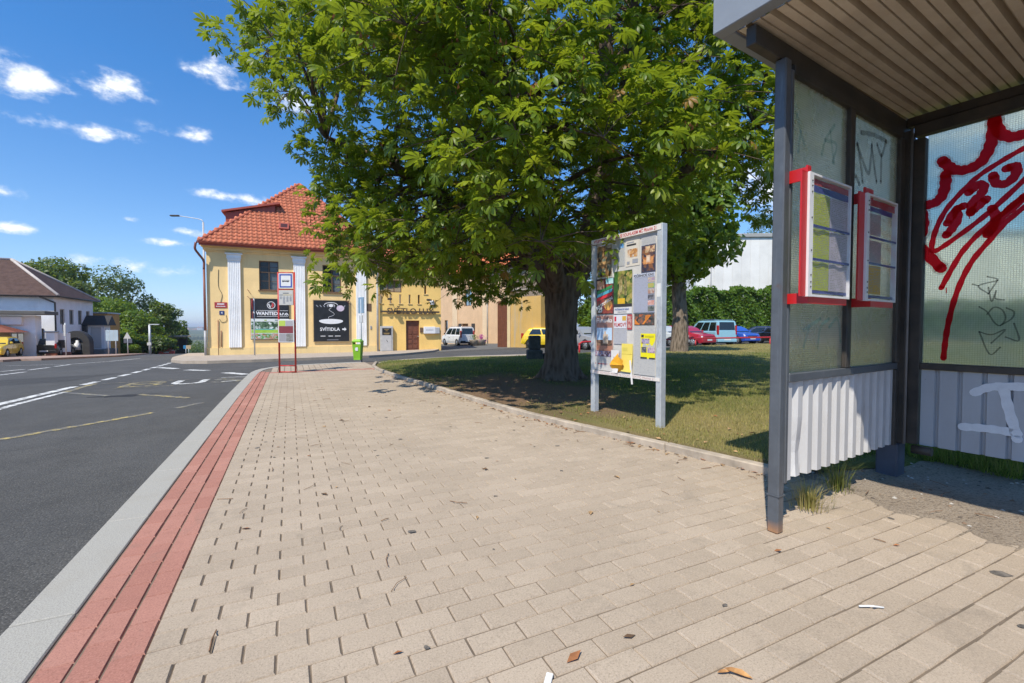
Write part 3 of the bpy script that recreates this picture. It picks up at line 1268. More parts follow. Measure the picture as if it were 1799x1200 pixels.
def wired_glass():
    t = NT('patterned_wired_glass')
    co = t.coord()
    sep = t.n.new('ShaderNodeSeparateXYZ')
    t.l.new(co, sep.inputs[0])
    P = .0125

    def cell(o):
        q = t.math('FRACT', t.math('MULTIPLY', o, 1 / P))
        return t.math('ABSOLUTE', t.math('SUBTRACT', q, .5))
    a = t.math('MAXIMUM', cell(sep.outputs['X']), 0.0)
    b = cell(sep.outputs['Z'])
    h = t.math('ADD', t.math('MULTIPLY', a, a), t.math('MULTIPLY', b, b))
    wire = t.math('MAXIMUM', t.math('GREATER_THAN', a, .445), t.math('GREATER_THAN', b, .435))
    nz = t.noise(2.2, 7, .7, co, .5)
    nrm = t.bump(h, .8, .004)
    rf = t.n.new('ShaderNodeBsdfRefraction')
    t.set(rf, Roughness=.17, IOR=1.10, Color=(.97, 1, .90))
    t.l.new(nrm, rf.inputs['Normal'])
    tl = t.n.new('ShaderNodeBsdfTranslucent')
    tl.inputs['Color'].default_value = (.97, .97, .93, 1)
    df = t.n.new('ShaderNodeBsdfDiffuse')
    t.set(df, Color=(.60, .61, .57))
    tp = t.n.new('ShaderNodeBsdfTransparent')
    tp.inputs['Color'].default_value = (.95, 1, .88, 1)
    gl = t.n.new('ShaderNodeBsdfGlossy')
    t.set(gl, Roughness=.12, Color=(1, 1, 1))
    t.l.new(nrm, gl.inputs['Normal'])

    def mixs(f, x, y):
        m = t.n.new('ShaderNodeMixShader')
        if isinstance(f, bpy.types.NodeSocket):
            t.l.new(f, m.inputs[0])
        else:
            m.inputs[0].default_value = f
        t.l.new(x, m.inputs[1]); t.l.new(y, m.inputs[2])
        return m.outputs[0]
    s = mixs(.22, rf.outputs[0], tp.outputs[0])
    s = mixs(t.ramp(nz, [(.3, .20), (.75, .38)]), s, mixs(.08, tl.outputs[0], df.outputs[0]))
    lw = t.n.new('ShaderNodeLayerWeight')
    lw.inputs['Blend'].default_value = .25
    s = mixs(t.math('MULTIPLY', lw.outputs['Facing'], .22), s, gl.outputs[0])
    dk = t.n.new('ShaderNodeBsdfDiffuse')
    dk.inputs['Color'].default_value = (.05, .055, .05, 1)
    s = mixs(t.math('MULTIPLY', wire, .38), s, dk.outputs[0])
    return t.done(s)


M_wglass = wired_glass()


def spray(name, col, alpha=1.0, through=.45, rough=.6):
    t = NT(name)
    n = t.noise(22, 5, .7)
    c = t.mix(n, scl(col, .82), scl(col, 1.1))
    p = t.bsdf(c, rough, 0, .4)
    tl = t.n.new('ShaderNodeBsdfTranslucent')
    t.l.new(c, tl.inputs['Color'])
    m = t.n.new('ShaderNodeMixShader')
    m.inputs[0].default_value = through
    t.l.new(p, m.inputs[1]); t.l.new(tl.outputs[0], m.inputs[2])
    s = m.outputs[0]
    if through > .7:                      # thin paint on glass lets coloured light through
        tp = t.n.new('ShaderNodeBsdfTransparent')
        tp.inputs['Color'].default_value = (1.0, .025, .05, 1)
        m3 = t.n.new('ShaderNodeMixShader')
        m3.inputs[0].default_value = .5
        t.l.new(s, m3.inputs[1]); t.l.new(tp.outputs[0], m3.inputs[2])
        s = m3.outputs[0]
    if alpha < 1:
        tp = t.n.new('ShaderNodeBsdfTransparent')
        m2 = t.n.new('ShaderNodeMixShader')
        f = t.noise(900, 2, .6)
        t.l.new(t.math('MULTIPLY', t.ramp(f, [(.35, .4), (.65, 1.0)]), alpha), m2.inputs[0])
        t.l.new(tp.outputs[0], m2.inputs[1]); t.l.new(s, m2.inputs[2])
        s = m2.outputs[0]
    return t.done(s)


M_red_spray = spray('red_spray', (.92, .006, .022), 1.0, .75)
M_red_mist = spray('red_spray_mist', (.80, .03, .05), .42, .6)
M_black_spray = spray('black_spray', (.012, .012, .016), .88, .15)
M_grey_spray = spray('grey_spray', (.03, .03, .032), .72, .15)
M_teal_spray = spray('faded_teal_spray', (.22, .58, .56), .5, .6)
M_white_spray = spray('white_spray', (.82, .86, .92), 1, .1)

SH = thing('bus_shelter', 'grey steel bus shelter with wired glass walls, corrugated panels and red graffiti', 'bus shelter', (2.335, 1.555, 0), R(6.5))
UB = 1.72
mb = MB()
mb.bbox((-.029, -.029, .0), (.029, .029, 2.492), .006)
mb.build('post', M_frame, SH)
mb = MB(); mb.box((-.033, -.033, .20), (.033, .033, .205)); mb.build('post_collar', M_frame, SH)
mb = MB()
mb.bbox((1.585, -.03, -.1), (1.735, .10, .262), .008)
mb.build('corner_foot', plain('foot_steel', (.050, .056, .078), .6, .25, 5, bump=.2, bscale=40), SH)
mb = MB(); mb.bbox((1.625, -.045, .262), (1.735, .07, 2.49), .006)
mb.build('corner_post', M_frame_dark, SH)
mb = MB(); mb.tube([(1.60, -.062, .27), (1.60, -.062, 2.49)], .009, 8)
mb.build('conduit_pipe', plain('conduit', (.16, .16, .165), .5, .2, 6), SH)
mb = MB(); mb.tube([(1.66, -.09, .23), (1.66, -.20, .23)], .03, 10); mb.build('pipe_stub', M_frame_dark, SH)
# far posts of the shelter, behind the camera
for vv in (-3.1,):
    mb = MB(); mb.bbox((-.037, vv - .037, 0), (.037, vv + .037, 2.492), .006); mb.build('post', M_frame, SH)
    mb = MB(); mb.bbox((1.66, vv - .05, 0), (1.76, vv + .05, 2.49), .006); mb.build('corner_post', M_frame_dark, SH)


def bar(name, lo, hi, m=None, par=None):
    b = MB()
    b.bbox(lo, hi, .004)
    return b.build(name, m or M_frame, par or SH)


# side wall frame
bar('stile', (.048, -.022, .255), (.075, .022, 2.455))
bar('bottom_rail', (.076, -.024, .802), (1.57, .024, .848))
bar('top_rail', (.076, -.024, 2.432), (1.57, .024, 2.488), M_frame_dark)
bar('mullion', (.742, -.026, .849), (.806, .026, 2.431), M_frame_dark)
bar('stile', (1.53, -.026, .262), (1.584, .026, .80), M_frame_dark)
bar('stile', (1.53, -.026, .849), (1.60, .026, 2.431), M_frame_dark)
# back wall frame (runs along v)
bar('back_stile', (UB - .05, -.115, .262), (UB + .02, -.05, 2.431), M_frame_dark)
bar('back_bottom_rail', (UB - .05, -3.04, .802), (UB + .02, -.116, .848), M_frame_dark)
bar('back_top_rail', (UB - .05, -3.04, 2.45), (UB + .02, -.05, 2.53), M_frame_dark)
bar('back_mullion', (UB - .045, -1.32, .849), (UB + .015, -1.25, 2.449), M_frame_dark)
# roof beams
bar('roof_beam', (-.262, .0, 2.497), (UB + .1, .05, 2.592), M_frame_dark)
bar('roof_beam', (UB - .03, -3.2, 2.535), (UB + .03, -.002, 2.60), M_frame_dark)
bar('fascia', (-.335, -3.3, 2.605), (-.262, .185, 2.80), M_fascia)
bar('fascia', (-.261, .11, 2.605), (UB + .25, .184, 2.80), M_fascia)


def pane(name, lo, hi, axis):
    b = MB()
    if axis == 'u':                                # pane in the side wall: local x along u, z up
        b.box((0, -.003, 0), (hi[0] - lo[0], .003, hi[1] - lo[1]))
        return b.build(name, M_wglass, SH, (lo[0], 0, lo[1]))
    b.box((0, -.003, 0), (hi[0] - lo[0], .003, hi[1] - lo[1]))
    return b.build(name, M_wglass, SH, (UB - .0, lo[0], lo[1]), (0, 0, PI / 2))


g1 = pane('glass_pane', (.077, .85), (.740, 2.430), 'u')
g2 = pane('glass_pane', (.808, .85), (1.528, 2.430), 'u')
g3 = pane('back_glass_pane', (-1.248, .85), (-.117, 2.449), 'v')
g4 = pane('back_glass_pane', (-3.02, .85), (-1.322, 2.449), 'v')
for o, lab in ((g1, 'patterned glass pane with faded teal scribble'), (g2, 'patterned glass pane with black spray tag'), (g3, 'back glass pane covered in red spray lettering')):
    o['label'] = lab


def corrugated(name, lo, hi, axis, mat, pitch=.117, depth=.03, flip=False, at_u=None, dent=False):
    """trapezoid sheet along u (side wall) or v (back wall)"""
    a0, a1 = lo[0], hi[0]
    pts = []
    x = a0
    ph = [(0, 0), (.42, 0), (.56, 1), (.86, 1), (1.0, 0)]
    if flip:
        ph = [(0, 0), (.76, 0), (.82, 1), (.93, 1), (1.0, 0)]
    k = 0
    while True:
        done = False
        for p, d in ph[:-1]:
            xx = a0 + (k + p) * pitch
            if xx >= a1:
                done = True
                break
            pts.append((xx, d * depth))
        if done:
            break
        k += 1
    pts.append((a1, 0))
    zs = np.linspace(lo[1], hi[1], 9)
    vs, fs = [], []
    n = len(pts)
    for side in (0, 1):
        for z in zs:
            for (x, d) in pts:
                dd = d + side * .0012
                xx = x
                if dent and abs(x - a0 - .15) < .07:
                    q = sstep(1 - abs(z - lo[1] - .12) / .22) * sstep(1 - abs(x - a0 - .15) / .08)
                    dd += .03 * q
                    xx += .022 * q
                if axis == 'u':
                    vs.append((xx, -depth * .35 + dd if not flip else dd, z))
                else:
                    vs.append((at_u + dd, xx, z))
    for r_ in range(len(zs) - 1):
        for i in range(n - 1):
            a = r_ * n + i
            fs.append((a, a + 1, a + n + 1, a + n))
            b = len(zs) * n + a
            fs.append((b, b + n, b + n + 1, b + 1))
    for i in range(n - 1):
        t0 = (len(zs) - 1) * n + i
        fs.append((i + 1, i, len(zs) * n + i, len(zs) * n + i + 1))
        fs.append((t0, t0 + 1, len(zs) * n + t0 + 1, len(zs) * n + t0))
    b = MB()
    b.add(vs, fs)
    return b.build(name, mat, SH)


# ribs stand towards the bench side
corrugated('corrugated_panel', (.082, .262), (1.526, .800), 'u', M_sheet, dent=True)
bp_ = corrugated('corrugated_back_panel', (-3.0, .262), (-.122, .800), 'v', M_sheet2, flip=True, at_u=UB - .028, depth=.024)
# roof sheet: ribs run from front to back
pts = []
y = -3.25
while y < .10:
    for p, d in ((0, 0), (.31, 0), (.33, .45), (.37, .45), (.39, 0), (.73, 0), (.77, 1), (.96, 1)):
        pts.append((y + p * .118, d))
    y += .118
pts = [q for q in pts if q[0] < .108]
vs, fs = [], []
n = len(pts)
for zz in (0, .002):
    for uu in (-.258, .8, UB + .24):
        for yy, d in pts:
            vs.append((uu, yy, 2.604 + .055 * d + zz + .03 * max(0, uu) / 1.7))
for s_ in (0, 1):
    for r_ in (0, 1):
        for i in range(n - 1):
            a = s_ * 3 * n + r_ * n + i
            q = (a, a + 1, a + n + 1, a + n)
            fs.append(q if s_ else q[::-1])
mb = MB(); mb.add(vs, fs); mb.build('roof_sheet', M_ceiling, SH)

# ---------------------------------------------------------------- graffiti, sprayed on the panes
RED_TAG=[
  ('W', [(-0.442, 2.499),(-0.441, 2.416),(-0.433, 2.31),(-0.417, 2.243),(-0.384, 2.18),(-0.325, 2.153),(-0.269, 2.162),(-0.228, 2.2),(-0.195, 2.249)]),
  ('W', [(-0.441, 2.427),(-0.468, 2.345),(-0.509, 2.302),(-0.553, 2.294),(-0.635, 2.31)]),
  ('W', [(-0.215, 2.15),(-0.214, 2.077),(-0.198, 2.007),(-0.163, 1.969),(-0.111, 1.964),(-0.064, 1.987),(-0.038, 1.993)]),
  ('W', [(-0.051, 1.986),(-0.09, 1.921),(-0.104, 1.838),(-0.094, 1.76),(-0.069, 1.723),(-0.041, 1.712)]),
  ('W', [(-0.07, 1.699),(-0.14, 1.6),(-0.206, 1.506)]),
  ('T', [(-0.637, 2.23),(-0.577, 2.209),(-0.483, 2.161),(-0.381, 2.096),(-0.301, 2.013),(-0.223, 1.908),(-0.176, 1.793),(-0.154, 1.686),(-0.161, 1.633),(-0.208, 1.654),(-0.334, 1.756),(-0.439, 1.854),(-0.581, 2.013),(-0.651, 2.1)]),
  ('T', [(-0.655, 1.945),(-0.584, 1.907),(-0.503, 1.834),(-0.402, 1.733),(-0.315, 1.616),(-0.256, 1.489),(-0.209, 1.372)]),
  ('T', [(-0.656, 1.893),(-0.585, 1.844),(-0.504, 1.761),(-0.443, 1.671),(-0.366, 1.552),(-0.314, 1.425),(-0.275, 1.274),(-0.25, 1.12),(-0.238, 1.002),(-0.231, 0.884)]),
  ('B', [(-0.309, 1.913),(-0.27, 1.891),(-0.231, 1.814)]),
  ('B', [(-0.275, 1.897),(-0.282, 1.831),(-0.255, 1.771),(-0.227, 1.733)]),
  ('B', [(-0.334, 1.997),(-0.377, 2.038),(-0.404, 2.017),(-0.389, 1.969),(-0.352, 1.925),(-0.346, 1.859)]),
  ('B', [(-0.348, 1.866),(-0.38, 1.897),(-0.416, 1.933)]),
  ('B', [(-0.504, 2.105),(-0.543, 2.108),(-0.544, 2.058),(-0.506, 2.012),(-0.46, 2.024),(-0.444, 2.079)]),
  ('B', [(-0.444, 1.868),(-0.46, 1.821),(-0.456, 1.756),(-0.427, 1.703)]),
  ('B', [(-0.426, 1.718),(-0.491, 1.807),(-0.586, 1.91)]),
  ('D', [(-0.235, 1.37),(-0.236, 1.335)]),
  ('D', [(-0.432, 1.702),(-0.433, 1.658)]),
  ('D', [(-0.34, 1.86),(-0.341, 1.823)]),
]
BLACK_TAG=[
   [(-0.433, 1.43),(-0.482, 1.403),(-0.394, 1.373),(-0.441, 1.318)] ,
   [(-0.394, 1.373),(-0.364, 1.387)] ,
   [(-0.441, 1.318),(-0.48, 1.4)] ,
   [(-0.44, 1.359),(-0.457, 1.266),(-0.476, 1.338),(-0.472, 1.287),(-0.513, 1.274)] ,
   [(-0.4, 1.235),(-0.438, 1.2),(-0.471, 1.133),(-0.499, 1.111),(-0.521, 1.154),(-0.507, 1.209),(-0.469, 1.229),(-0.438, 1.185)] ,
   [(-0.524, 1.223),(-0.557, 1.197),(-0.548, 1.154),(-0.499, 1.111)] ,
   [(-0.404, 1.07),(-0.455, 0.926),(-0.503, 0.972)] ,
   [(-0.404, 1.07),(-0.462, 1.052),(-0.523, 1.086),(-0.461, 0.997)] ,
   [(-0.559, 1.125),(-0.583, 1.018),(-0.524, 1.038)] ,
]
WHITE_TAG=[
   [(-0.395, 0.669),(-0.458, 0.709),(-0.534, 0.725),(-0.688, 0.735)] ,
   [(-0.527, 0.714),(-0.549, 0.597),(-0.577, 0.476),(-0.593, 0.4)] ,
   [(-0.343, 0.432),(-0.425, 0.44),(-0.515, 0.442),(-0.592, 0.435)] ,
]
MY_TAG=[
   [(0.935, 2.331),(1.063, 2.352),(1.198, 2.362),(1.331, 2.363)] ,
   [(0.886, 2.251),(0.936, 2.146),(0.974, 2.028)] ,
   [(0.882, 2.25),(0.962, 2.166),(1.059, 2.098),(1.088, 2.191),(1.101, 2.289)] ,
   [(1.098, 2.284),(1.141, 2.169),(1.187, 2.064)] ,
   [(1.182, 2.31),(1.255, 2.252),(1.325, 2.36)] ,
   [(1.255, 2.252),(1.256, 2.076)] ,
   [(0.87, 2.049),(0.926, 2.005)] ,
]
TEAL_TAG=[
   [(0.575, 2.293),(0.465, 2.182),(0.424, 2.089)] ,
   [(0.523, 2.245),(0.577, 2.07)] ,
   [(0.465, 2.182),(0.604, 2.184),(0.562, 2.074)] ,
   [(0.139, 2.249),(0.182, 2.167),(0.225, 2.103)] ,
   [(0.182, 2.167),(0.16, 2.05)] ,
   [(0.559, 1.151),(0.455, 1.1),(0.425, 0.984)] ,
   [(0.561, 1.1),(0.669, 1.152),(0.714, 1.012)] ,
   [(0.32, 1.1),(0.26, 0.988)] ,
   [(0.256, 1.084),(0.453, 1.15)] ,
]



def flat_spray(name, strokes, width, mat, parent, to3d, lift=0.0):
    b = MB()
    for i, s_ in enumerate(strokes):
        w = width
        if isinstance(s_, tuple) and isinstance(s_[0], str):
            w, s_ = width[s_[0]], s_[1]
        P = spline(s_, 5)
        ws = [w * (1 + .10 * math.sin(k * 1.7 + i)) for k in range(len(P))]
        ribbon(b, P, ws, to3d, lift=lift + i * .00006)
        for e in (P[0], P[-1]):
            n_ = 10
            b.add([to3d(e[0] + w / 2 * math.cos(2 * PI * k / n_), e[1] + w / 2 * math.sin(2 * PI * k / n_), lift + i * .00006 + .00002) for k in range(n_)], [tuple(range(n_))[::-1]])
    return b.build(name, mat, parent)


on_back = lambda u_off: (lambda a, z, l: (a - (-1.248), u_off + l, z - .85))      # local frame of the back pane
fb = on_back(.0042)
flat_spray('graffiti', [s_ for s_ in RED_TAG if s_[0] == 'W'], {'W': .088}, M_red_mist, g3, fb)
flat_spray('graffiti', RED_TAG, {'W': .062, 'T': .032, 'B': .050, 'D': .006}, M_red_spray, g3, fb, .002)
flat_spray('graffiti', BLACK_TAG, .0085, M_black_spray, g3, fb, .004)
f2 = lambda a, z, l: (a - .808, -.0042 - l, z - .85)
flat_spray('graffiti', [[(max(a, .815), z) for a, z in s_] for s_ in MY_TAG], .030, M_grey_spray, g2, f2)
f1 = lambda a, z, l: (a - .077, -.0042 - l, z - .85)
for s_ in TEAL_TAG:
    flat_spray('graffiti', [s_], .022, M_teal_spray, g1, f1)
fw = lambda a, z, l: (UB - .0305 - l, a, z)
for s_ in WHITE_TAG:
    flat_spray('graffiti', [s_], .05, M_white_spray, SH, fw)

# ---------------------------------------------------------------- timetable cases on red brackets
M_red_enamel = plain('red_enamel', (.52, .014, .016), .4, .08, 5, dirt=.15)
M_case_white = plain('case_white', (.72, .72, .73), .45, .06, 8, dirt=.12)


def paper_mat(name, col, line=(.3, .3, .35), amt=.35, scale=(60, 1, 160)):
    t = NT(name)
    n = t.noise(1.0, 4, .8, t.coord('Object', scale))
    c = t.mix(t.ramp(n, [(.52, 0.0), (.6, amt)]), col, line)
    s = t.bsdf(c, .8, 0, .2)
    tl = t.n.new('ShaderNodeBsdfTranslucent')
    t.l.new(c, tl.inputs['Color'])
    m = t.n.new('ShaderNodeMixShader')
    m.inputs[0].default_value = .4
    t.l.new(s, m.inputs[1]); t.l.new(tl.outputs[0], m.inputs[2])
    return t.done(m.outputs[0])


P_lime = paper_mat('timetable_lime', (.66, .76, .13), (.46, .50, .08))
P_lilac = paper_mat('timetable_lilac', (.72, .68, .78), (.44, .42, .50), .5)
P_pink = paper_mat('timetable_faded', (.72, .60, .62), (.56, .44, .46))
P_orange = paper_mat('timetable_orange', (.80, .50, .06), (.62, .34, .04))
P_print = plain('timetable_print', (.38, .38, .36), .8, .2, 30)
P_navy = plain('case_header_blue', (.055, .065, .22), .6, .1, 8)
P_brick = plain('case_header_red', (.33, .035, .04), .6, .15, 8)


def acrylic_mat():
    t = NT('case_acrylic')
    tp = t.n.new('ShaderNodeBsdfTransparent')
    tp.inputs['Color'].default_value = (.93, .92, .93, 1)
    gl = t.n.new('ShaderNodeBsdfGlossy')
    t.set(gl, Roughness=.08)
    fr = t.n.new('ShaderNodeLayerWeight')
    fr.inputs['Blend'].default_value = .2
    m = t.n.new('ShaderNodeMixShader')
    t.l.new(t.math('MULTIPLY', fr.outputs['Facing'], .25), m.inputs[0]); t.l.new(tp.outputs[0], m.inputs[1]); t.l.new(gl.outputs[0], m.inputs[2])
    return t.done(m.outputs[0])


M_acrylic = acrylic_mat()
sh_m = Matrix.Rotation(R(6.5), 4, 'Z')


def sh_world(u, v, z):
    p = sh_m @ Vector((u, v, z))
    return (p.x + 2.335, p.y + 1.555, p.z)


def sheet(name, x0, x1, z0, z1, mat, parent, wave=.003, y=-.002):
    """one sheet of paper, slightly buckled"""
    n, m_ = 9, 7
    vs = [(x0 + (x1 - x0) * i / n, y + wave * math.sin(i * .9 + j * .5 + x0 * 20) * math.sin(PI * i / n), z0 + (z1 - z0) * j / m_) for j in range(m_ + 1) for i in range(n + 1)]
    fs = [(j * (n + 1) + i, j * (n + 1) + i + 1, (j + 1) * (n + 1) + i + 1, (j + 1) * (n + 1) + i) for j in range(m_) for i in range(n)]
    b = MB(); b.add(vs, fs, 0, True)
    o = b.build(name, mat, parent)
    if name == 'timetable':
        q = MB()
        hgt, wid = z1 - z0, x1 - x0
        for k in range(15):
            zz = hgt * (.93 - k * .06)
            x_ = wid * .06
            while x_ < wid * .92:
                l_ = random.uniform(.03, .10) * wid if k > 1 else .3 * wid
                if random.random() < .8:
                    q.quad((x0 + x_, y - .0036, z0 + zz), (x0 + min(x_ + l_, wid * .95), y - .0036, z0 + zz), (x0 + min(x_ + l_, wid * .95), y - .0036, z0 + zz + .0028), (x0 + x_, y - .0036, z0 + zz + .0028))
                x_ += l_ + wid * .03
        tag(q.build('print', P_print, o), kind='stuff')
    return o


def case(label, u0, width, arm_from, sheets, lines, bar_w):
    H0, H1 = 1.257, 1.885
    # origin at the foot of the bracket bar, local x along the wall, -y towards the bench side
    t = thing('timetable_case', label, 'timetable case', sh_world(u0, -.12, H0), R(6.5), 'timetable cases on the shelter wall')
    hh = H1 - H0
    b = MB()
    b.box((0, -.004, .0), (bar_w, .004, hh))
    b.box((arm_from - u0, -.004, hh - .001), (bar_w, .006, hh + .034))
    b.box((arm_from - u0, -.004, -.034), (width + bar_w + .05, .006, -.0005))
    b.box((arm_from - u0 - .004, -.004, hh - .03), (arm_from - u0 + .004, .10, hh + .034))
    b.box((arm_from - u0 - .004, -.004, -.034), (arm_from - u0 + .004, .10, .02))
    b.build('bracket', M_red_enamel, t)
    x0 = bar_w + .002
    fr = MB()
    fr.box((x0, -.015, .0), (x0 + .040, .012, hh))
    fr.box((x0 + .040, -.015, hh - .011), (x0 + .048 + width, .012, hh - .0005))
    fr.box((x0 + .040, -.015, .0005), (x0 + .048 + width, .012, .012))
    fr.box((x0 + .048 + width, -.015, .0), (x0 + .057 + width, .012, hh))
    fr.build('case_frame', M_case_white, t)
    sc_ = MB()
    for zz in (.05, .075, .11, .235, .40, .53, .56, .585):
        sc_ = MB()
        sc_.cyl((x0 + .024, -.0155, zz), (x0 + .024, -.018, zz), .0042, 8)
        sc_.build('screw', M_frame_dark, t)
    w0 = x0 + .050
    for nm, a, b_, c, d, m_ in sheets:
        sheet(nm, w0 + a * width, w0 + b_ * width, .02 + c * (hh - .04), .02 + d * (hh - .04), m_, t)
    for zz in lines:
        lb = MB(); lb.box((w0, -.0135, .02 + zz * (hh - .04) - .006), (w0 + width - .004, -.010, .02 + zz * (hh - .04) + .006))
        lb.build('divider', P_navy, t)
    g_ = MB(); g_.quad((w0 - .001, -.0145, .013), (w0 + width - .003, -.0145, .013), (w0 + width - .003, -.0145, hh - .012), (w0 - .001, -.0145, hh - .012))
    g_.build('cover_pane', M_acrylic, t)
    return t


case('red bracketed timetable case beside the front post, filled with lime and lilac sheets', -.045, .415, .04,
     [('timetable', 0, .47, .03, .28, P_lime), ('timetable', 0, .47, .31, .57, P_lime), ('timetable', 0, .47, .60, .88, P_lime),
      ('timetable', .48, .99, .03, .28, P_lilac), ('timetable', .48, .99, .31, .57, P_lilac), ('timetable', .48, .99, .60, .88, P_lilac),
      ('header', 0, 1, .945, 1.0, P_brick), ('header', 0, 1, .885, .943, P_navy), ('footer', 0, 1, 0, .025, P_navy)], (.295, .585), .055)
case('red bracketed timetable case by the corner post, mostly empty with one orange sheet', .612, .40, .80,
     [('timetable', 0, .47, .64, .86, P_pink), ('timetable', .02, .50, .36, .58, P_pink), ('timetable', .0, .5, .04, .33, P_orange),
      ('header', 0, 1, .93, 1.0, P_brick), ('header', 0, .9, .875, .925, P_navy), ('footer', 0, 1, 0, .025, P_navy)], (.345, .61), .075)
# ================================================================== NOTICE BOARD
M_galv = None


def galv_mat():
    t = NT('galvanised_steel')
    co = t.coord()
    v = t.ramp(t.voronoi(26, co), [(.1, .35), (.6, .65)])
    n = t.noise(4, 7, .7, co)
    c = t.mix(.3, t.ramp(n, [(.3, (.38, .41, .44)), (.7, (.56, .58, .60))]), v, 'SOFT_LIGHT')
    s = t.noise(7, 8, .75, t.coord('Object', (1, 1, .3)))
    c = t.mix(t.ramp(s, [(.58, 0.0), (.72, .6)]), c, (.20, .20, .19))
    return t.done(t.bsdf(c, .5, .25, .5, t.bump(n, .12, .004)))


M_galv = galv_mat()
M_board = plain('board_face', (.55, .53, .50), .8, .12, 6, dirt=.35)
M_ink = plain('print_ink_black', (.03, .03, .035), .7, .1, 8)
M_ink_red = plain('print_ink_red', (.48, .05, .05), .7, .15, 8)
M_ink_blue = plain('print_ink_blue', (.03, .10, .34), .7, .1, 8)
M_ink_white = plain('print_ink_white', (.78, .78, .78), .6, .04, 8)
M_ink_grey = plain('print_ink_grey', (.28, .29, .33), .7, .1, 8)
_papers = {}


def pap(col, lines=False):
    key = (col, lines)
    if key not in _papers:
        if lines:
            _papers[key] = paper_mat('printed_paper', col, (.36, .38, .44), .4, (25, 1, 95))
        else:
            _papers[key] = plain('paper', col, .8, .05, 7)
    return _papers[key]


_pic = [0]


def picture(cols, scale=9.0, seed=0.0, vor=True):
    """mottled printed picture, colours only"""
    _pic[0] += 1
    t = NT('printed_picture_%d' % _pic[0])
    mp = t.n.new('ShaderNodeMapping')
    mp.inputs['Location'].default_value = (seed, seed * 1.7, seed * .6)
    t.l.new(t.coord(), mp.inputs['Vector'])
    v = mp.outputs[0]
    n = t.noise(scale, 5, .65, v, .8)
    if vor:
        w = t.voronoi(scale * 2.2, v, out='Color')
        sp = t.n.new('ShaderNodeSeparateColor')
        t.l.new(w, sp.inputs[0])
        n = t.math('ADD', t.math('MULTIPLY', n, .62), t.math('MULTIPLY', sp.outputs[0], .38))
    k = len(cols)
    c = t.ramp(n, [(.28 + .44 * i / (k - 1), col) for i, col in enumerate(cols)])
    return t.done(t.bsdf(c, .45, 0, .4))


BZ = .045
board = thing('notice_board', 'galvanised two-post notice board layered with torn posters on the lawn edge', 'notice board', (3.523, 3.628, 0), math.atan2(.997, -.075))
for x0 in (-.034, 1.02):
    b = MB()
    b.bbox((x0, -.038, -.3), (x0 + .072, .038, 2.185), .005)
    b.build('post', M_galv, board)
b = MB(); b.box((.039, -.012, .535), (1.019, .012, 2.17)); b.build('back_panel', M_board, board)
for z0, z1 in ((2.12, 2.178), (.528, .566)):
    b = MB()
    b.box((-.02, .0385, z0), (1.085, .044, z1))
    b.build('title_strip', pap((.68, .64, .61)), board)
text_mesh('title_lettering', 'VÝLEP POVOLEN POUZE SE SOUHLASEM MČ PRAHA 21', .052, M_ink_red, board, 0, loc=(.535, .0455, 2.147), rot=(PI / 2, 0, PI), sx=.78, bold=.0012)
text_mesh('title_lettering', 'VÝLEP POVOLEN POUZE SE SOUHLASEM MČ PRAHA 21', .038, pap((.50, .33, .31)), board, 0, loc=(.535, .0455, .547), rot=(PI / 2, 0, PI), sx=1.05)
_layer = [0]


def poster(x1, x0, z0, z1, mat, label, extra=(), texts=(), tilt=0.0, curl=0.0):
    """x1 is the side away from the road corner; extra: (fx0, fx1, fz0, fz1, mat) in fractions; texts: (body, fx, fz, height, mat)"""
    _layer[0] += 1
    y = .0145 + _layer[0] * .0006
    w, h = x1 - x0, z1 - z0
    p = thing('poster', None, None)
    p.parent = board
    p['label'] = label
    p.location = (x1, y, z0)
    p.rotation_euler = (0, tilt, PI)
    n = 6
    vs = []
    for j in range(n + 1):
        for i in range(n + 1):
            fx, fz = i / n, j / n
            c = curl * ((1 - fz) ** 3) * (.4 + .6 * fx) + .0018 * math.sin(i * 1.3 + _layer[0]) * math.sin(j * 1.1 + 2 * _layer[0])
            vs.append((fx * w, -abs(c), fz * h))
    fs = [(j * (n + 1) + i, j * (n + 1) + i + 1, (j + 1) * (n + 1) + i + 1, (j + 1) * (n + 1) + i) for j in range(n) for i in range(n)]
    b = MB(); b.add(vs, fs, 0, True)
    b.build('poster_sheet', mat, p)
    for k, (a, c, d, e, m_) in enumerate(extra):
        b = MB()
        yy = -.0022 - .0003 * k
        b.quad((a * w, yy, d * h), (c * w, yy, d * h), (c * w, yy, e * h), (a * w, yy, e * h))
        b.build('printed_block', m_, p)
    for body, fx, fz, hh, m_ in texts:
        o = text_mesh('lettering', body, hh, m_, p, 0, loc=(fx * w, -.0052, fz * h), rot=(PI / 2, 0, 0), bold=.0006)
        if o.dimensions.x > w * .94:
            o.scale.x *= w * .94 / o.dimensions.x
    return p


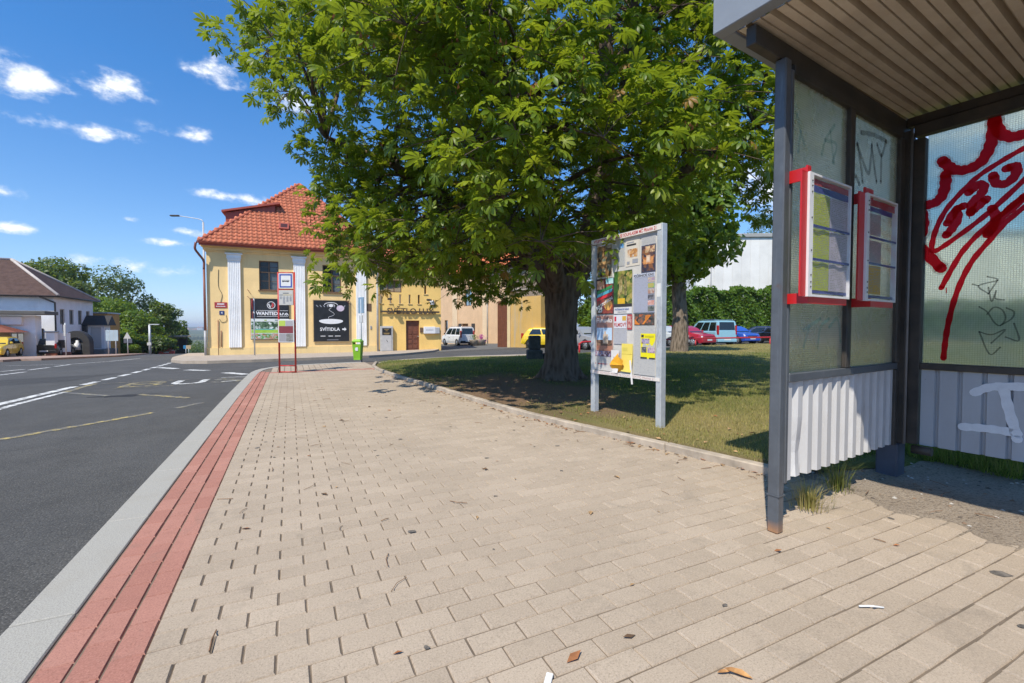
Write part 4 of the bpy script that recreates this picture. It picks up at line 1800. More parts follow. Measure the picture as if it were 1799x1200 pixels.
brown_pic = picture([(.03, .022, .018), (.16, .085, .035), (.34, .20, .09), (.07, .12, .10), (.45, .36, .25)], 10, 3)
poster(1.013, .735, 1.700, 2.095, pap((.62, .60, .55)), 'poster with dense brown and teal fantasy picture', [(.03, .97, .02, .98, brown_pic), (.14, .86, .42, .50, picture([(.35, .18, .06), (.62, .40, .18)], 20, 1))])
poster(.722, .533, 1.808, 2.105, pap((.60, .61, .62), True), 'grey text leaflet with a blue round emblem', [(.58, .92, .70, .86, picture([(.04, .20, .50), (.30, .50, .72)], 14, 4)), (.04, .22, .25, .45, picture([(.2, .06, .06), (.5, .4, .38)], 20, 2))])
poster(.515, .300, 1.790, 2.100, pap((.60, .55, .48)), 'beige leaflet with a small brown animal drawing', [(.15, .85, .32, .62, picture([(.60, .55, .48), (.34, .14, .05), (.58, .30, .10), (.60, .55, .48)], 13, 8)), (.08, .6, .84, .88, M_ink_grey), (.08, .75, .74, .80, M_ink), (.1, .3, .08, .18, M_ink_grey), (.5, .9, .10, .24, M_ink_grey)])
poster(.275, .072, 1.99, 2.105, pap((.62, .62, .63), True), 'pale half-hidden text sheet above the clock poster')
poster(.273, .072, 1.695, 1.992, pap((.05, .055, .10)), 'dark blue poster with an orange clock', [(.06, .94, .05, .96, picture([(.02, .025, .055), (.07, .05, .06), (.30, .12, .04), (.10, .08, .10)], 11, 5)), (.14, .86, .30, .56, picture([(.42, .15, .05), (.66, .32, .12), (.34, .11, .04)], 12, 6)), (.36, .64, .36, .62, pap((.62, .42, .30))), (.42, .58, .42, .56, pap((.70, .55, .42))), (.3, .95, .72, .95, picture([(.45, .12, .05), (.68, .50, .30), (.15, .05, .04)], 16, 9))])
ps = poster(1.012, .703, 1.258, 1.690, pap((.03, .03, .04)), 'black festival poster with green, blue and red slanted bands', [(.03, .97, .02, .98, picture([(.03, .025, .03), (.12, .03, .04), (.30, .06, .04), (.05, .10, .07)], 9, 11)), (.04, .45, .70, .95, picture([(.56, .28, .16), (.75, .50, .35), (.30, .10, .06)], 12, 2)), (.55, .97, .84, .99, picture([(.12, .42, .46), (.50, .70, .72)], 10, 3))], tilt=0)
for k, (z_, col) in enumerate(((.62, (.03, .22, .07)), (.52, (.08, .36, .46)), (.42, (.55, .03, .04)))):
    b = MB()
    b.add([(.01, -.0042, .432 * (z_ - .05)), (.28, -.0042, .432 * (z_ + .10)), (.29, -.0042, .432 * (z_ + .19)), (.02, -.0042, .432 * (z_ + .04))], [(0, 1, 2, 3)])
    b.build('printed_band', plain('band_print', col, .5, .2, 12), ps)
text_mesh('lettering', 'PO STOPÁCH', .05, M_ink_white, ps, 0, loc=(.15, -.0056, .13), rot=(PI / 2, -.42, 0), bold=.0015)
b = MB(); b.disc((.215, -.0046, .115), (0, -1, 0), .07, 18); b.build('printed_disc', picture([(.70, .30, .06), (.78, .45, .12), (.55, .10, .04)], 10, 7), ps)
text_mesh('lettering', '25', .08, M_ink_white, ps, 0, loc=(.075, -.0056, .05), rot=(PI / 2, 0, 0), bold=.002)
green_pic = picture([(.02, .035, .012), (.06, .11, .02), (.20, .22, .04), (.42, .33, .10), (.05, .05, .02)], 8, 13)
poster(.699, .407, 1.258, 1.752, pap((.60, .59, .60)), 'tall green film poster with a yellow block', [(0, 1, .16, 1, green_pic), (.0, .22, .16, .96, picture([(.02, .06, .015), (.06, .16, .03)], 7, 1)), (.22, .62, .22, .36, plain('poster_amber', (.66, .40, .02), .5, .12, 14)), (.30, .48, .45, .82, picture([(.40, .32, .14), (.15, .12, .03), (.52, .44, .24)], 16, 21)), (.58, .72, .42, .78, picture([(.05, .04, .02), (.33, .28, .12), (.08, .06, .02)], 16, 22)), (.0, 1, .16, .23, M_ink)],
       [('POČERNICKÉ KINO', .46, .10, .026, M_ink_blue), ('v létě pod hvězdami', .46, .045, .018, M_ink_grey)])
poster(.386, .078, 1.262, 1.690, pap((.52, .55, .68), True), 'pale blue cinema programme with a column of small pictures', [(.0, 1, .90, 1, pap((.54, .57, .69)))] + [(.70, .99, .76 - .145 * k, .88 - .145 * k, picture(c_, 22, k + 30)) for k, c_ in enumerate(([(.3, .2, .35), (.6, .5, .3)], [(.5, .35, .1), (.2, .4, .15)], [(.3, .12, .08), (.5, .45, .4)], [(.06, .06, .08), (.3, .3, .33)], [(.5, .2, .15), (.7, .6, .6)], [(.05, .06, .06), (.2, .22, .2)]))],
       [('POČERNICKÉ KINO', .5, .945, .040, M_ink)])
poster(1.008, .712, .806, 1.243, pap((.42, .24, .20)), 'poster headed Filmovka with a castle under a blue sky', [(.03, .97, .62, .97, picture([(.30, .15, .12), (.36, .20, .17), (.25, .13, .11)], 6, 3)), (.03, .95, .05, .66, picture([(.25, .42, .66), (.40, .56, .74), (.50, .62, .76)], 3, 5, False)), (.03, .95, .02, .16, picture([(.30, .12, .08), (.44, .22, .15)], 9, 2)), (.03, .95, .16, .32, picture([(.04, .03, .03), (.14, .08, .05), (.32, .18, .11)], 16, 6)), (.42, .72, .22, .48, picture([(.50, .38, .27), (.66, .54, .42)], 12, 9)), (.50, .60, .46, .56, pap((.56, .42, .32)))],
       [('Filmovka', .5, .86, .078, M_ink_white)])
poster(.697, .484, .905, 1.243, pap((.60, .61, .67), True), 'white poster with red lettering FILMOVÝ and torn strips', [(.0, 1, .55, 1, pap((.62, .62, .68))), (.05, .20, .78, .95, plain('swoosh_red', (.55, .03, .05), .5)), (.66, .95, .80, .96, plain('sun_amber', (.62, .38, .06), .5))], [('FILMOVÝ', .5, .66, .062, M_ink_red)])
poster(.478, .402, 1.075, 1.245, pap((.40, .05, .06)), 'narrow dark red leaflet scrap', [(.1, .9, .1, .9, picture([(.35, .03, .04), (.6, .4, .36), (.2, .02, .03)], 24, 2))])
ps = poster(.368, .078, 1.122, 1.250, pap((.06, .05, .05)), 'dark landscape leaflet with orange diagonals', [(.02, .98, .04, .96, picture([(.03, .03, .03), (.10, .09, .08), (.4, .12, .05), (.05, .05, .06)], 11, 15))])
for pts_ in ([(.01, .01), (.09, .005), (.01, .07)], [(.15, .012), (.25, .11), (.21, .11), (.12, .01)], [(.16, .05), (.17, .11), (.24, .11)]):
    b = MB(); b.poly([(x, -.0048, z) for x, z in pts_]); b.build('printed_block', plain('diag_orange', (.62, .20, .03), .5, .2, 14), ps)
poster(.372, .06, .575, 1.118, pap((.66, .66, .66), True), 'large white text sheet under the yellow flyer')
poster(.268, .060, .758, 1.032, pap((.76, .68, .01)), 'bright yellow flyer with four small photographs', [(.06, .62, .60, .80, picture([(.10, .08, .25), (.45, .40, .55), (.2, .12, .10)], 24, 2)), (.06, .42, .24, .46, picture([(.04, .04, .06), (.3, .3, .3)], 24, 5)), (.48, .97, .24, .46, picture([(.3, .2, .35), (.6, .45, .5), (.2, .2, .3)], 24, 8)), (.05, .22, .85, .95, M_ink), (.3, .9, .86, .92, pap((.55, .48, .02))), (.0, .45, .0, .06, M_ink), (.6, 1, .0, .05, M_ink)])
poster(1.035, .735, .745, .812, pap((.10, .08, .14)), 'narrow dark strip of crowd photographs', [(.02, .98, .05, .95, picture([(.04, .04, .06), (.25, .12, .15), (.5, .45, .5), (.1, .12, .3)], 20, 12))])
poster(1.045, .70, .575, .742, pap((.70, .68, .66), True), 'torn white sheet with a red line at the foot', [(.05, .75, .42, .50, plain('line_maroon', (.34, .05, .06), .6))], curl=.02)
poster(.56, .385, .590, .912, pap((.74, .60, .12)), 'creased yellow paper sheet hanging loose', [(.02, .98, .62, .635, pap((.5, .38, .05))), (.02, .98, .30, .315, pap((.5, .38, .05))), (.1, .55, .74, .86, pap((.62, .52, .1)))], curl=.03)
poster(.735, .60, .565, .83, pap((.66, .64, .63)), 'crumpled white scrap beside the orange envelope', [(.3, .6, .55, .7, picture([(.2, .05, .05), (.6, .55, .5)], 25, 2))], curl=.03)
# the loose orange flap
b = MB()
b.add([(.735, .05, .655), (.50, .07, .665), (.485, .075, .72), (.59, .05, .76), (.60, .04, .80), (.72, .035, .70)], [(0, 1, 2, 3, 4, 5)])
b.add([(.735, .05, .652), (.50, .07, .662), (.53, .03, .605), (.62, .02, .575), (.71, .03, .60)], [(4, 3, 2, 1, 0)])
o = b.build('orange_flap', [plain('orange_paper', (.80, .38, .02), .7, .12, 9)], board)
o['label'] = 'torn orange paper flap hanging loose'
b = MB(); b.box((.30, .045, .50), (.325, .048, .77)); o = b.build('paper_strip', pap((.72, .70, .69)), board); o.rotation_euler = (0, .12, 0)
# stickers and scribble on the posts
b = MB(); b.box((-.02, .0385, 1.42), (.03, .0395, 1.56)); b.build('sticker', pap((.66, .66, .66)), board)
b = MB(); b.box((1.035, .0385, 1.38), (1.08, .0395, 1.52)); b.build('sticker', pap((.62, .62, .62)), board)
b = MB()
for s_ in ([(.0, 1.18), (.03, 1.12), (.005, 1.04), (.03, .98), (.0, .92)], [(.03, 1.2), (.0, 1.1), (.03, 1.0)], [(-.02, 1.02), (.02, .90), (.03, .84)]):
    ribbon(b, spline(s_, 5), .004, lambda a, z, l: (a, .0392 + l, z))
b.build('pen_scribble', M_ink_grey, board)

# ================================================================== BUS STOP SIGN
M_sign_white = plain('sign_white', (.66, .67, .69), .4, .04, 8)
M_sign_blue = plain('sign_blue', (.015, .055, .33), .4, .06, 8)
M_sign_grey = plain('sign_grey', (.47, .47, .46), .55, .06, 9)
M_red_post = plain('stop_red', (.46, .035, .03), .45, .1, 5, dirt=.2)
stop = thing('bus_stop_sign', 'tall red framed bus stop sign with white and blue plate at the pavement corner', 'bus stop sign', (-.06, 12.25, .002), R(-26))
for sx_ in (-.195, .195):
    b = MB(); b.tube([(sx_, 0, -.1), (sx_, 0, 2.42)], .021, 10); b.build('post', M_red_post, stop)
for z_ in (.018, .17, 2.005, 2.405):
    b = MB(); b.tube([(-.175, 0, z_), (.175, 0, z_)], .015, 8); b.build('rung', M_red_post, stop)


def plate(name, x0, x1, z0, z1, m_, y0=-.03, y1=.0, par=stop):
    b = MB(); b.bbox((x0, y0, z0), (x1, y1, z1), .004)
    return b.build(name, m_, par)


def flatq(name, x0, x1, z0, z1, m_, par, y=-.0325):
    b = MB(); b.quad((x0, y, z0), (x1, y, z0), (x1, y, z1), (x0, y, z1))
    return b.build(name, m_, par)


sp_ = plate('sign_plate', -.172, .172, 2.03, 2.39, M_sign_white)


def ring(name, o_, i_, z0, z1, th, m_, par, y):
    b = MB()
    x0, x1 = -o_, o_
    for q in ((x0, x1, z1 - th, z1), (x0, x1, z0, z0 + th), (x0, x0 + th, z0 + th, z1 - th), (x1 - th, x1, z0 + th, z1 - th)):
        b.quad((q[0], y, q[2]), (q[1], y, q[2]), (q[1], y, q[3]), (q[0], y, q[3]))
    return b.build(name, m_, par)


ring('blue_border', .15, .12, 2.05, 2.37, .032, M_sign_blue, sp_, -.0315)
pic = MB()
for q in ((-.085, .085, 2.195, 2.232), (-.075, .07, 2.19, 2.196), (-.08, -.05, 2.18, 2.192), (.04, .07, 2.18, 2.192)):
    pic.quad((q[0], -.0318, q[2]), (q[1], -.0318, q[2]), (q[1], -.0318, q[3]), (q[0], -.0318, q[3]))
pic.build('bus_pictogram', M_ink, sp_)
pic = MB()
for k in range(5):
    x_ = -.075 + k * .031
    pic.quad((x_, -.0322, 2.213), (x_ + .024, -.0322, 2.213), (x_ + .024, -.0322, 2.227), (x_, -.0322, 2.227))
pic.build('bus_pictogram_windows', M_sign_white, sp_)
st = plate('stop_name_plate', -.172, .172, 1.63, 1.985, M_sign_grey)
nm = MB()
for k in range(7):
    x_ = -.068 + k * .02
    nm.quad((x_, -.0318, 1.905), (x_ + .014, -.0318, 1.905), (x_ + .014, -.0318, 1.925), (x_, -.0318, 1.925))
nm.build('stop_name', M_ink, st)
flatq('line_bar', -.16, -.07, 1.868, 1.878, M_ink, st)
flatq('line_bar', -.065, .15, 1.868, 1.878, plain('amber_bar', (.50, .38, .06), .5), st)
for c_, (x_, n_) in enumerate(((-.145, 4), (-.07, 14), (.01, 10), (.09, 9))):
    nm = MB()
    nm.quad((x_ + .015, -.0322, 1.835), (x_ + .035, -.0322, 1.835), (x_ + .035, -.0322, 1.852), (x_ + .015, -.0322, 1.852))
    for k in range(n_):
        z_ = 1.815 - k * .0115
        nm.quad((x_, -.0322, z_), (x_ + .055 - (k % 3) * .008, -.0322, z_), (x_ + .055 - (k % 3) * .008, -.0322, z_ + .006), (x_, -.0322, z_ + .006))
    nm.build('timetable_column', M_ink_grey, st)
tb = plate('timetable_box', -.19, .19, .735, 1.285, M_sign_white, -.05, -.005)
flatq('timetable_sheet', -.17, -.015, 1.13, 1.26, pap((.40, .52, .09)), tb, -.0525)
flatq('timetable_sheet', -.01, .17, 1.13, 1.26, pap((.54, .53, .58), True), tb, -.0525)
flatq('timetable_sheet', -.17, .17, .955, 1.125, plain('maroon_sheet', (.20, .035, .045), .5, .15, 9), tb, -.0525)
flatq('timetable_sheet', -.17, -.005, .755, .945, pap((.46, .45, .48), True), tb, -.0525)
flatq('timetable_sheet', .0, .17, .755, .945, picture([(.10, .10, .09), (.28, .28, .27), (.16, .15, .15)], 9, 4), tb, -.0525)

# ================================================================== LITTER ON THE PAVING
M_paper_white = plain('litter_paper', (.74, .74, .72), .8, .06, 20)
o = MB().bbox((-.011, -.030, .0), (.011, .030, .006), .002).build('paper_scrap', M_paper_white, None, (.705, 1.19, .003), (0, .05, R(-42)))
tag(o, 'small white folded paper scrap lying on the paving in the foreground', 'litter')
b = MB(); b.tube([(-.045, 0, .004), (.0, .002, .006), (.045, 0, .004)], .0035, 7)
o = b.build('paper_stick', M_paper_white, None, (2.03, .955, .003), (0, 0, R(-32)))
tag(o, 'thin white lolly stick on the paving in front of the shelter', 'litter')
M_dryleaf = plain('dry_leaf', (.34, .15, .05), .8, .35, 25, col2=(.45, .24, .09))


def dry_leaf(loc, rz, s_, label, group=None):
    b = MB()
    pts_ = [(0, 0), (.25, .13), (.6, .17), (.85, .08), (1, 0), (.8, -.09), (.55, -.15), (.2, -.11)]
    vs = [(x * s_, y * s_, .006 + .05 * s_ * (abs(y) * 4) ** 1.5 + .06 * s_ * math.sin(x * 3)) for x, y in pts_] + [(x * s_, 0, .004 + .02 * s_ * math.sin(x * 3)) for x in (.25, .6, .85)]
    b.add(vs, [(0, 8, 1), (8, 9, 2, 1), (9, 10, 3, 2), (10, 4, 3), (0, 7, 8), (7, 6, 9, 8), (6, 5, 10, 9), (5, 4, 10)], 0, True)
    o = b.build('fallen_leaf', M_dryleaf, None, loc, (0, 0, rz))
    return tag(o, label, 'leaf', group)


dry_leaf((1.235, .985, .003), R(-60), .085, 'curled brown chestnut leaf on the paving near the bottom edge')
dry_leaf((1.20, .98, .003), R(-20), .045, 'dark brown stalk-like leaf next to the curled leaf')
# chewing-gum spots, twigs and crumbs: nobody could count them
b = MB()
for k in range(70):
    x, y = random.uniform(-.3, 3.6), random.uniform(.4, 7.0)
    if x > xe(max(y, 2.1)) - .1:
        continue
    r_ = abs(random.gauss(.006, .005)) + .003
    if x > 1.6 and y < 2.3 and random.random() < .35:
        r_ *= 1.9
    an = random.random() * PI
    vs = []
    for q in range(9):
        a_ = 2 * PI * q / 9
        rr_ = r_ * random.uniform(.75, 1.2)
        px_, py_ = rr_ * math.cos(a_) * 1.5, rr_ * math.sin(a_)
        vs.append((x + px_ * math.cos(an) - py_ * math.sin(an), y + px_ * math.sin(an) + py_ * math.cos(an), .0035))
    b.add(vs, [tuple(range(9))])
tag(b.build('gum_spots', plain('old_gum', (.085, .075, .066), .8, .4, 30, col2=(.16, .14, .12)), pavement), kind='stuff')
b = MB()
for k in range(105):
    y = random.uniform(.5, 9)
    if random.random() < .6:
        x = xe(y) - abs(random.gauss(0, .12)) - .01 if y > 2.1 else random.uniform(2.5, 4)
    else:
        x = random.uniform(-.4, 3)
        if x > xe(max(2.1, y)) - .05:
            continue
    an, L = random.uniform(0, PI), random.uniform(.015, .07)
    dx, dy = math.cos(an) * L, math.sin(an) * L
    kx = random.uniform(-.3, .3)
    z = .006 + (dirt_z(x, y) + .008 if (x > 3 and y < 2.2 and dirt_z(x, y) > 0) else 0)
    b.tube([(x - dx, y - dy, z), (x - dy * kx, y + dx * kx, z + .003), (x + dx, y + dy, z)], random.uniform(.0012, .0028), 4, caps=False)
tag(b.build('twigs', plain('twig_bark', (.20, .11, .06), .85, .4, 30), pavement), kind='stuff')

# tufts at the foot of the side panel
M_tuft_dry = plain('tuft_straw', (.36, .24, .11), .8, .3, 20, col2=(.46, .36, .18))


def tuft(label, loc, n, h, spread, dryness):
    V, F, rn, dy = [], [], [], []
    for k in range(n):
        an = random.uniform(0, 2 * PI)
        r0 = abs(random.gauss(0, spread * .35))
        L = h * random.uniform(.5, 1.2)
        lean = random.uniform(.15, 1.0)
        x0, y0 = math.cos(an) * r0, math.sin(an) * r0
        w = .0022
        P = []
        for q in range(4):
            t_ = q / 3
            P.append((x0 + math.cos(an) * lean * L * t_ * t_ * .8, y0 + math.sin(an) * lean * L * t_ * t_ * .8, L * (t_ - .35 * lean * t_ * t_)))
        b0 = len(V)
        for q, p_ in enumerate(P):
            ww = w * (1 - q / 3.3)
            V += [(p_[0] - math.sin(an) * ww, p_[1] + math.cos(an) * ww, p_[2]), (p_[0] + math.sin(an) * ww, p_[1] - math.cos(an) * ww, p_[2])]
        for q in range(3):
            F.append((b0 + 2 * q, b0 + 2 * q + 1, b0 + 2 * q + 3, b0 + 2 * q + 2))
        rn += [random.random()] * 8
        dy += [min(1, max(0, dryness + random.gauss(0, .2)))] * 8
    o = mesh_obj('grass_tuft', array_mesh('grass_tuft', V, F, M_blade, rn, dy), None, loc)
    return tag(o, label, 'grass tuft')


tuft('dry straw coloured grass tuft at the foot of the corrugated side panel', sh_world(.50, .06, .01), 260, .17, .16, .85)
tuft('green and yellow long-bladed grass tuft under the corrugated panel near the corner', sh_world(.98, .10, .015), 170, .22, .14, .4)
# ================================================================== BUILDINGS
def plaster(name, col, stain=(.30, .22, .12), amt=.3):
    t = NT(name)
    co = t.coord()
    n = t.noise(.8, 7, .65, co, .3)
    f = t.noise(9, 6, .7, co)
    st = t.noise(1.0, 6, .7, t.coord('Object', (2.2, 2.2, .22)), .4)
    c = t.ramp(n, [(.3, scl(col, .88)), (.7, scl(col, 1.06))])
    c = t.mix(t.ramp(st, [(.52, 0.0), (.75, amt)]), c, stain)
    c = t.mix(t.ramp(f, [(.60, 0.0), (.75, .22)]), c, scl(col, 1.25))
    return t.done(t.bsdf(c, .93, 0, .2, t.bump(f, .3, .01)))


M_ochre = plaster('ochre_plaster', (.88, .64, .31), (.62, .44, .21), .45)
M_ochre2 = plaster('ochre_plaster_annex', (.88, .59, .20), (.58, .38, .15), .4)
M_plinth = plaster('plinth_plaster', (.78, .59, .29), (.48, .35, .18), .4)
M_stucco_white = plaster('stucco_white', (.88, .88, .87), (.45, .44, .42), .25)
M_winwood = plain('window_wood', (.13, .075, .04), .6, .25, 9, bump=.2, bscale=40)
M_curtain = plain('net_curtain', (.70, .73, .78), .9, .12, 14)


def glass_mat():
    t = NT('window_glass')
    n = t.noise(2.0, 3, .5)
    tp = t.n.new('ShaderNodeBsdfTransparent')
    tp.inputs['Color'].default_value = (.75, .8, .8, 1)
    m = t.n.new('ShaderNodeMixShader')
    m.inputs[0].default_value = .55
    t.l.new(t.bsdf((.02, .025, .03), .06, 0, .8, t.bump(n, .05, .02)), m.inputs[1])
    t.l.new(tp.outputs[0], m.inputs[2])
    return t.done(m.outputs[0])


M_glass = glass_mat()


def tile_mat(name, col, var=.18):
    t = NT(name)
    r_ = t.attr('rnd')
    f = t.noise(12, 6, .7)
    c = t.mix(r_, scl(col, 1 - var), scl(col, 1 + var))
    c = t.mix(t.ramp(f, [(.55, 0.0), (.75, .3)]), c, scl(col, .5))
    return t.done(t.bsdf(c, .75, 0, .35, t.bump(f, .3, .01)))


M_tile = tile_mat('roof_tile_red', (.52, .165, .085), .15)
M_tile_ridge = plain('ridge_tile_red', (.44, .115, .06), .75, .2, 4)
M_redmetal = plain('red_sheet_metal', (.36, .075, .045), .5, .15, 3, dirt=.25)
M_pipe_brown = plain('downpipe_brown', (.22, .075, .05), .5, .2, 3)
M_pipe_grey = plain('downpipe_grey', (.36, .36, .36), .45, .2, 3)
M_door_brown = plain('door_brown', (.155, .055, .03), .55, .25, 5, bump=.3, bscale=30)
M_black_vinyl = plain('banner_black', (.016, .017, .020), .4, .3, 3)
M_white_print = plain('banner_white_print', (.74, .74, .76), .5, .05, 8)


def wall_holes(mb, x0, x1, z0, z1, holes, y=0.0, depth=.32, mi=0):
    """front face at y with rectangular openings (a, b, c, d) and their reveals"""
    xs = sorted(set([x0, x1] + [h[0] for h in holes] + [h[1] for h in holes]))
    zs = sorted(set([z0, z1] + [h[2] for h in holes] + [h[3] for h in holes]))
    for i in range(len(xs) - 1):
        for j in range(len(zs) - 1):
            cx, cz = (xs[i] + xs[i + 1]) / 2, (zs[j] + zs[j + 1]) / 2
            if any(h[0] < cx < h[1] and h[2] < cz < h[3] for h in holes):
                continue
            mb.quad((xs[i], y, zs[j]), (xs[i + 1], y, zs[j]), (xs[i + 1], y, zs[j + 1]), (xs[i], y, zs[j + 1]), mi)
    for a, b, c, d in holes:
        e = y + depth
        mb.quad((a, y, c), (a, e, c), (b, e, c), (b, y, c), mi)
        mb.quad((a, y, d), (b, y, d), (b, e, d), (a, e, d), mi)
        mb.quad((a, y, c), (a, y, d), (a, e, d), (a, e, c), mi)
        mb.quad((b, y, c), (b, e, c), (b, e, d), (b, y, d), mi)


def window(parent, a, b, c, d, y, wood=None, nx=2, split=.62, curtain=True, fw=.06):
    """frame with bars, panes as children"""
    wood = wood or M_winwood
    m = MB()
    for q in ((a, a + fw, c, d), (b - fw, b, c, d)):
        m.box((q[0], y, q[2]), (q[1], y + .07, q[3]))
    for q in ((c, c + fw), (d - fw, d)):
        m.box((a + fw, y, q[0]), (b - fw, y + .07, q[1]))
    zc = [c + fw, d - fw]
    if split:
        zm = c + (d - c) * split
        m.box((a + fw, y - .008, zm - fw * .5), (b - fw, y + .07, zm + fw * .5))
        zc = [c + fw, zm - fw * .5, zm + fw * .5, d - fw]
    w = (b - a - 2 * fw) / nx
    for k in range(1, nx):
        xm = a + fw + w * k
        for z0, z1 in zip(zc[::2], zc[1::2]):
            m.box((xm - fw * .5, y - .004, z0), (xm + fw * .5, y + .066, z1))
    f = m.build('window', wood, parent)
    for k in range(nx):
        x0, x1 = a + fw + w * k + (fw * .5 if k else 0), a + fw + w * (k + 1) - (fw * .5 if k < nx - 1 else 0)
        for z0, z1 in zip(zc[::2], zc[1::2]):
            p = MB(); p.quad((x0, y + .04, z0), (x1, y + .04, z0), (x1, y + .04, z1), (x0, y + .04, z1))
            p.build('pane', M_glass, f)
            if split and z1 - z0 > .5 and fw >= .05:
                p = MB(); p.box((x0, y + .022, (z0 + z1) / 2 - .012), (x1, y + .05, (z0 + z1) / 2 + .012)); p.build('glazing_bar', wood, f)
    return f


# ------------------------------------------------------------------ the yellow corner house
house = thing('yellow_house', 'ochre two-storey corner house with white fluted pilasters and red tiled hip roof', 'house', (FO[0], FO[1], 0), fa)
HD = 12.0
EZ = 6.05
W1 = (2.78, 3.87, 3.43, 5.27)
W2 = (6.45, 7.60, 3.40, 5.20)
b = MB()
wall_holes(b, 0, 9.86, -.15, EZ, [W1, W2])
b.quad((0, HD, -1.4), (0, 0, -1.4), (0, 0, EZ), (0, HD, EZ))
b.quad((9.86, 0, -.15), (9.86, HD, -.15), (9.86, HD, EZ), (9.86, 0, EZ))
b.quad((0, 0.4, EZ), (9.86, .4, EZ), (9.86, HD, EZ), (0, HD, EZ))
b.build('wall', M_ochre, house)
b = MB(); b.box((-.06, -.06, -1.5), (9.86, .3, -.152)); b.build('plinth', M_plinth, house)
for W_ in (W1, W2):
    f = window(house, *W_, y=.10)
    m = MB()
    n_ = 24
    for k in range(n_):
        x0 = W_[0] + .55 * (W_[1] - W_[0]) + (W_[1] - W_[0]) * .42 * k / n_
        x1 = x0 + (W_[1] - W_[0]) * .42 / n_
        m.quad((x0, .20 + .02 * (k % 2), W_[2]), (x1, .20 + .02 * ((k + 1) % 2), W_[2]), (x1, .20 + .02 * ((k + 1) % 2), W_[3]), (x0, .20 + .02 * (k % 2), W_[3]))
    m.build('curtain', M_curtain, f)
    m = MB(); m.box((W_[0] - .06, -.10, W_[2] - .05), (W_[1] + .06, .10, W_[2] - .002)); m.build('sill', M_winwood, f)
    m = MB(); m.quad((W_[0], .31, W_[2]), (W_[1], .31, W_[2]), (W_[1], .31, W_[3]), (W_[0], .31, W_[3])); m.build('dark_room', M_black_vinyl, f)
# cornice
for z0, z1, y0 in ((5.66, 5.74, -.07), (5.745, 5.92, -.14), (5.925, 6.06, -.25)):
    b = MB(); b.bbox((y0, y0, z0), (10.0, HD, z1), .015); b.build('cornice_course', M_ochre, house)
# pilasters with flutes
for x0 in (1.12, 4.73, 8.52):
    w = .66
    b = MB()
    pts = []
    nf = 6
    mar = .05
    fw_ = (w - 2 * mar) / nf
    prof = [(0, 0)]
    prof.append((0, -.13)); prof.append((mar, -.13))
    for k in range(nf):
        a0 = mar + fw_ * k
        prof += [(a0 + fw_ * .24, -.13), (a0 + fw_ * .34, -.105), (a0 + fw_ * .66, -.105), (a0 + fw_ * .76, -.13)]
    prof += [(w - mar, -.13), (w, -.13), (w, 0)]
    b.prism([(x0 + a, c) for a, c in prof][::-1] if False else [(x0 + a, c) for a, c in prof], -.14, 5.2)
    pl_ = b.build('pilaster', M_stucco_white, house)
    for (z0, z1, e) in ((5.2, 5.30, .03), (5.302, 5.36, .06), (5.362, 5.54, .05), (5.542, 5.62, .13)):
        c_ = MB(); c_.bbox((x0 - e, -.14 - e, z0), (x0 + w + e, -.001, z1), .012); c_.build('capital', M_stucco_white, pl_)
# roof: two hips, front slope with single tiles
ov = .45
pitch = math.tan(R(45.8))
KR = (HD + 2 * ov) / 2
RX0, RX1 = -ov + .2, 10.35
z_e = 6.16
rise = KR * pitch
b = MB()
A_, B_, C_, D_ = (RX0, -ov, z_e), (RX1, -ov, z_e), (RX1, HD + ov, z_e), (RX0, HD + ov, z_e)
kx = min(KR, (RX1 - RX0) / 2 - .02)
E_, F_ = (RX0 + kx, KR - ov - (KR - kx), z_e + kx * pitch), (RX1 - kx, KR - ov - (KR - kx), z_e + kx * pitch)
G_, H_ = (RX0 + kx, HD + ov - kx, z_e + kx * pitch), (RX1 - kx, HD + ov - kx, z_e + kx * pitch)
b.poly([A_, B_, F_, E_]); b.poly([B_, C_, H_, F_]); b.poly([C_, D_, G_, H_]); b.poly([D_, A_, E_, G_]); b.poly([E_, F_, H_, G_])
b.poly([A_, D_, C_, B_])
b.build('roof', M_tile_ridge, house)
# tiles on the front slope
V, F, rn = [], [], []
TP, TR = .272, .345
cs_, sn_ = math.cos(R(45.8)), math.sin(R(45.8))
prof = [(0, .0), (.045, .055), (.11, .062), (.165, .018), (.225, .0), (.272, .002)]
row = 0
while True:
    sl = row * TR
    k = sl * cs_
    if k > kx:
        break
    x = RX0 + k - .12
    while x + TP < RX1 - k + .12:
        if x + TP * .5 > RX0 + k - .02 and x + TP * .5 < RX1 - k + .02 and not (4.02 < x + .13 < 4.55 and 3.10 < sl < 3.75 and False):
            r_ = random.random()
            base = len(V)
            for (s_, hh) in ((sl - .04, .052), (sl + TR + .03, .012)):
                for a, c in prof:
                    o_ = hh + c
                    V.append((x + a, -ov + s_ * cs_ - o_ * sn_, z_e + s_ * sn_ + o_ * cs_))
            m_ = len(prof)
            for a, c in prof:                   # lower lip
                o_ = .022 + c * .55
                s_ = sl - .036
                V.append((x + a, -ov + s_ * cs_ - o_ * sn_, z_e + s_ * sn_ + o_ * cs_))
            for i in range(m_ - 1):
                F.append((base + i, base + i + 1, base + m_ + i + 1, base + m_ + i))
                F.append((base + 2 * m_ + i, base + 2 * m_ + i + 1, base + i + 1, base + i))
            rn += [r_] * (3 * m_)
        x += TP
    row += 1
o = mesh_obj('roof_tiles', array_mesh('roof_tiles', V, F, M_tile, rn), house)
tag(o, kind='stuff')
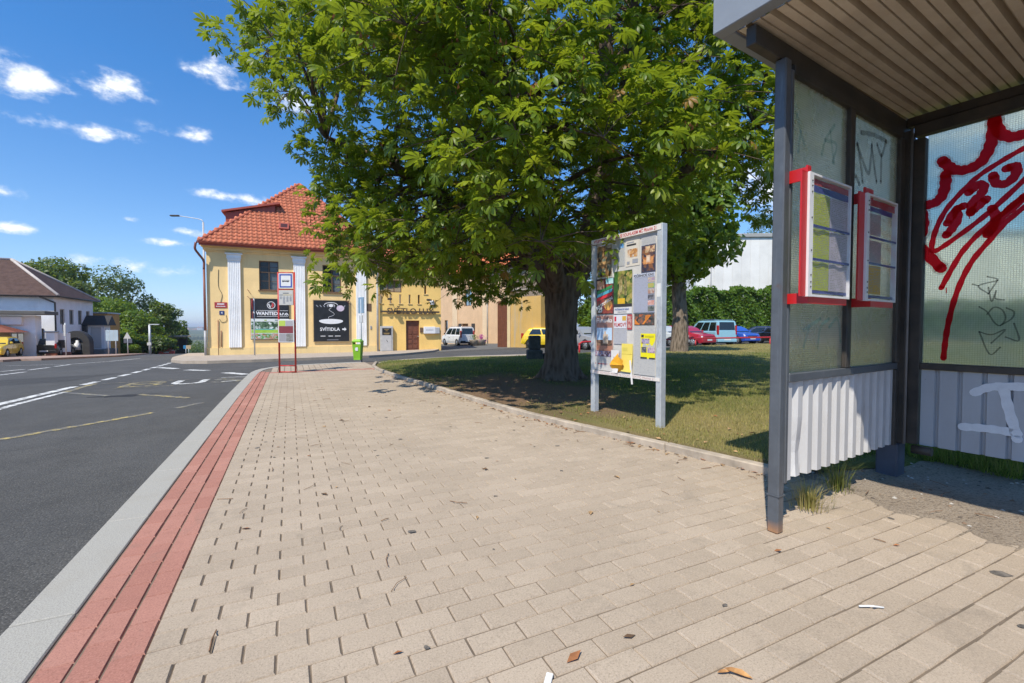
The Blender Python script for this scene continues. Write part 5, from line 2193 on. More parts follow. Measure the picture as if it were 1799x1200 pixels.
# hip caps: single half-round tiles
for (P0_, P1_) in ((A_, E_), (B_, F_)):
    P0v, P1v = Vector(P0_), Vector(P1_)
    L = (P1v - P0v).length
    n_ = int(L / .36)
    for k in range(n_):
        m = MB()
        q0, q1 = P0v + (P1v - P0v) * (k / n_), P0v + (P1v - P0v) * ((k + 1.08) / n_)
        up = Vector((0, 0, .05))
        m.tube([q0 + up, q1 + up * .6], [.125, .105], 8)
        m.build('hip_tile', M_tile_ridge, house)
# gutter and fascia strip
b = MB()
n_ = 8
for y0, z0 in ((-ov - .09, z_e - .02),):
    vs = []
    for x in (RX0 - .12, RX1 + .1):
        for k in range(n_ + 1):
            an = PI + PI * k / n_
            vs.append((x, y0 + .085 * math.cos(an), z0 + .085 * math.sin(an)))
    b.add(vs, [(k, k + 1, n_ + 2 + k, n_ + 1 + k) for k in range(n_)], 0, True)
b.build('gutter', M_redmetal, house)
b = MB(); b.box((RX0 - .03, -ov - .012, z_e - .20), (RX1, -ov + .01, z_e - .012)); b.build('eaves_board', M_redmetal, house)
b = MB(); b.box((RX0, -ov + .012, z_e - .06), (RX1, -.26, z_e - .03)); b.build('soffit', M_ochre, house)
b = MB(); b.tube(spline([(RX0 - .15, -ov - .09, z_e - .08), (RX0 - .20, -ov - .06, z_e - .45), (RX0 - .05, -.30, z_e - .75), (-.10, -.16, z_e - 1.1), (-.10, -.14, z_e - 1.6)], 5), .065, 10); b.build('downpipe_swan_neck', M_pipe_brown, house)
b = MB(); b.tube([(-.10, -.14, z_e - 1.6), (-.10, -.14, .9)], .06, 10); b.build('downpipe', M_pipe_brown, house)
b = MB(); b.tube([(-.10, -.14, .9), (-.10, -.14, -.78)], .07, 10); b.build('downpipe', M_pipe_grey, house)
b = MB(); b.tube([(9.92, -.1, 5.7), (9.92, -.1, -.6)], .065, 10); b.build('downpipe', M_pipe_grey, house)
# dormer on the left slope and the skylight
b = MB(); b.prism([(.75, 2.0), (3.6, 2.0), (3.6, 6.2), (.75, 6.2)], 6.6, 8.55); b.build('dormer', M_redmetal, house)
b = MB()
b.add([(.55, 1.8, 8.50), (3.9, 1.8, 9.35), (3.9, 6.4, 9.35), (.55, 6.4, 8.50), (.55, 1.8, 8.62), (3.9, 1.8, 9.47), (3.9, 6.4, 9.47), (.55, 6.4, 8.62)], [(3, 2, 1, 0), (4, 5, 6, 7), (0, 1, 5, 4), (1, 2, 6, 5), (2, 3, 7, 6), (3, 0, 4, 7)])
b.build('dormer_roof', M_redmetal, house)
b = MB(); b.add([(.76, 2.01, 8.5), (3.6, 2.01, 8.5), (3.6, 2.01, 9.25)], [(0, 1, 2)]); b.build('dormer_cheek', M_redmetal, house)
mm = Matrix.Translation((4.18, -ov + 2.00 * cs_ * 1.0, z_e + 2.0 * sn_)) @ Matrix.Rotation(R(45.8), 4, 'X')
b = MB(); b.xf = mm
b.bbox((-.30, -.30, .02), (.30, .32, .19), .02); sk_ = b.build('skylight', M_redmetal, house)
b = MB(); b.xf = mm; b.quad((-.2, -.2, .194), (.2, -.2, .194), (.2, .22, .194), (-.2, .22, .194)); b.build('pane', M_glass, sk_)
# small fittings
b = MB(); b.bbox((9.22, -.025, 2.2), (9.52, -.001, 2.72), .005); b.build('brown_plaque', M_winwood, house)
b = MB(); b.bbox((9.42, -.05, .98), (9.52, -.001, 1.2), .01); b.build('bell_box', M_pipe_grey, house)
b = MB(); b.tube([(.55, -.05, -.75), (.55, -.05, 1.55)], .022, 6); b.build('cable_pipe', M_pipe_brown, house)
b = MB(); b.tube([(.70, -.04, -.1), (.70, -.04, .9)], .02, 6); b.build('cable_pipe', M_pipe_brown, house)
b = MB(); b.tube(spline([(.62, -.02, 4.6), (.60, -.02, 3.6), (.78, -.02, 3.1), (.70, -.02, 2.6)], 4), .012, 5); b.build('loose_cable', M_frame_dark, house)
b = MB(); b.tube(spline([(.62, -.02, 1.6), (.75, -.02, 1.4), (1.0, -.02, 1.5), (.98, -.02, 1.85)], 4), .012, 5); b.build('loose_cable', M_frame_dark, house)

# annex of the same house, with the shop lettering
AX0, AX1 = 9.99, 14.42
AY = .10
slots = [(10.10 + k * .66, 10.24 + k * .66, 2.78, 3.42) for k in range(5)] + [(13.2, 13.36, 3.5, 4.1)]
DR = (11.88, 12.84, -.55, 1.58)
LW = (10.12, 11.6, 3.55, 4.4)
b = MB()
wall_holes(b, AX0, AX1, -1.3, 5.2, slots + [DR, LW], y=AY, depth=.25)
b.quad((AX1, AY, -1.3), (AX1, HD, -1.3), (AX1, HD, 5.2), (AX1, AY, 5.2))
b.quad((AX0, AY, 5.2), (AX1, AY, 5.2), (AX1, HD, 5.2), (AX0, HD, 5.2))
b.build('annex_wall', M_ochre2, house)
for s_ in slots:
    b = MB(); b.box((s_[0] - .06, AY - .05, s_[2] - .05), (s_[1] + .1, AY + .1, s_[2] - .001)); b.build('slot_sill', M_plinth, house)
    b = MB(); b.quad((s_[0], AY + .24, s_[2]), (s_[1], AY + .24, s_[2]), (s_[1], AY + .24, s_[3]), (s_[0], AY + .24, s_[3])); b.build('slot_pane', M_glass, house)
window(house, *LW, y=AY + .08, nx=3, split=0)
b = MB(); b.add([(AX0, AY - .4, 5.15), (AX1 + .3, AY - .4, 5.15), (AX1 + .3, 6, 8.4), (AX0, 6, 8.4)], [(0, 1, 2, 3)]); b.box((AX0, AY - .42, 5.0), (AX1 + .3, AY - .38, 5.14)); b.build('annex_roof', M_tile_ridge, house)
# door with raised panels
b = MB(); b.box((DR[0], AY + .16, DR[2]), (DR[1], AY + .22, DR[3])); dr = b.build('door', M_door_brown, house)
for i in range(2):
    for j in range(5):
        x0 = DR[0] + .18 + i * .36
        z0 = DR[2] + .12 + j * .345
        if j == 4:
            continue
        b = MB(); b.bbox((x0, AY + .135, z0), (x0 + .30, AY + .165, z0 + .28), .02); b.build('door_panel', M_door_brown, dr)
b = MB(); b.box((DR[0] + .05, AY + .12, DR[3] - .32), (DR[1] - .05, AY + .165, DR[3] - .30)); b.build('door_rail', M_door_brown, dr)
b = MB(); b.cyl((DR[1] - .08, AY + .16, .45), (DR[1] - .08, AY + .08, .45), .03, 8); b.build('handle', M_galv, dr)
# raised lettering on a bar
M_letter = plain('letter_bronze', (.085, .06, .035), .55, .2, 6)
L_ = thing('shop_sign', 'bronze raised lettering SVĚTLO LUX on a long bar across the ochre annex', 'shop sign', (*fpt(12.2, AY - .13), 2.2), fa)
b = MB(); b.box((-2.08, .0, -.07), (2.08, .035, .06)); b.build('bar', M_letter, L_)
for k in (-1.7, 0, 1.7):
    b = MB(); b.cyl((k, .03, 0), (k, .13, 0), .015, 6); b.build('spacer', M_letter, L_)
tm = text_mesh('lettering', 'SVĚTLO LUX', .56, M_letter, L_, .02, loc=(.0, -.022, .02), rot=(PI / 2, 0, 0), bold=.012)
tm.scale.x = 3.3 / max(.1, tm.dimensions.x)
# meter cabinet, letter box sign, lamps, alarm
cab = thing('meter_cabinet', 'light grey stone framed cabinet with a dark plaque beside the brown door', 'cabinet', (*fpt(10.5, AY), -.62), fa)
b = MB(); b.bbox((-.44, -.26, .0), (.44, -.001, 1.80), .02); b.build('frame', plain('cabinet_stone', (.45, .44, .42), .8, .12, 4, dirt=.3), cab)
b = MB(); b.box((-.33, -.285, .1), (.33, -.262, 1.72)); b.build('door', plain('cabinet_door', (.47, .46, .45), .6, .08, 4, dirt=.2), cab)
pq = MB(); pq.box((-.30, -.295, 1.18), (.30, -.287, 1.66)); pq = pq.build('plaque', M_black_vinyl, cab)
for z_, w_ in ((1.56, .16), (1.46, .08), (1.30, .22), (1.24, .16)):
    q = MB(); q.quad((-w_, -.2965, z_), (w_, -.2965, z_), (w_, -.2965, z_ + .03), (-w_, -.2965, z_ + .03)); q.build('plaque_text', plain('plaque_gold', (.45, .30, .10), .5), pq)
b = MB(); b.tube([(-.02, -.29, .85), (.06, -.30, .72)], .015, 6); b.build('latch', M_frame_dark, cab)
wb = thing('wall_sign_box', 'white illuminated sign box with grey end on the annex wall right of the door', 'sign box', (*fpt(13.7, AY), .64), fa)
b = MB(); b.bbox((-.58, -.22, 0), (.26, -.001, .5), .02); b.build('sign_body', plain('sign_box_white', (.74, .74, .75), .35, .04, 6), wb)
b = MB(); b.bbox((.262, -.22, .0), (.58, -.001, .46), .03); b.build('grey_end', plain('sign_box_grey', (.42, .43, .45), .5, .08, 6), wb)
for z_ in (.30, .22):
    b = MB(); b.quad((-.45, -.2225, z_), (.1, -.2225, z_), (.1, -.2225, z_ + .022), (-.45, -.2225, z_ + .022)); b.build('sign_text', M_ink_grey, wb)
b = MB(); b.bbox((13.0 - .13, AY - .06, .72), (13.0 + .09, AY - .002, 1.08), .01); b.build('intercom', M_winwood, house)


def wall_lamp(label, s, z, dx, group):
    t = thing('wall_spotlight', label, 'spotlight', (*fpt(s, AY), z), fa, group)
    b = MB(); b.tube([(0, 0, 0), (dx, -.55, .12)], .016, 6); b.build('arm', M_frame_dark, t)
    b = MB(); b.bbox((dx - .14, -.78, .02), (dx + .14, -.55, .15), .02); b.build('lamp_head', M_frame_dark, t)
    return t


wall_lamp('dark spotlight on a thin arm above the start of the bronze lettering', 10.85, 2.95, -.18, 'spotlights above the shop lettering')
wall_lamp('dark spotlight on a thin arm above the end of the bronze lettering', 13.55, 2.95, -.18, 'spotlights above the shop lettering')
al = thing('alarm_box', 'small white alarm box high on the annex wall by the corner', 'alarm box', (*fpt(13.75, AY), 2.72), fa)
b = MB(); b.bbox((-.16, -.13, 0), (.16, 0, .32), .03); b.build('box_body', M_sign_white, al)
b = MB(); b.disc((0, -.133, .14), (0, -1, 0), .05, 10); b.build('sounder', M_ink_grey, al)

# banners on the front, with their frames
ban = thing('advert_banner', 'dark banner WANTED s.r.o. over a green village picture on the ochre wall', 'banner', (*fpt(3.38, 0), .34), fa, 'banners on the house front')
b = MB(); b.box((-1.10, -.10, -.02), (1.06, -.06, 2.56)); b.build('banner_frame', M_winwood, ban)
b = MB(); b.box((-1.08, -.115, 1.30), (1.04, -.102, 2.54)); b.build('banner_sheet', M_black_vinyl, ban)
b = MB(); b.box((-1.08, -.115, .02), (1.04, -.102, 1.295)); lo_ = b.build('banner_sheet', pap((.66, .70, .70)), ban)
lo_['label'] = 'lower banner sheet with a village panorama'
text_mesh('lettering', 'WANTED s.r.o.', .30, M_white_print, ban, 0, loc=(.13, -.118, 1.62), rot=(PI / 2, 0, 0), bold=.012, sx=.92)
for z_ in (1.43, 1.80):
    b = MB(); b.quad((-.75, -.118, z_), (1.0, -.118, z_), (1.0, -.118, z_ + .022), (-.75, -.118, z_ + .022)); b.build('banner_rule', M_white_print, ban)
b = MB()
b.add([(.05 + r_ * math.cos(a), -.118, 2.15 + r_ * math.sin(a)) for r_ in (.20, .235) for a in np.linspace(0, 2 * PI, 25)[:-1]], [(i, (i + 1) % 24, 24 + (i + 1) % 24, 24 + i) for i in range(24)])
b.build('emblem_ring', M_white_print, ban)
b = MB(); b.poly([(-.06, -.1185, 2.26), (.0, -.1185, 2.03), (.05, -.1185, 2.2), (.05, -.1185, 2.12), (.01, -.1185, 1.98), (-.03, -.1185, 1.98), (-.12, -.1185, 2.2)]); b.build('emblem', M_white_print, ban)
b = MB(); b.poly([(.07, -.1185, 2.0), (.15, -.1185, 2.02), (.21, -.1185, 2.14), (.17, -.1185, 2.28), (.09, -.1185, 2.31)]); b.build('emblem', plain('emblem_red', (.5, .06, .06), .5), ban)
for q, m_ in (((-1.06, 1.02, .62, 1.12), picture([(.02, .05, .03), (.05, .11, .05), (.16, .24, .16), (.50, .56, .55), (.68, .73, .76)], 3.2, 2)), ((-1.06, 1.02, .40, .60), picture([(.20, .42, .03), (.32, .52, .06), (.45, .55, .12)], 3, 5, False)), ((-1.06, 1.02, .03, .37), picture([(.03, .09, .03), (.10, .30, .05), (.35, .45, .40), (.45, .12, .05), (.55, .60, .62)], 5, 8)), ((-.9, .2, .60, .66), picture([(.05, .30, .36), (.15, .45, .45)], 3, 1, False))):
    b = MB(); b.quad((q[0], -.1165 - .001 * (q[1] < .5), q[2]), (q[1], -.1165 - .001 * (q[1] < .5), q[2]), (q[1], -.1165 - .001 * (q[1] < .5), q[3]), (q[0], -.1165 - .001 * (q[1] < .5), q[3])); b.build('banner_picture', m_, ban)
for x_, w_, c_ in ((-.35, .14, (.35, .45, .08)), (.25, .5, (.20, .28, .30))):
    b = MB(); b.quad((x_, -.119, 1.17), (x_ + w_, -.119, 1.17), (x_ + w_, -.119, 1.235), (x_, -.119, 1.235)); b.build('banner_logo', plain('banner_logo', c_, .5), ban)

bn2 = thing('advert_banner', 'black banner SVÍTIDLA with a white ceiling lamp and an arrow', 'banner', (*fpt(6.96, 0), .16), fa, 'banners on the house front')
b = MB(); b.box((-1.12, -.10, -.03), (1.14, -.06, 2.74)); b.build('banner_frame', plain('banner_frame_wood', (.42, .30, .15), .7, .2, 6), bn2)
b = MB(); b.box((-1.08, -.115, .02), (1.09, -.102, 2.70)); b.build('banner_sheet', M_black_vinyl, bn2)
text_mesh('lettering', 'SVÍTIDLA', .30, M_white_print, bn2, 0, loc=(-.10, -.1175, .80), rot=(PI / 2, 0, 0), bold=.006)
b = MB(); b.poly([(.66, -.1175, .76), (.80, -.1175, .76), (.80, -.1175, .68), (.93, -.1175, .81), (.80, -.1175, .94), (.80, -.1175, .86), (.66, -.1175, .86)]); b.build('arrow', M_white_print, bn2)
b = MB()
b.poly([(-.76 + .74 * (1 + math.cos(a)), -.1175, 1.36 + (.13 if math.sin(a) > 0 else .20) * math.sin(a)) for a in np.linspace(0, 2 * PI, 33)[:-1]]); b.build('printed_lamp', M_white_print, bn2)
for (cx_, cz_, rx_, rz_, th_) in ((-.02, 2.42, .42, .17, .04), (-.02, 2.38, .24, .10, .03)):
    b = MB()
    b.add([(cx_ + (rx_ - t_) * math.cos(a), -.1175, cz_ + (rz_ - t_) * math.sin(a)) for t_ in (0, th_) for a in np.linspace(0, PI, 17)], [(i, i + 1, 18 + i, 17 + i) for i in range(16)]); b.build('printed_lamp', M_white_print, bn2)
b = MB(); b.poly([(-.02 + .14 * math.cos(a), -.1178, 2.36 + .09 * math.sin(a)) for a in np.linspace(0, 2 * PI, 17)[:-1]]); b.build('printed_lamp', M_white_print, bn2)
b = MB(); ribbon(b, spline([(.0, 2.22), (-.14, 2.08), (.16, 1.86), (.1, 1.72), (-.16, 1.62), (-.18, 1.52)], 6), .018, lambda a, z, l: (a, -.1176, z)); b.build('printed_cord', M_white_print, bn2)
for k in range(9):
    x_ = -.95 + k * .22
    b = MB(); b.poly([(x_, -.1174, 2.40), (x_ + .07, -.1174, 2.40), (x_ + .17 - .02 * k, -.1174, 2.27), (x_ + .11 - .02 * k, -.1174, 2.27)]); b.build('printed_ray', M_ink_grey, bn2)
b = MB(); b.poly([(.56 + .24 * math.cos(a), -.1179, 2.20 + .20 * math.sin(a)) for a in np.linspace(0, 2 * PI, 25)[:-1]]); b.build('printed_disc', plain('disc_lilac', (.60, .50, .60), .5, .15, 6), bn2)
for x0_, x1_ in ((-.68, -.38), (-.2, .08), (.2, .55)):
    b = MB(); b.quad((x0_, -.1176, .34), (x1_, -.1176, .34), (x1_, -.1176, .38), (x0_, -.1176, .38)); b.build('small_print', M_white_print, bn2)
b = MB(); b.quad((-.3, -.1176, .09), (.42, -.1176, .09), (.42, -.1176, .12), (-.3, -.1176, .12)); b.build('small_print', M_ink_grey, bn2)
# thin bracket lamps above the banners
for s_, z_, lab in ((2.2, 3.45, 'thin bracket pair over the dark WANTED banner'), (7.9, 3.35, 'thin bracket pair over the black SVÍTIDLA banner')):
    t = thing('banner_bracket', lab, 'bracket', (*fpt(s_, 0), z_ - .5), fa, 'brackets over the banners')
    for k in (0, .42):
        b = MB(); b.tube([(0, -.02, k), (-.05, -.30, k + .06), (.25 - k * .2, -.42, k - .25)], .014, 5); b.build('arm', M_pipe_brown, t)
# street and number plates
pt = thing('street_plate', 'red enamel street name plate on the ochre wall', 'street plate', (*fpt(.71, 0), 2.28), fa)
b = MB(); b.bbox((-.33, -.03, 0), (.33, -.001, .34), .008); b.build('plate', plain('enamel_red', (.36, .035, .035), .3, .06, 6), pt)
for z_, w_, h_ in ((.19, .19, .085), (.07, .25, .045)):
    for k in range(6):
        b = MB(); x_ = -w_ + k * w_ * 2 / 6; b.quad((x_, -.0315, z_), (x_ + w_ * .26, -.0315, z_), (x_ + w_ * .26, -.0315, z_ + h_), (x_, -.0315, z_ + h_)); b.build('plate_lettering', M_white_print, pt)
pt = thing('house_number_plate', 'small blue house number plate under the red street plate', 'number plate', (*fpt(.75, 0), 1.86), fa)
b = MB(); b.bbox((-.13, -.025, 0), (.13, -.001, .24), .006); b.build('plate', plain('enamel_blue', (.02, .045, .16), .3, .06, 6), pt)
text_mesh('number', '4', .17, M_white_print, pt, 0, loc=(0, -.027, .12), rot=(PI / 2, 0, 0), bold=.004)

# ------------------------------------------------------------------ courtyard buildings behind
M_apricot = plaster('apricot_plaster', (.66, .46, .29), (.42, .30, .20), .25)
M_apricot_lt = plaster('apricot_band', (.72, .56, .38), (.5, .4, .3), .15)
x_, y_ = at(888, 45)
yardh = thing('courtyard_house', 'apricot courtyard building with pilaster strips, small windows and an orange roof', 'house', (x_, y_, 0), R(-72))
# front faces the lane: local x runs away towards the back (left in the photo)
HX = 26
b = MB()
dd = (5.9, 7.0, -.75, 1.5)
dd2 = (15.0, 17.4, -.75, 5.2)
ws = [(5.3, 6.5, 3.4, 5.2)]
small = [(9.6, 10.2, 0.2, 1.9), (11.2, 11.8, 0.2, 2.1)]
xf_ = lambda q: (-q[1], -q[0], q[2], q[3])
wall_holes(b, -HX, 0, -1.2, 7.2, [xf_(q) for q in [dd, dd2] + ws + small], y=0, depth=.3)
b.quad((0, 0, -1.2), (0, 9, -1.2), (0, 9, 7.2), (0, 0, 7.2))
b.build('wall', M_apricot, yardh)
for q in ws + small:
    window(yardh, *xf_(q), y=.12, nx=2 if q in ws else 1, split=0)
for q in (dd, dd2):
    a = xf_(q)
    b = MB(); b.box((a[0], .2, a[2]), (a[1], .27, a[3])); b.build('door', plain('door_ochre', (.42, .22, .07), .6, .15, 4), yardh)
for x0 in (-3.4, -8.6, -14.0, -19.0, -24.0):
    b = MB(); b.bbox((x0, -.10, -1.2), (x0 + .9, -.001, 6.6), .02); b.build('pilaster_strip', M_apricot_lt, yardh)
b = MB(); b.box((-HX, -.13, 6.602), (0, -.001, 7.2)); b.build('cornice', M_apricot_lt, yardh)
b = MB(); b.add([(-HX, -.5, 7.15), (.4, -.5, 7.15), (.4, 5.5, 10.6), (-HX, 5.5, 10.6)], [(0, 1, 2, 3)]); b.box((-HX, -.52, 6.98), (.4, -.48, 7.14)); b.build('roof', plain('orange_roof', (.60, .16, .05), .7, .2, 2), yardh)
b = MB(); b.tube([(-2.6, -.09, 6.9), (-2.6, -.09, -.8)], .07, 8); b.build('downpipe', M_pipe_grey, yardh)
for q in ((5.0, .6, 1.6), (7.3, .6, 1.6)):
    b = MB(); b.bbox((-q[0] - .28, -.05, q[1]), (-q[0] + .28, -.001, q[2] - .1), .01); b.build('notice_case', M_frame_dark, yardh)
# gate post and wooden gate
x0g, y0g = at(893, 35.5)
x1g, y1g = at(926, 34.0)
gp = thing('gate_wall', 'ochre gate wall with peeling grey plaster and a pale edge pillar', 'wall', (x0g, y0g, 0), math.atan2(y1g - y0g, x1g - x0g))
wl_ = math.hypot(x1g - x0g, y1g - y0g)
b = MB(); b.box((.3, .0, -1.2), (wl_ + 1.4, .6, 3.4)); b.build('wall', plaster('gate_ochre', (.56, .36, .12), (.40, .36, .30), .9), gp)
b = MB(); b.bbox((-.02, -.12, -1.2), (.298, .6, 3.85), .02); b.build('pillar', plaster('gate_pillar', (.66, .52, .30), (.45, .38, .26), .3), gp)
b = MB(); b.bbox((-.1, -.2, 3.852), (wl_ + 1.4, .7, 4.05), .03); b.build('coping', plain('coping_stone', (.36, .31, .26), .9, .2, 3), gp)
x2g, y2g = at(874, 36.5)
gt = thing('wooden_gate', 'tall red-brown plank gate leaf standing open beside the gate pillar', 'gate', (x2g, y2g, 0), math.atan2(y0g - y2g, x0g - x2g))
gw = math.hypot(x0g - x2g, y0g - y2g) - .05
nb = 6
for k in range(nb):
    b = MB(); b.bbox((gw * k / nb + .006, 0, -.5), (gw * (k + 1) / nb - .006, .05, 3.15 + .06 * math.sin(k * .8)), .006); b.build('plank', M_door_brown, gt)
b = MB(); b.box((0.02, .051, .2), (gw - .02, .10, .34)); b.build('ledge', M_door_brown, gt)
b = MB(); b.box((0.02, .051, 2.3), (gw - .02, .10, 2.44)); b.build('ledge', M_door_brown, gt)
# house behind the gate
xq, yq = at(905, 52)
bh = thing('gate_house', 'apricot house with a dark window rising behind the gate', 'house', (xq, yq, 0), R(-20))
b = MB(); wall_holes(b, -3.2, 7, -1.2, 8.2, [(.6, 2.4, 3.9, 6.4), (-2.1, -.9, 2.6, 4.6)], y=0, depth=.3); b.quad((-3.2, 8, -1.2), (-3.2, 0, -1.2), (-3.2, 0, 8.2), (-3.2, 8, 8.2)); b.build('wall', M_apricot, bh)
window(bh, .6, 2.4, 3.9, 6.4, .1, M_sign_white, 2, 0)
window(bh, -2.1, -.9, 2.6, 4.6, .1, M_sign_white, 2, 0)
b = MB(); b.add([(-3.5, -.5, 8.1), (7.3, -.5, 8.1), (7.3, 5, 11.6), (-3.5, 5, 11.6)], [(0, 1, 2, 3)]); b.build('roof', plain('orange_roof_2', (.5, .14, .06), .7, .2, 2), bh)
# flower tubs by the lane
for px_, lab in ((846, 'stone tub with pink flowers beside the lane'), (833, 'stone tub with green leaves beside the white van')):
    xt, yt = at(px_, 42)
    t = thing('flower_tub', lab, 'flower tub', (xt, yt, RZ(xt, yt)), 0, 'flower tubs by the lane')
    b = MB(); b.lathe([(.0, 0), (.34, 0), (.45, .5), (.47, .56), (.40, .56), (.38, .45), (.0, .45)], 12); b.build('tub', plain('tub_stone_%d' % px_, (.36, .31, .26), .9, .2, 4), t)
    V, F, rn = [], [], []
    for k in range(220):
        an, r_, h_ = random.uniform(0, 2 * PI), abs(random.gauss(0, .25)), random.uniform(.5, 1.05)
        c = Vector((math.cos(an) * r_, math.sin(an) * r_, h_ - r_ * .3))
        d = Vector((random.gauss(0, 1), random.gauss(0, 1), random.gauss(0, 1))).normalized() * .07
        e = d.orthogonal().normalized() * .05
        V += [c - d, c + e, c + d]
        F.append((3 * k, 3 * k + 1, 3 * k + 2)); rn += [random.random()] * 3
    mesh_obj('blossoms', array_mesh('blossoms', V, F, plain('petal_pink' if px_ == 846 else 'tub_leaf', (.46, .06, .28) if px_ == 846 else (.09, .16, .03), .7, .4, 20), rn), t)['kind'] = 'stuff'

# ------------------------------------------------------------------ grey hall on the right
x_, y_ = at(1222, 62)
hall = thing('grey_hall', 'large windowless pale grey hall of vertical panels behind the hedge', 'hall', (x_, y_, 0), R(-28))
M_hall = plain('hall_panel', (.70, .69, .66), .7, .06, .6, dirt=.15)
M_hall2 = plain('hall_panel_light', (.74, .73, .70), .7, .05, .6, dirt=.1)
npan = 46
for k in range(npan):
    b = MB(); b.bbox((k * 1.2 + .005, 0, -1), (k * 1.2 + 1.195, .2, 13.2), .02); b.build('panel', M_hall if k % 3 else M_hall2, hall)
b = MB(); b.box((0, .202, -1), (npan * 1.2, 22, 13.1)); b.build('hall_core', M_hall, hall)
b = MB(); b.bbox((-.2, -.25, 13.2), (npan * 1.2 + .2, 22.2, 13.7), .05); b.build('roof_edge', plain('hall_edge', (.32, .32, .31), .6, .1, 1), hall)
b = MB(); b.tube([(1.9, -.12, 12.8), (1.9, -.12, -.5)], .09, 8); b.build('downpipe', M_pipe_grey, hall)
xw, yw = at(1195, 66)
b2 = thing('white_outbuilding', 'white rendered outbuilding at the edge of the grey hall', 'building', (xw, yw, 0), R(-28))
b = MB(); b.box((-6, 0, -1), (3.4, 8, 6.6)); b.build('wall', M_stucco_white, b2)
b = MB(); b.bbox((-6.2, -.2, 6.602), (3.6, 8.2, 6.8), .03); b.build('roof_slab', M_pipe_grey, b2)

# ------------------------------------------------------------------ white house across the road
M_whitewash = plaster('white_render', (.86, .86, .86), (.6, .59, .57), .25)
M_brownroof = None


def slate_mat():
    t = NT('brown_roof_tiles')
    co = t.coord()
    n = t.noise(3, 7, .7, co)
    sep = t.n.new('ShaderNodeSeparateXYZ')
    t.l.new(co, sep.inputs[0])
    row = t.math('FRACT', t.math('MULTIPLY', sep.outputs['Z'], 5.0))
    c = t.ramp(n, [(.3, (.062, .036, .030)), (.7, (.115, .070, .058))])
    return t.done(t.bsdf(c, .85, 0, .25, t.bump(row, .8, .05)))


M_brownroof = slate_mat()
wh = thing('white_house', 'white rendered house with brown hip roof across the road', 'house', (-18.55, 53.6, 0), 0)
zb, zt = -2.2, 3.85
LF, DP = 22.0, 8.7
wins = [(1.05 + k * 1.95, 1.05 + k * 1.95 + .95, 1.35, 2.75) for k in range(4)]
wins_low = [(1.2 + k * 1.55, 1.2 + k * 1.55 + .85, -1.0, .35) for k in range(3)]
b = MB()
b.xf = Matrix.Rotation(PI / 2, 4, 'Z')                 # the road front: local x -> +y
wall_holes(b, 0, DP, zb, zt, wins + wins_low, y=0, depth=.22)
b.xf = Matrix.Identity(4)
b.quad((-LF, 0, zb), (0, 0, zb), (0, 0, zt), (-LF, 0, zt))
b.quad((0, DP, zb), (-LF, DP, zb), (-LF, DP, zt), (0, DP, zt))
b.build('wall', M_whitewash, wh)
wfr = thing('road_front', None, None)
wfr.parent = wh
wfr.rotation_euler = (0, 0, PI / 2)
for q in wins + wins_low:
    m = MB()
    for qq in ((q[0], q[0] + .07, q[2], q[3]), (q[1] - .07, q[1], q[2], q[3]), (q[0] + .07, q[1] - .07, q[2], q[2] + .07), (q[0] + .07, q[1] - .07, q[3] - .07, q[3])):
        m.box((qq[0], .08, qq[2]), (qq[1], .14, qq[3]))
    m.box(((q[0] + q[1]) / 2 - .03, .085, q[2] + .07), ((q[0] + q[1]) / 2 + .03, .14, q[3] - .07))
    m.build('window', plain('window_beige', (.42, .37, .30), .6, .1, 5), wfr)
    m = MB(); m.quad((q[0], .12, q[2]), (q[1], .12, q[2]), (q[1], .12, q[3]), (q[0], .12, q[3])); m.build('pane', M_glass, wfr)
o_ = .45
kk = DP / 2 + o_
b = MB()
A_, B_, C_, D_ = (o_, -o_, zt), (o_, DP + o_, zt), (-LF - o_, DP + o_, zt), (-LF - o_, -o_, zt)
E_, F_ = (o_ - kk, DP / 2, zt + 3.45), (-LF - o_ + kk, DP / 2, zt + 3.45)
b.poly([A_, B_, E_]); b.poly([B_, C_, F_, E_]); b.poly([C_, D_, F_]); b.poly([D_, A_, E_, F_]); b.poly([D_, C_, B_, A_])
b.build('roof', M_brownroof, wh)
for P_, Q_ in ((A_, E_), (B_, E_), (E_, F_)):
    b = MB(); b.tube([Vector(P_) + Vector((0, 0, .04)), Vector(Q_) + Vector((0, 0, .04))], .12, 6); b.build('ridge_cap', plain('ridge_mortar', (.46, .41, .38), .9, .15, 3), wh)
b = MB(); b.tube([(o_ + .03, -o_, zt - .06), (o_ + .03, DP + o_, zt - .06)], .075, 6); b.build('gutter', M_frame_dark, wh)
b = MB(); b.tube([(-LF, -o_ - .03, zt - .06), (o_, -o_ - .03, zt - .06)], .075, 6); b.build('gutter', M_frame_dark, wh)
b = MB(); b.tube([(-.8, -o_, zt - .1), (.08, -.10, zt - .6), (.08, -.10, -1.9)], .07, 8); b.build('downpipe', M_frame_dark, wh)
b = MB(); b.box((-LF, -.05, .95), (-4.5, -.002, 1.05)); b.build('wall_band', M_pipe_grey, wh)
b = MB(); b.box((-6.1, -.03, .96), (-5.95, -.001, 3.0)); b.build('wall_strip', M_stucco_white, wh)
b = MB(); b.box((-1.5, -.06, -1.4), (-.75, -.002, 1.0)); b.build('garage_shade_panel', M_black_vinyl, wh)  # solid black slab: the dark inside of the garage painted on the wall
b = MB(); b.box((-LF, -.03, 2.9), (-1.0, -.0015, 3.4)); b.build('eaves_band', M_whitewash, wh)  # thin raised band below the eaves, in the wall's own white render
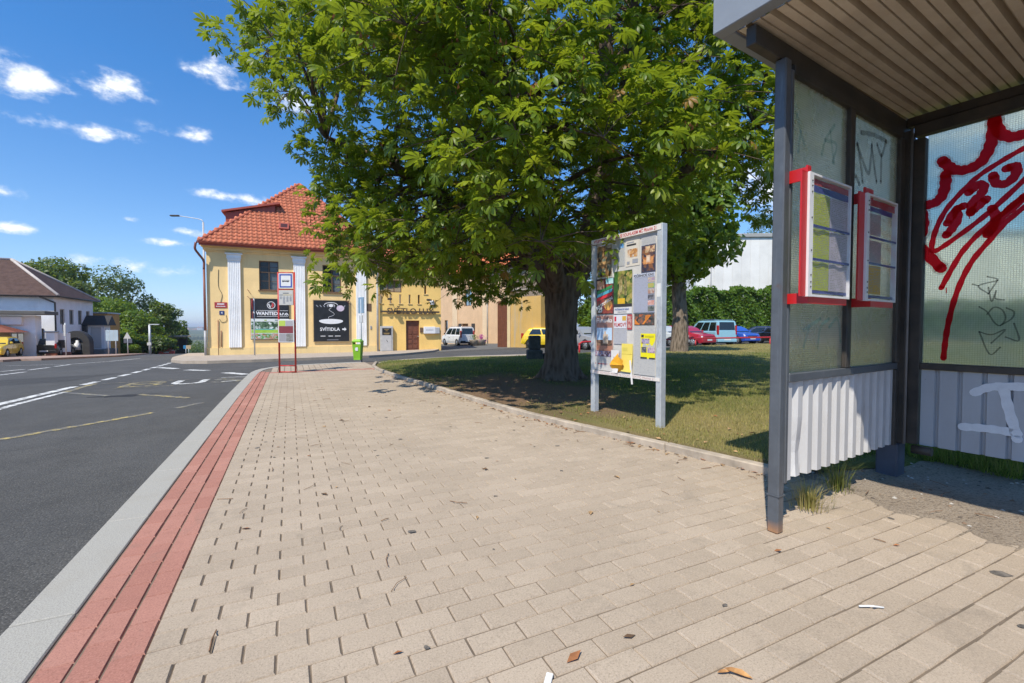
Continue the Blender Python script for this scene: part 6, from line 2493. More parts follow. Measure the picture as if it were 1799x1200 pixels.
# porch
pr = thing('porch', 'small white porch with a black pitched canopy on grey steps', 'porch', (-18.5, 59.6, -1.7), 0)
b = MB(); b.box((.02, 0, .62), (1.6, 1.7, 3.0)); b.build('porch_wall', M_whitewash, pr)
b = MB(); b.add([(-.05, -.4, 3.0), (2.0, -.4, 3.0), (2.0, .9, 4.0), (-.05, .9, 4.0), (2.0, 2.1, 3.0), (-.05, 2.1, 3.0)], [(0, 1, 2, 3), (3, 2, 4, 5), (1, 4, 2), (0, 3, 5), (0, 5, 4, 1)]); b.build('canopy', plain('canopy_felt', (.035, .033, .033), .8, .2, 3), pr)
b = MB(); b.box((1.602, .3, .64), (1.64, 1.2, 2.7)); b.build('porch_door', M_sign_white, pr)
b = MB(); b.box((.55, -.03, .7), (1.35, -.002, 2.8)); b.build('porch_door', M_sign_grey, pr)
b = MB(); b.box((.0, -2.2, -.4), (2.2, 1.7, .6)); b.build('steps', plain('steps_grey', (.17, .16, .15), .9, .15, 3), pr)
b = MB(); b.box((.02, -.02, .62), (.32, -.35, 3.0)); b.build('porch_post', M_black_vinyl, pr)
ob = thing('orange_annex', 'orange plastered box rising behind the black porch canopy', 'building', (-20.4, 62.6, 0), 0)
b = MB(); b.bbox((0, 0, -2), (2.9, 4, 2.55), .03); b.build('wall', plaster('orange_plaster', (.56, .29, .09), (.4, .25, .1), .3), ob)
b = MB(); b.bbox((-.1, -.1, 2.552), (3.0, 4.1, 2.7), .03); b.build('roof_slab', M_pipe_grey, ob)
# annex at the corner and its canopy
an_ = thing('white_annex', 'low white annex with a flat dark canopy in front of the white house', 'building', (-22.5, 49.5, 0), 0)
b = MB(); wall_holes(b, -14, 4.2, -2.2, 2.05, [(2.7, 3.5, -.7, .65)], y=0, depth=.2); b.quad((4.2, 0, -2.2), (4.2, 1.0, -2.2), (4.2, 1.0, 2.05), (4.2, 0, 2.05)); b.quad((-14, 0, 2.05), (4.2, 0, 2.05), (4.2, 1.0, 2.05), (-14, 1.0, 2.05)); b.build('wall', M_whitewash, an_)
window(an_, 2.7, 3.5, -.7, .65, .08, M_sign_grey, 2, 0)
b = MB(); b.bbox((-14, -.8, 2.10), (5.1, 1.5, 2.40), .04); b.build('canopy', plain('canopy_dark', (.10, .10, .095), .8, .2, 2), an_)
b = MB(); b.box((-14, -.05, -2.2), (4.25, -.001, -1.25)); b.build('plinth', plain('plinth_red', (.20, .075, .05), .9, .2, 3), an_)
b = MB(); b.bbox((2.3, -.25, 1.3), (3.5, -.01, 1.95), .02); b.build('sign_panel', M_stucco_white, an_)
ga = thing('tiled_garage', 'small garage with a red-brown tiled roof behind the yellow car', 'garage', (-24.9, 47.9, 0), 0)
b = MB(); b.box((-7, 0, -2.2), (5.2, 1.4, .74)); b.build('wall', plaster('garage_beige', (.42, .36, .28), (.3, .25, .2), .3), ga)
b = MB(); b.add([(-7.4, -.5, .72), (6.3, -.5, .72), (3.6, .9, 1.75), (-7.4, .9, 1.75), (6.3, 1.5, .72)], [(0, 1, 2, 3), (1, 4, 2), (0, 4, 1)]); b.build('roof', tile_mat('garage_tiles', (.24, .075, .045)), ga)
b = MB(); b.box((-7, -.04, -1.0), (3.6, -.001, -.85)); b.build('garage_door_rail', M_winwood, ga)
# low wall, pillar, dark arch sculpture
xp, yp = at(91, 37.2)
pw = thing('gate_pillar', 'white gate pillar with a brick foot by the white house drive', 'pillar', (xp, yp, RZ(xp, yp)), 0)
b = MB(); b.bbox((-.28, -.28, .75), (.28, .28, 2.0), .02); b.build('shaft', M_stucco_white, pw)
b = MB(); b.box((-.30, -.30, -.4), (.30, .30, .748)); b.build('foot', plain('brick_foot', (.30, .11, .06), .9, .25, 6), pw)
b = MB(); b.bbox((-.36, -.36, 2.002), (.36, .36, 2.12), .03); b.build('cap', M_pipe_grey, pw)
xp, yp = at(105, 38)
lw_ = thing('low_wall', 'low white wall with a red foot between pillar and house', 'wall', (xp, yp, RZ(xp, yp)), R(8))
b = MB(); b.box((-.30, -.15, .4), (.62, .15, 2.0)); b.build('wall', M_whitewash, lw_)
b = MB(); b.box((-.34, -.17, -.4), (.66, .17, .398)); b.build('plinth', plain('plinth_red_2', (.20, .075, .05), .9, .2, 3), lw_)
b = MB(); b.bbox((-.05, -.19, .75), (.35, -.152, 1.4), .01); b.build('meter_door', M_frame_dark, lw_)
xp, yp = at(136, 40.8)
ar = thing('dark_arch', 'dark round-topped arch with a pale figure set in it, by the white house', 'monument', (xp, yp, RZ(xp, yp) + .1), R(-18))
vs_, n_ = [], 18
for rad in (1.12, .60):
    for y0 in (-.25, .25):
        for k in range(n_ + 1):
            a = PI * k / n_
            vs_.append((rad * math.cos(a), y0, 1.05 + rad * math.sin(a) * (1.0 if rad > 1 else .9)))
        vs_.append((-rad * 1.0, y0, -.2)); vs_.append((rad * 1.0, y0, -.2))
m_ = n_ + 3
fs_ = []
order_ = [n_ + 2] + list(range(n_ + 1)) + [n_ + 1]
for q in range(len(order_) - 1):
    a, c = order_[q], order_[q + 1]
    fs_ += [(a, c, 2 * m_ + c, 2 * m_ + a), (m_ + a, 3 * m_ + a, 3 * m_ + c, m_ + c), (a, m_ + a, m_ + c, c), (2 * m_ + a, 2 * m_ + c, 3 * m_ + c, 3 * m_ + a)]
b = MB(); b.add(vs_, fs_); b.build('arch', plain('dark_stone', (.030, .029, .030), .7, .3, 4, bump=.4, bscale=12, bdist=.03), ar)
b = MB(); b.box((-.6, .05, -.2), (.6, .2, 1.5)); b.build('arch_back', plain('dark_stone_back', (.05, .05, .05), .8, .3, 4), ar)
b = MB(); b.lathe([(.0, .45), (.26, .45), (.20, .8), (.24, 1.0), (.12, 1.15), (.13, 1.3), (.0, 1.38)], 10); b.xf = Matrix.Identity(4); b.build('pale_figure', M_stucco_white, ar)
# ================================================================== VEHICLES
M_tyre = plain('tyre_rubber', (.018, .018, .018), .85, .2, 20)
M_rim = plain('wheel_rim', (.42, .43, .44), .35, .1, 12, metal=.6)
M_carglass = plain('car_glass', (.012, .016, .018), .05, .1, 3, spec=.9)
M_trim = plain('black_trim', (.018, .018, .019), .6, .15, 8)
M_headlight = plain('headlight_glass', (.62, .64, .66), .12, .05, 9, spec=.8)
M_taillight = plain('tail_light_red', (.36, .01, .01), .2, .1, 9)
M_numplate = plain('number_plate_white', (.68, .68, .66), .5, .04, 9)
M_chrome = plain('chrome_badge', (.6, .6, .62), .2, .05, 9, metal=.9)
_paints = {}


def paint(col):
    if col not in _paints:
        t = NT('car_paint')
        n = t.noise(3, 4, .6)
        c = t.mix(n, scl(col, .92), scl(col, 1.06))
        _paints[col] = t.done(t.bsdf(c, .32, 0, .5, None, Coat_Weight=.7, Coat_Roughness=.06))
    return _paints[col]


STYLES = {
    # L, W, H; hood/tail stations (x fraction, belt z), greenhouse x at belt and at roof (fractions of L from rear)
    'hatch': dict(L=4.05, W=1.70, H=1.46, tail=(.0, .92), hood=(.74, .96, .80), gb=(.04, .76), gr=(.15, .55)),
    'saloon': dict(L=4.5, W=1.76, H=1.43, tail=(.0, .94), hood=(.73, .92, .74), gb=(.12, .75), gr=(.28, .55)),
    'estate': dict(L=4.6, W=1.76, H=1.47, tail=(.0, .95), hood=(.73, .93, .76), gb=(.02, .75), gr=(.09, .56)),
    'van': dict(L=4.15, W=1.72, H=1.84, tail=(.0, 1.05), hood=(.78, 1.06, .90), gb=(.008, .82), gr=(.03, .62)),
}


def make_car(name, label, cat, style, col, loc, heading, group='parked cars', glass_rear=True, rails=False, tail_col=True, trimcol=None):
    S = STYLES[style]
    L, W, H = S['L'], S['W'], S['H']
    t = thing(name, label, cat, loc, heading, group)
    P = paint(col)
    X = lambda f: -L / 2 + L * f
    zt = S['tail'][1]
    hf, hz0, hz1 = S['hood']
    gb0, gb1 = S['gb']
    gr0, gr1 = S['gr']
    wf, wr = .815, .175
    R_ = .31
    # lower body lofted along its length; underside lifted over the wheels
    fr = sorted(set([0, .012, .05, .09, wr - .085, wr - .06, wr, wr + .06, wr + .085, .34, .5, .62, wf - .085, wf - .06, wf, wf + .06, wf + .085, .93, .965, .99, 1.0]))
    rings = []
    for f in fr:
        if f < gb0 + .02:
            top = zt - .02
        elif f < hf:
            top = zt + (hz0 - zt) * (f / hf)
        else:
            q = (f - hf) / (1 - hf)
            top = hz0 + (hz1 - hz0) * q ** 1.1 - (.10 * max(0, (f - .965) / .035))
        end = min(f / .05, (1 - f) / .06, 1)
        hw = W / 2 * (.84 + .16 * math.sqrt(max(0, min(1, end)))) * (1 - .03 * abs(f - .45) / .55)
        zb = .22 if .02 < f < .98 else .30
        for wc in (wf, wr):
            d = abs(f - wc) * L
            if d < .35:
                zb = max(zb, .31 + math.sqrt(max(0, .35 ** 2 - d * d)))
        x = X(f)
        zb = min(zb, top - .12)
        rings.append([(x, -hw * .94, zb), (x, -hw, max(zb + .02, .45)), (x, -hw * 1.0, max(zb + .04, .62)), (x, -hw * .965, top - .05), (x, -hw * .90, top), (x, -hw * .5, top + .025), (x, hw * .5, top + .025), (x, hw * .90, top), (x, hw * .965, top - .05), (x, hw * 1.0, max(zb + .04, .62)), (x, hw, max(zb + .02, .45)), (x, hw * .94, zb)])
    n = 12
    vs = [p for r_ in rings for p in r_]
    fs = []
    for i in range(len(rings) - 1):
        for k in range(n - 1):
            fs.append((i * n + k, i * n + k + 1, (i + 1) * n + k + 1, (i + 1) * n + k))
        fs.append((i * n + n - 1, i * n, (i + 1) * n, (i + 1) * n + n - 1))
    fs += [tuple(range(n))[::-1][::-1], tuple((len(rings) - 1) * n + k for k in range(n))[::-1]]
    b = MB(); b.add(vs, fs, 0, False)
    # cabin
    zb = zt + .0
    zr = H
    bw, tw = W / 2 * .90, W / 2 * .70
    if style == 'van':
        tw = W / 2 * .80
    cab = []
    for f_b, f_t in ((gb0, gr0), (gr0 * .5 + gb0 * .5 + .1, gr0 + .07), ((gr0 + gr1) / 2, (gr0 + gr1) / 2), (gr1 + .06, gr1 - .05), (gb1, gr1)):
        cab.append((f_b, f_t))
    rg = []
    for i, (f_b, f_t) in enumerate(cab):
        e = 0 if 0 < i < 4 else .05
        cr = .0 if 0 < i < 4 else .035
        belt = zt - .03 + (hz0 - zt) * min(1, f_b / hf)
        rg.append([(X(f_b), -bw, belt), (X(f_b * .4 + f_t * .6), -(bw * .42 + tw * .58), belt + (zr - belt) * .62), (X(f_t), -tw, zr - .07 - cr), (X(f_t), -tw * .86, zr - .015 - cr), (X(f_t), 0, zr - cr), (X(f_t), tw * .86, zr - .015 - cr), (X(f_t), tw, zr - .07 - cr), (X(f_b * .4 + f_t * .6), (bw * .42 + tw * .58), belt + (zr - belt) * .62), (X(f_b), bw, belt)])
    m_ = 9
    vs = [p for r_ in rg for p in r_]
    fs = [(i * m_ + k, i * m_ + k + 1, (i + 1) * m_ + k + 1, (i + 1) * m_ + k) for i in range(4) for k in range(m_ - 1)]
    fs += [tuple(range(m_)), tuple(4 * m_ + k for k in range(m_))[::-1]]
    b.add(vs, fs, 0, False)
    body = b.build('body', P, t)
    bev = body.modifiers.new('soft', 'BEVEL')
    bev.width = .03
    bev.segments = 2
    bev.limit_method = 'ANGLE'
    bev.angle_limit = R(22)
    # glass patches a few mm proud of the cabin
    def patch(nm, pts, off, parent=t, mat=M_carglass):
        q = MB(); q.poly([tuple(Vector(p) + Vector(off)) for p in pts]); return q.build(nm, mat, parent)

    def lerp(a, c, k):
        return tuple(Vector(a) * (1 - k) + Vector(c) * k)

    def side(fa_, fb_, s):
        """glass between cabin fractions along the belt"""
        res = []
        for f, zk in ((fa_, 0), (fb_, 0), (fb_, 1), (fa_, 1)):
            pass
        def pt(f, k):
            fb2 = gb0 + (gb1 - gb0) * f
            ft2 = gr0 + (gr1 - gr0) * f
            belt = zt - .03 + (hz0 - zt) * min(1, fb2 / hf)
            kk = .06 + .86 * k
            x = X(fb2 + (ft2 - fb2) * kk)
            y = bw + (tw - bw) * kk * 1.0
            y += .004 + (.012 if .2 < kk < .8 else .0)
            return (x, s * y, belt + (zr - .07 - belt) * kk)
        return [pt(fa_, .06), pt(fb_, .06), pt(fb_, .5), pt(fb_ - .0, .97), pt(fa_ + .0, .97), pt(fa_, .5)]
    spans = {'hatch': ((.13, .46), (.50, .90)), 'saloon': ((.14, .47), (.51, .90)), 'estate': ((.05, .26), (.29, .56), (.60, .92)), 'van': ((.06, .30), (.35, .60), (.65, .93))}[style]
    for s in (-1, 1):
        for fa_, fb_ in spans:
            pts = side(fa_, fb_, s)
            patch('side_window', pts if s < 0 else pts[::-1], (0, s * .022, 0))
    belt1 = zt - .03 + (hz0 - zt) * min(1, gb1 / hf)
    c0 = [(X(gb1), -bw, belt1), (X(gb1), bw, belt1), (X(gr1), tw, zr - .10), (X(gr1), -tw, zr - .10)]
    nrm = Vector((zr - belt1, 0, X(gb1) - X(gr1))).normalized() * .028
    ws_ = [lerp(lerp(c0[0], c0[1], .06), lerp(c0[3], c0[2], .06), .08), lerp(lerp(c0[0], c0[1], .94), lerp(c0[3], c0[2], .94), .08), lerp(lerp(c0[0], c0[1], .95), lerp(c0[3], c0[2], .95), .97), lerp(lerp(c0[0], c0[1], .05), lerp(c0[3], c0[2], .05), .97)]
    patch('windscreen', ws_, nrm)
    c0 = [(X(gb0), bw, zt - .03), (X(gb0), -bw, zt - .03), (X(gr0), -tw, zr - .10), (X(gr0), tw, zr - .10)]
    nrm = Vector((-(zr - zt), 0, X(gr0) - X(gb0))).normalized() * .028
    k0 = .18
    ws_ = [lerp(lerp(c0[0], c0[1], .09), lerp(c0[3], c0[2], .09), k0), lerp(lerp(c0[0], c0[1], .91), lerp(c0[3], c0[2], .91), k0), lerp(lerp(c0[0], c0[1], .92), lerp(c0[3], c0[2], .92), .95), lerp(lerp(c0[0], c0[1], .08), lerp(c0[3], c0[2], .08), .95)]
    patch('rear_window', ws_, nrm)
    # wheels
    for f in (wf, wr):
        for s in (-1, 1):
            wx, wy = X(f), s * (W / 2 - .10)
            q = MB(); q.xf = Matrix.Rotation(PI / 2, 4, 'X')
            q.lathe([(.0, -.085), (.19, -.085), (.205, -.07), (.205, .07), (.19, .085), (.0, .085)], 14)
            for k in range(5):
                a = 2 * PI * k / 5
            wh_ = q.build('wheel', M_rim, t, (wx, wy, R_))
            q = MB(); q.xf = Matrix.Rotation(PI / 2, 4, 'X')
            q.lathe([(.205, -.085), (.26, -.10), (R_, -.085), (R_, .085), (.26, .10), (.205, .085)], 16)
            q.build('tyre', M_tyre, wh_)
            q = MB(); q.xf = Matrix.Rotation(PI / 2, 4, 'X')
            q.lathe([(.0, -.05), (.345, -.05), (.345, .05), (.0, .05)], 14)
            q.build('wheel_arch', M_trim, t, (wx, s * (W / 2 - .2), R_ + .01))
            for k in range(5):
                a = 2 * PI * k / 5 + .3
                q = MB(); q.disc((.125 * math.cos(a), s * .0865, .125 * math.sin(a)), (0, s, 0), .038, 6); q.build('rim_gap', M_trim, wh_)
    # bumpers, lights, plates
    for f, s in ((1.0, 1), (0.0, -1)):
        q = MB(); q.bbox((X(f) - (.10 if s > 0 else .04), -W * .44, .27), (X(f) + (.04 if s > 0 else .10), W * .44, .50), .03)
        q.build('bumper', trimcol or P, t)
        q = MB(); q.box((X(f) + s * .042 - .004, -.26, .40), (X(f) + s * .042 + .004, .26, .51)); q.build('number_plate', M_numplate, t)
    q = MB(); q.bbox((X(1) - .02, -W * .26, .52), (X(1) + .012, W * .26, .66), .01); gr_ = q.build('grille', M_trim, t)
    q = MB(); q.box((X(1) + .013, -W * .22, .58), (X(1) + .02, W * .22, .60)); q.build('grille_bar', M_chrome, gr_)
    for s in (-1, 1):
        q = MB(); q.bbox((X(.925), s * W * .36 - .15, .60), (X(.995), s * W * .36 + .10, .74), .03); q.build('headlight', M_headlight, t)
        if style in ('van', 'estate', 'hatch'):
            q = MB(); q.bbox((X(0) - .015, s * W * .415 - .06, zt - .25), (X(0) + .16, s * W * .415 + .06, zt + (.42 if style == 'van' else .12)), .02)
        else:
            q = MB(); q.bbox((X(0) - .015, s * W * .36 - .16, zt - .24), (X(0) + .10, s * W * .36 + .14, zt - .08), .02)
        q.build('tail_light', M_taillight, t)
        q = MB(); q.bbox((X(gb1) - .30, s * (W / 2 + .06) - .08, zt + .06), (X(gb1) - .18, s * (W / 2 + .06) + .06, zt + .20), .03); q.build('mirror', P if not trimcol else M_trim, t)
        q = MB(); q.box((X(.52), s * (W / 2 * 1.0) - .006, .785), (X(.56), s * (W / 2 * 1.0) + .012, .81)); q.build('door_handle', M_trim, t)
        for f in (.335, .60):
            q = MB(); q.box((X(f) - .004, s * (W / 2) - .004, .38), (X(f) + .004, s * (W / 2) + .0015, zt - .10)); q.build('door_seam', M_trim, t)
    if rails:
        for s in (-1, 1):
            q = MB(); q.tube([(X(gr0 + .03), s * tw * .86, zr + .0), (X(gr0 + .05), s * tw * .86, zr + .055), (X(gr1 - .06), s * tw * .86, zr + .055), (X(gr1 - .04), s * tw * .86, zr)], .018, 6); q.build('roof_rail', M_chrome, t)
    return t


def ground(px, d, dz=0.0):
    x, y = at(px, d)
    return (x, y, RZ(x, y) + dz)


def toward(px, deg):
    """heading that points deg away from straight-at-the-survey-station, counted clockwise from above"""
    b = math.atan((px - 899.5) / 800)
    return -R(26) - b - PI / 2 - R(deg)


Y_ = (.72, .50, .015)
make_car('parked_car', 'yellow hatchback parked before the tiled garage, front towards the road', 'car', 'hatch', (.66, .45, .02), ground(-4, 33.0, .12), toward(-4, 16))
make_car('parked_car', 'black hatchback seen from behind in the white house drive', 'car', 'hatch', (.015, .016, .018), (-17.95, 51.6, RZ(-17.95, 51.6) + .12), R(92))
make_car('approaching_car', 'bright red car coming up the road with headlights on show', 'car', 'saloon', (.60, .015, .02), ground(293, 58), toward(293, 2), None)
make_car('parked_van', 'white small van with roof bars parked in the courtyard lane', 'van', 'van', (.74, .75, .76), ground(804, 46), toward(804, 152), 'parked vans', rails=True, trimcol=M_trim)
make_car('parked_car', 'lemon yellow hatchback half hidden by the big chestnut trunk', 'car', 'hatch', Y_, ground(968, 33.0), toward(968, -78))
make_car('parked_car', 'silver grey hatchback between chestnut trunk and notice board', 'car', 'hatch', (.27, .28, .30), ground(1024, 29.5), toward(1024, -38))
make_car('parked_car', 'pale grey car peeping out left of the slim second trunk', 'car', 'hatch', (.50, .53, .54), ground(1166, 33.5), toward(1166, -50))
make_car('parked_car', 'dark red hatchback right of the slim second trunk', 'car', 'hatch', (.36, .012, .03), ground(1203, 33.2), toward(1203, -52))
make_car('parked_van', 'light blue van with roof rails and red tail lamps in the car park', 'van', 'van', (.27, .50, .60), ground(1247, 34.8), toward(1247, 146), 'parked vans', rails=True)
make_car('parked_car', 'bright blue car with its front towards the lawn', 'car', 'hatch', (.025, .09, .42), ground(1289, 38.0), toward(1289, -42))
make_car('parked_car', 'navy blue estate seen side-on under the hedge', 'car', 'estate', (.016, .028, .075), ground(1330, 41.5), toward(1330, 78))
make_car('parked_car', 'black car tail beside the navy estate', 'car', 'saloon', (.014, .014, .017), ground(1372, 37.0), toward(1372, 140))
make_car('parked_car', 'pale silver car behind the navy estate', 'car', 'estate', (.50, .54, .58), ground(1378, 46), toward(1378, 70))

# ================================================================== STREET FURNITURE
# red rail round the lawn
M_rail = plain('rail_red', (.42, .018, .022), .5, .12, 5, dirt=.2)
rpts = [at(1018, 22.6), at(1120, 25.0), at(1222, 27.6), at(1353, 30.5), at(1490, 33.5)]
rail = thing('red_rail', 'low red tubular rail along the far edge of the lawn', 'rail', (rpts[0][0], rpts[0][1], 0))
ox, oy = rpts[0]
path = []
for k, (x, y) in enumerate(rpts):
    z = lawn_z(x, y) if False else RZ(x, y) + .02
    b = MB(); b.tube([(x - ox, y - oy, z - .2), (x - ox, y - oy, z + .56)], .045, 8); b.build('post', M_rail, rail)
    path.append((x - ox, y - oy, z + .60))
p0 = path[0]
b = MB(); b.tube([(p0[0] - .03, p0[1], p0[2] - .12), (p0[0] + .12, p0[1] + .0, p0[2] - .01)] + [(p0[0] + .4, p0[1] + .0, p0[2] + .01)] + path[1:], .05, 8); b.build('top_tube', M_rail, rail)

# green litter bin on its pole
xb, yb = at(635, 18.3)
bp = thing('sign_pole', 'slim grey pole with a blue sign plate seen edge-on behind the green bin', 'sign pole', (xb, yb, RZ(xb, yb)), R(-70))
b = MB(); b.tube([(0, 0, 0), (0, 0, 2.55)], .028, 8); b.build('pole', M_galv, bp)
b = MB(); b.bbox((-.22, -.02, 1.98), (.22, .01, 2.62), .005); b.build('sign_plate', plain('plate_blue_grey', (.20, .30, .40), .5, .1, 6), bp)
b = MB(); b.bbox((-.12, -.02, 1.60), (.12, .01, 1.9), .005); b.build('small_plate', M_sign_grey, bp)
xb2, yb2 = at(628.5, 18.2)
gb = thing('litter_bin', 'lime green plastic litter bin hanging on the grey pole', 'litter bin', (xb2, yb2, RZ(xb2, yb2) + .12), R(-30))
M_lime = plain('bin_lime', (.22, .46, .025), .4, .08, 5, dirt=.12)
b = MB(); b.add([(x * (.135 if z < .1 else .17), y * (.11 if z < .1 else .15), z) for z in (.0, .06, .62) for x, y in ((-1, -1), (1, -1), (1, 1), (-1, 1))], [(3, 2, 1, 0)] + [(r_ * 4 + i, r_ * 4 + (i + 1) % 4, r_ * 4 + 4 + (i + 1) % 4, r_ * 4 + 4 + i) for r_ in (0, 1) for i in range(4)] + [(8, 9, 10, 11)]); b.build('bin_body', M_lime, gb)
b = MB(); b.add([(-.18, -.16, .70), (.18, -.16, .70), (.18, .16, .70), (-.18, .16, .70), (-.18, -.17, .74), (.18, -.17, .74), (.18, .17, .74), (-.18, .17, .74), (-.12, -.10, .82), (.12, -.10, .82), (.12, .10, .82), (-.12, .10, .82)], [(3, 2, 1, 0)] + [(r_ * 4 + i, r_ * 4 + (i + 1) % 4, r_ * 4 + 4 + (i + 1) % 4, r_ * 4 + 4 + i) for r_ in (0, 1) for i in range(4)] + [(8, 9, 10, 11)]); b.build('lid', M_lime, gb)
for s in (-1, 1):
    b = MB(); b.box((s * .165 - .01, -.14, .62), (s * .165 + .01, .14, .70)); b.build('lid_support', M_lime, gb)
b = MB(); b.poly([(.06, -.148, .36), (.06, -.148, .50), (-.03, -.148, .50), (-.06, -.148, .43), (-.03, -.148, .36)]); b.build('sticker', M_sign_white, gb)

# thin pole with round sign edge-on in front of the house
xp, yp = at(447, 26.1)
t = thing('sign_pole', 'thin grey pole with red edged signs turned away before the dark WANTED banner', 'sign pole', (xp, yp, RZ(xp, yp) + .12), R(-95))
b = MB(); b.tube([(0, 0, 0), (0, 0, 3.25)], .035, 8); b.build('pole', M_galv, t)
b = MB(); b.cyl((-.0, -.05, 2.92), (0, -.075, 2.92), .32, 20); b.build('round_sign', plain('sign_rim_red', (.38, .03, .03), .5, .1, 6), t)
b = MB(); b.bbox((-.25, -.07, 2.1), (.25, -.05, 2.5), .005); b.build('square_sign', plain('sign_rim_red_2', (.30, .05, .05), .5, .1, 6), t)

# tall street lamp behind the corner
xp, yp = at(361, 36)
t = thing('street_lamp', 'tall grey street lamp with a long curved arm behind the ochre house corner', 'street lamp', (xp, yp, RZ(xp, yp)), R(-26))
hh = hz(392, 36) - RZ(xp, yp)
b = MB(); b.tube([(0, 0, 0), (0, 0, hh * .4), (0, 0, hh)], [.11, .085, .06], 10); b.build('mast', plain('mast_galvanised', (.42, .43, .44), .5, .15, 4, dirt=.2), t)
b = MB(); b.tube(spline([(0, 0, hh), (-.10, 0, hh + .16), (-.5, 0, hh + .28), (-1.9, 0, hh + .50)], 5), .03, 8); b.build('arm', M_galv, t)
b = MB(); b.bbox((-2.55, -.13, hh + .46), (-1.85, .13, hh + .56), .03); b.build('lamp_head', M_frame_dark, t)
b = MB(); b.tube([(-.35, .5, hh * .52), (-.02, .0, hh * .52)], .03, 6); b.build('side_arm', M_galv, t)

# street lamp and signs further down the road
xp, yp = at(263, 44)
zz = RZ(xp, yp)
t = thing('street_lamp', 'pale short street lamp with a flat arm before the green bushes', 'street lamp', (xp, yp, zz), R(-26))
b = MB(); b.tube([(0, 0, -.2), (0, 0, hz(571, 44) - zz)], [.11, .09], 8); b.build('mast', M_galv, t)
b = MB(); b.bbox((-.05, -.06, hz(571, 44) - zz), (.95, .06, hz(571, 44) - zz + .09), .02); b.build('lamp_head', M_galv, t)
b = MB(); b.bbox((-.2, -.12, hz(607, 44) - zz), (.2, .0, hz(602, 44) - zz), .02); b.build('box', M_sign_grey, t)
xp, yp = at(196, 41); zz = RZ(xp, yp)
t = thing('direction_sign', 'pale blue backed road sign on two grey posts', 'road sign', (xp, yp, zz), R(-8))
for s in (-.25, .30):
    b = MB(); b.tube([(s, 0, 0), (s, 0, hz(582, 41) - zz)], .05, 6); b.build('post', M_galv, t)
b = MB(); b.bbox((-.42, -.06, hz(599, 41) - zz), (.50, -.02, hz(580, 41) - zz), .01); b.build('panel', plain('sign_pale_blue', (.42, .52, .58), .5, .08, 4), t)
for k in (-.12, .18):
    b = MB(); b.box((k - .01, -.066, hz(599, 41) - zz), (k + .01, -.061, hz(580, 41) - zz)); b.build('panel_rib', M_sign_grey, t)
xp, yp = at(224, 43); zz = RZ(xp, yp)
t = thing('warning_sign', 'triangular road sign above two dark plates at the roadside', 'road sign', (xp, yp, zz), R(-26))
b = MB(); b.tube([(0, 0, 0), (0, 0, hz(588, 43) - zz)], .045, 6); b.build('post', M_galv, t)
h_ = hz(595, 43) - zz
b = MB(); b.prism([(0, 0), (1, 0), (1, 1)], 0, .001) if False else b.add([(-.36, -.05, h_), (.36, -.05, h_), (0, -.05, h_ + .62), (-.36, -.03, h_), (.36, -.03, h_), (0, -.03, h_ + .62)], [(0, 1, 2), (5, 4, 3), (0, 3, 4, 1), (1, 4, 5, 2), (2, 5, 3, 0)]); b.build('triangle_plate', M_sign_grey, t)
for s in (-.34, .12):
    b = MB(); b.bbox((s, -.06, h_ - .42), (s + .34, -.03, h_ - .05), .01); b.build('dark_plate', plain('plate_dark', (.09, .10, .13), .5, .1, 6), t)
xp, yp = at(115, 36); zz = RZ(xp, yp)
t = thing('stop_pole', 'grey pole with round and square plates before the white house', 'sign pole', (xp, yp, zz + .1), R(-60))
b = MB(); b.tube([(0, 0, 0), (0, 0, hz(570, 38) - zz)], .045, 6); b.build('pole', M_galv, t)
b = MB(); b.bbox((-.25, -.06, hz(592, 38) - zz), (.25, -.03, hz(573, 38) - zz), .01); b.build('square_plate', M_sign_grey, t)
b = MB(); b.tube([(-.38 + .30 * math.cos(a), -.02, hz(578, 38) - zz + .36 * math.sin(a)) for a in np.linspace(0, 2 * PI, 13)], .02, 5, caps=False); b.build('hoop', M_frame_dark, t)
for px_, d_, lab, colr in ((282, 60, 'small dark road sign on a post left of the red car', (.10, .12, .16)), (300, 63, 'pale double road sign behind the red car', (.46, .48, .44)), (326, 66, 'blue road sign tilted beside the far shelter', (.03, .20, .45)), (331, 64, 'small beige sign on a post by the blue sign', (.45, .36, .24))):
    xp, yp = at(px_, d_); zz = RZ(xp, yp)
    t = thing('road_sign', lab, 'road sign', (xp, yp, zz), R(-26), 'far road signs')
    top = hz(606 if px_ < 320 else 608, d_) - zz
    b = MB(); b.tube([(0, 0, -.3), (0, 0, top)], .05, 6); b.build('post', M_galv, t)
    b = MB(); b.bbox((-.34, -.05, top - .4), (.34, -.02, top + .1), .01); pl_ = b.build('plate', plain('far_sign', colr, .5, .1, 5), t)
# far bus shelter
xp, yp = at(315, 67); zz = RZ(xp, yp)
t = thing('far_shelter', 'small dark roofed shelter down the road under the trees', 'bus shelter', (xp, yp, zz), R(10))
for x_, y_ in ((-.9, 0), (.9, 0), (-.9, 1.6), (.9, 1.6)):
    b = MB(); b.box((x_ - .06, y_ - .06, -.3), (x_ + .06, y_ + .06, 2.9)); b.build('post', M_frame_dark, t)
b = MB(); b.bbox((-1.4, -.5, 2.9), (1.4, 2.1, 3.15), .04); b.build('roof', plain('far_roof', (.30, .26, .2), .8, .1, 3), t)
b = MB(); b.box((-.85, 1.62, .1), (.85, 1.66, 2.6)); b.build('back_wall', M_trim, t)
b = MB(); b.box((-.84, .1, .4), (-.80, 1.5, 2.4)); b.build('poster_side', M_sign_grey, t)

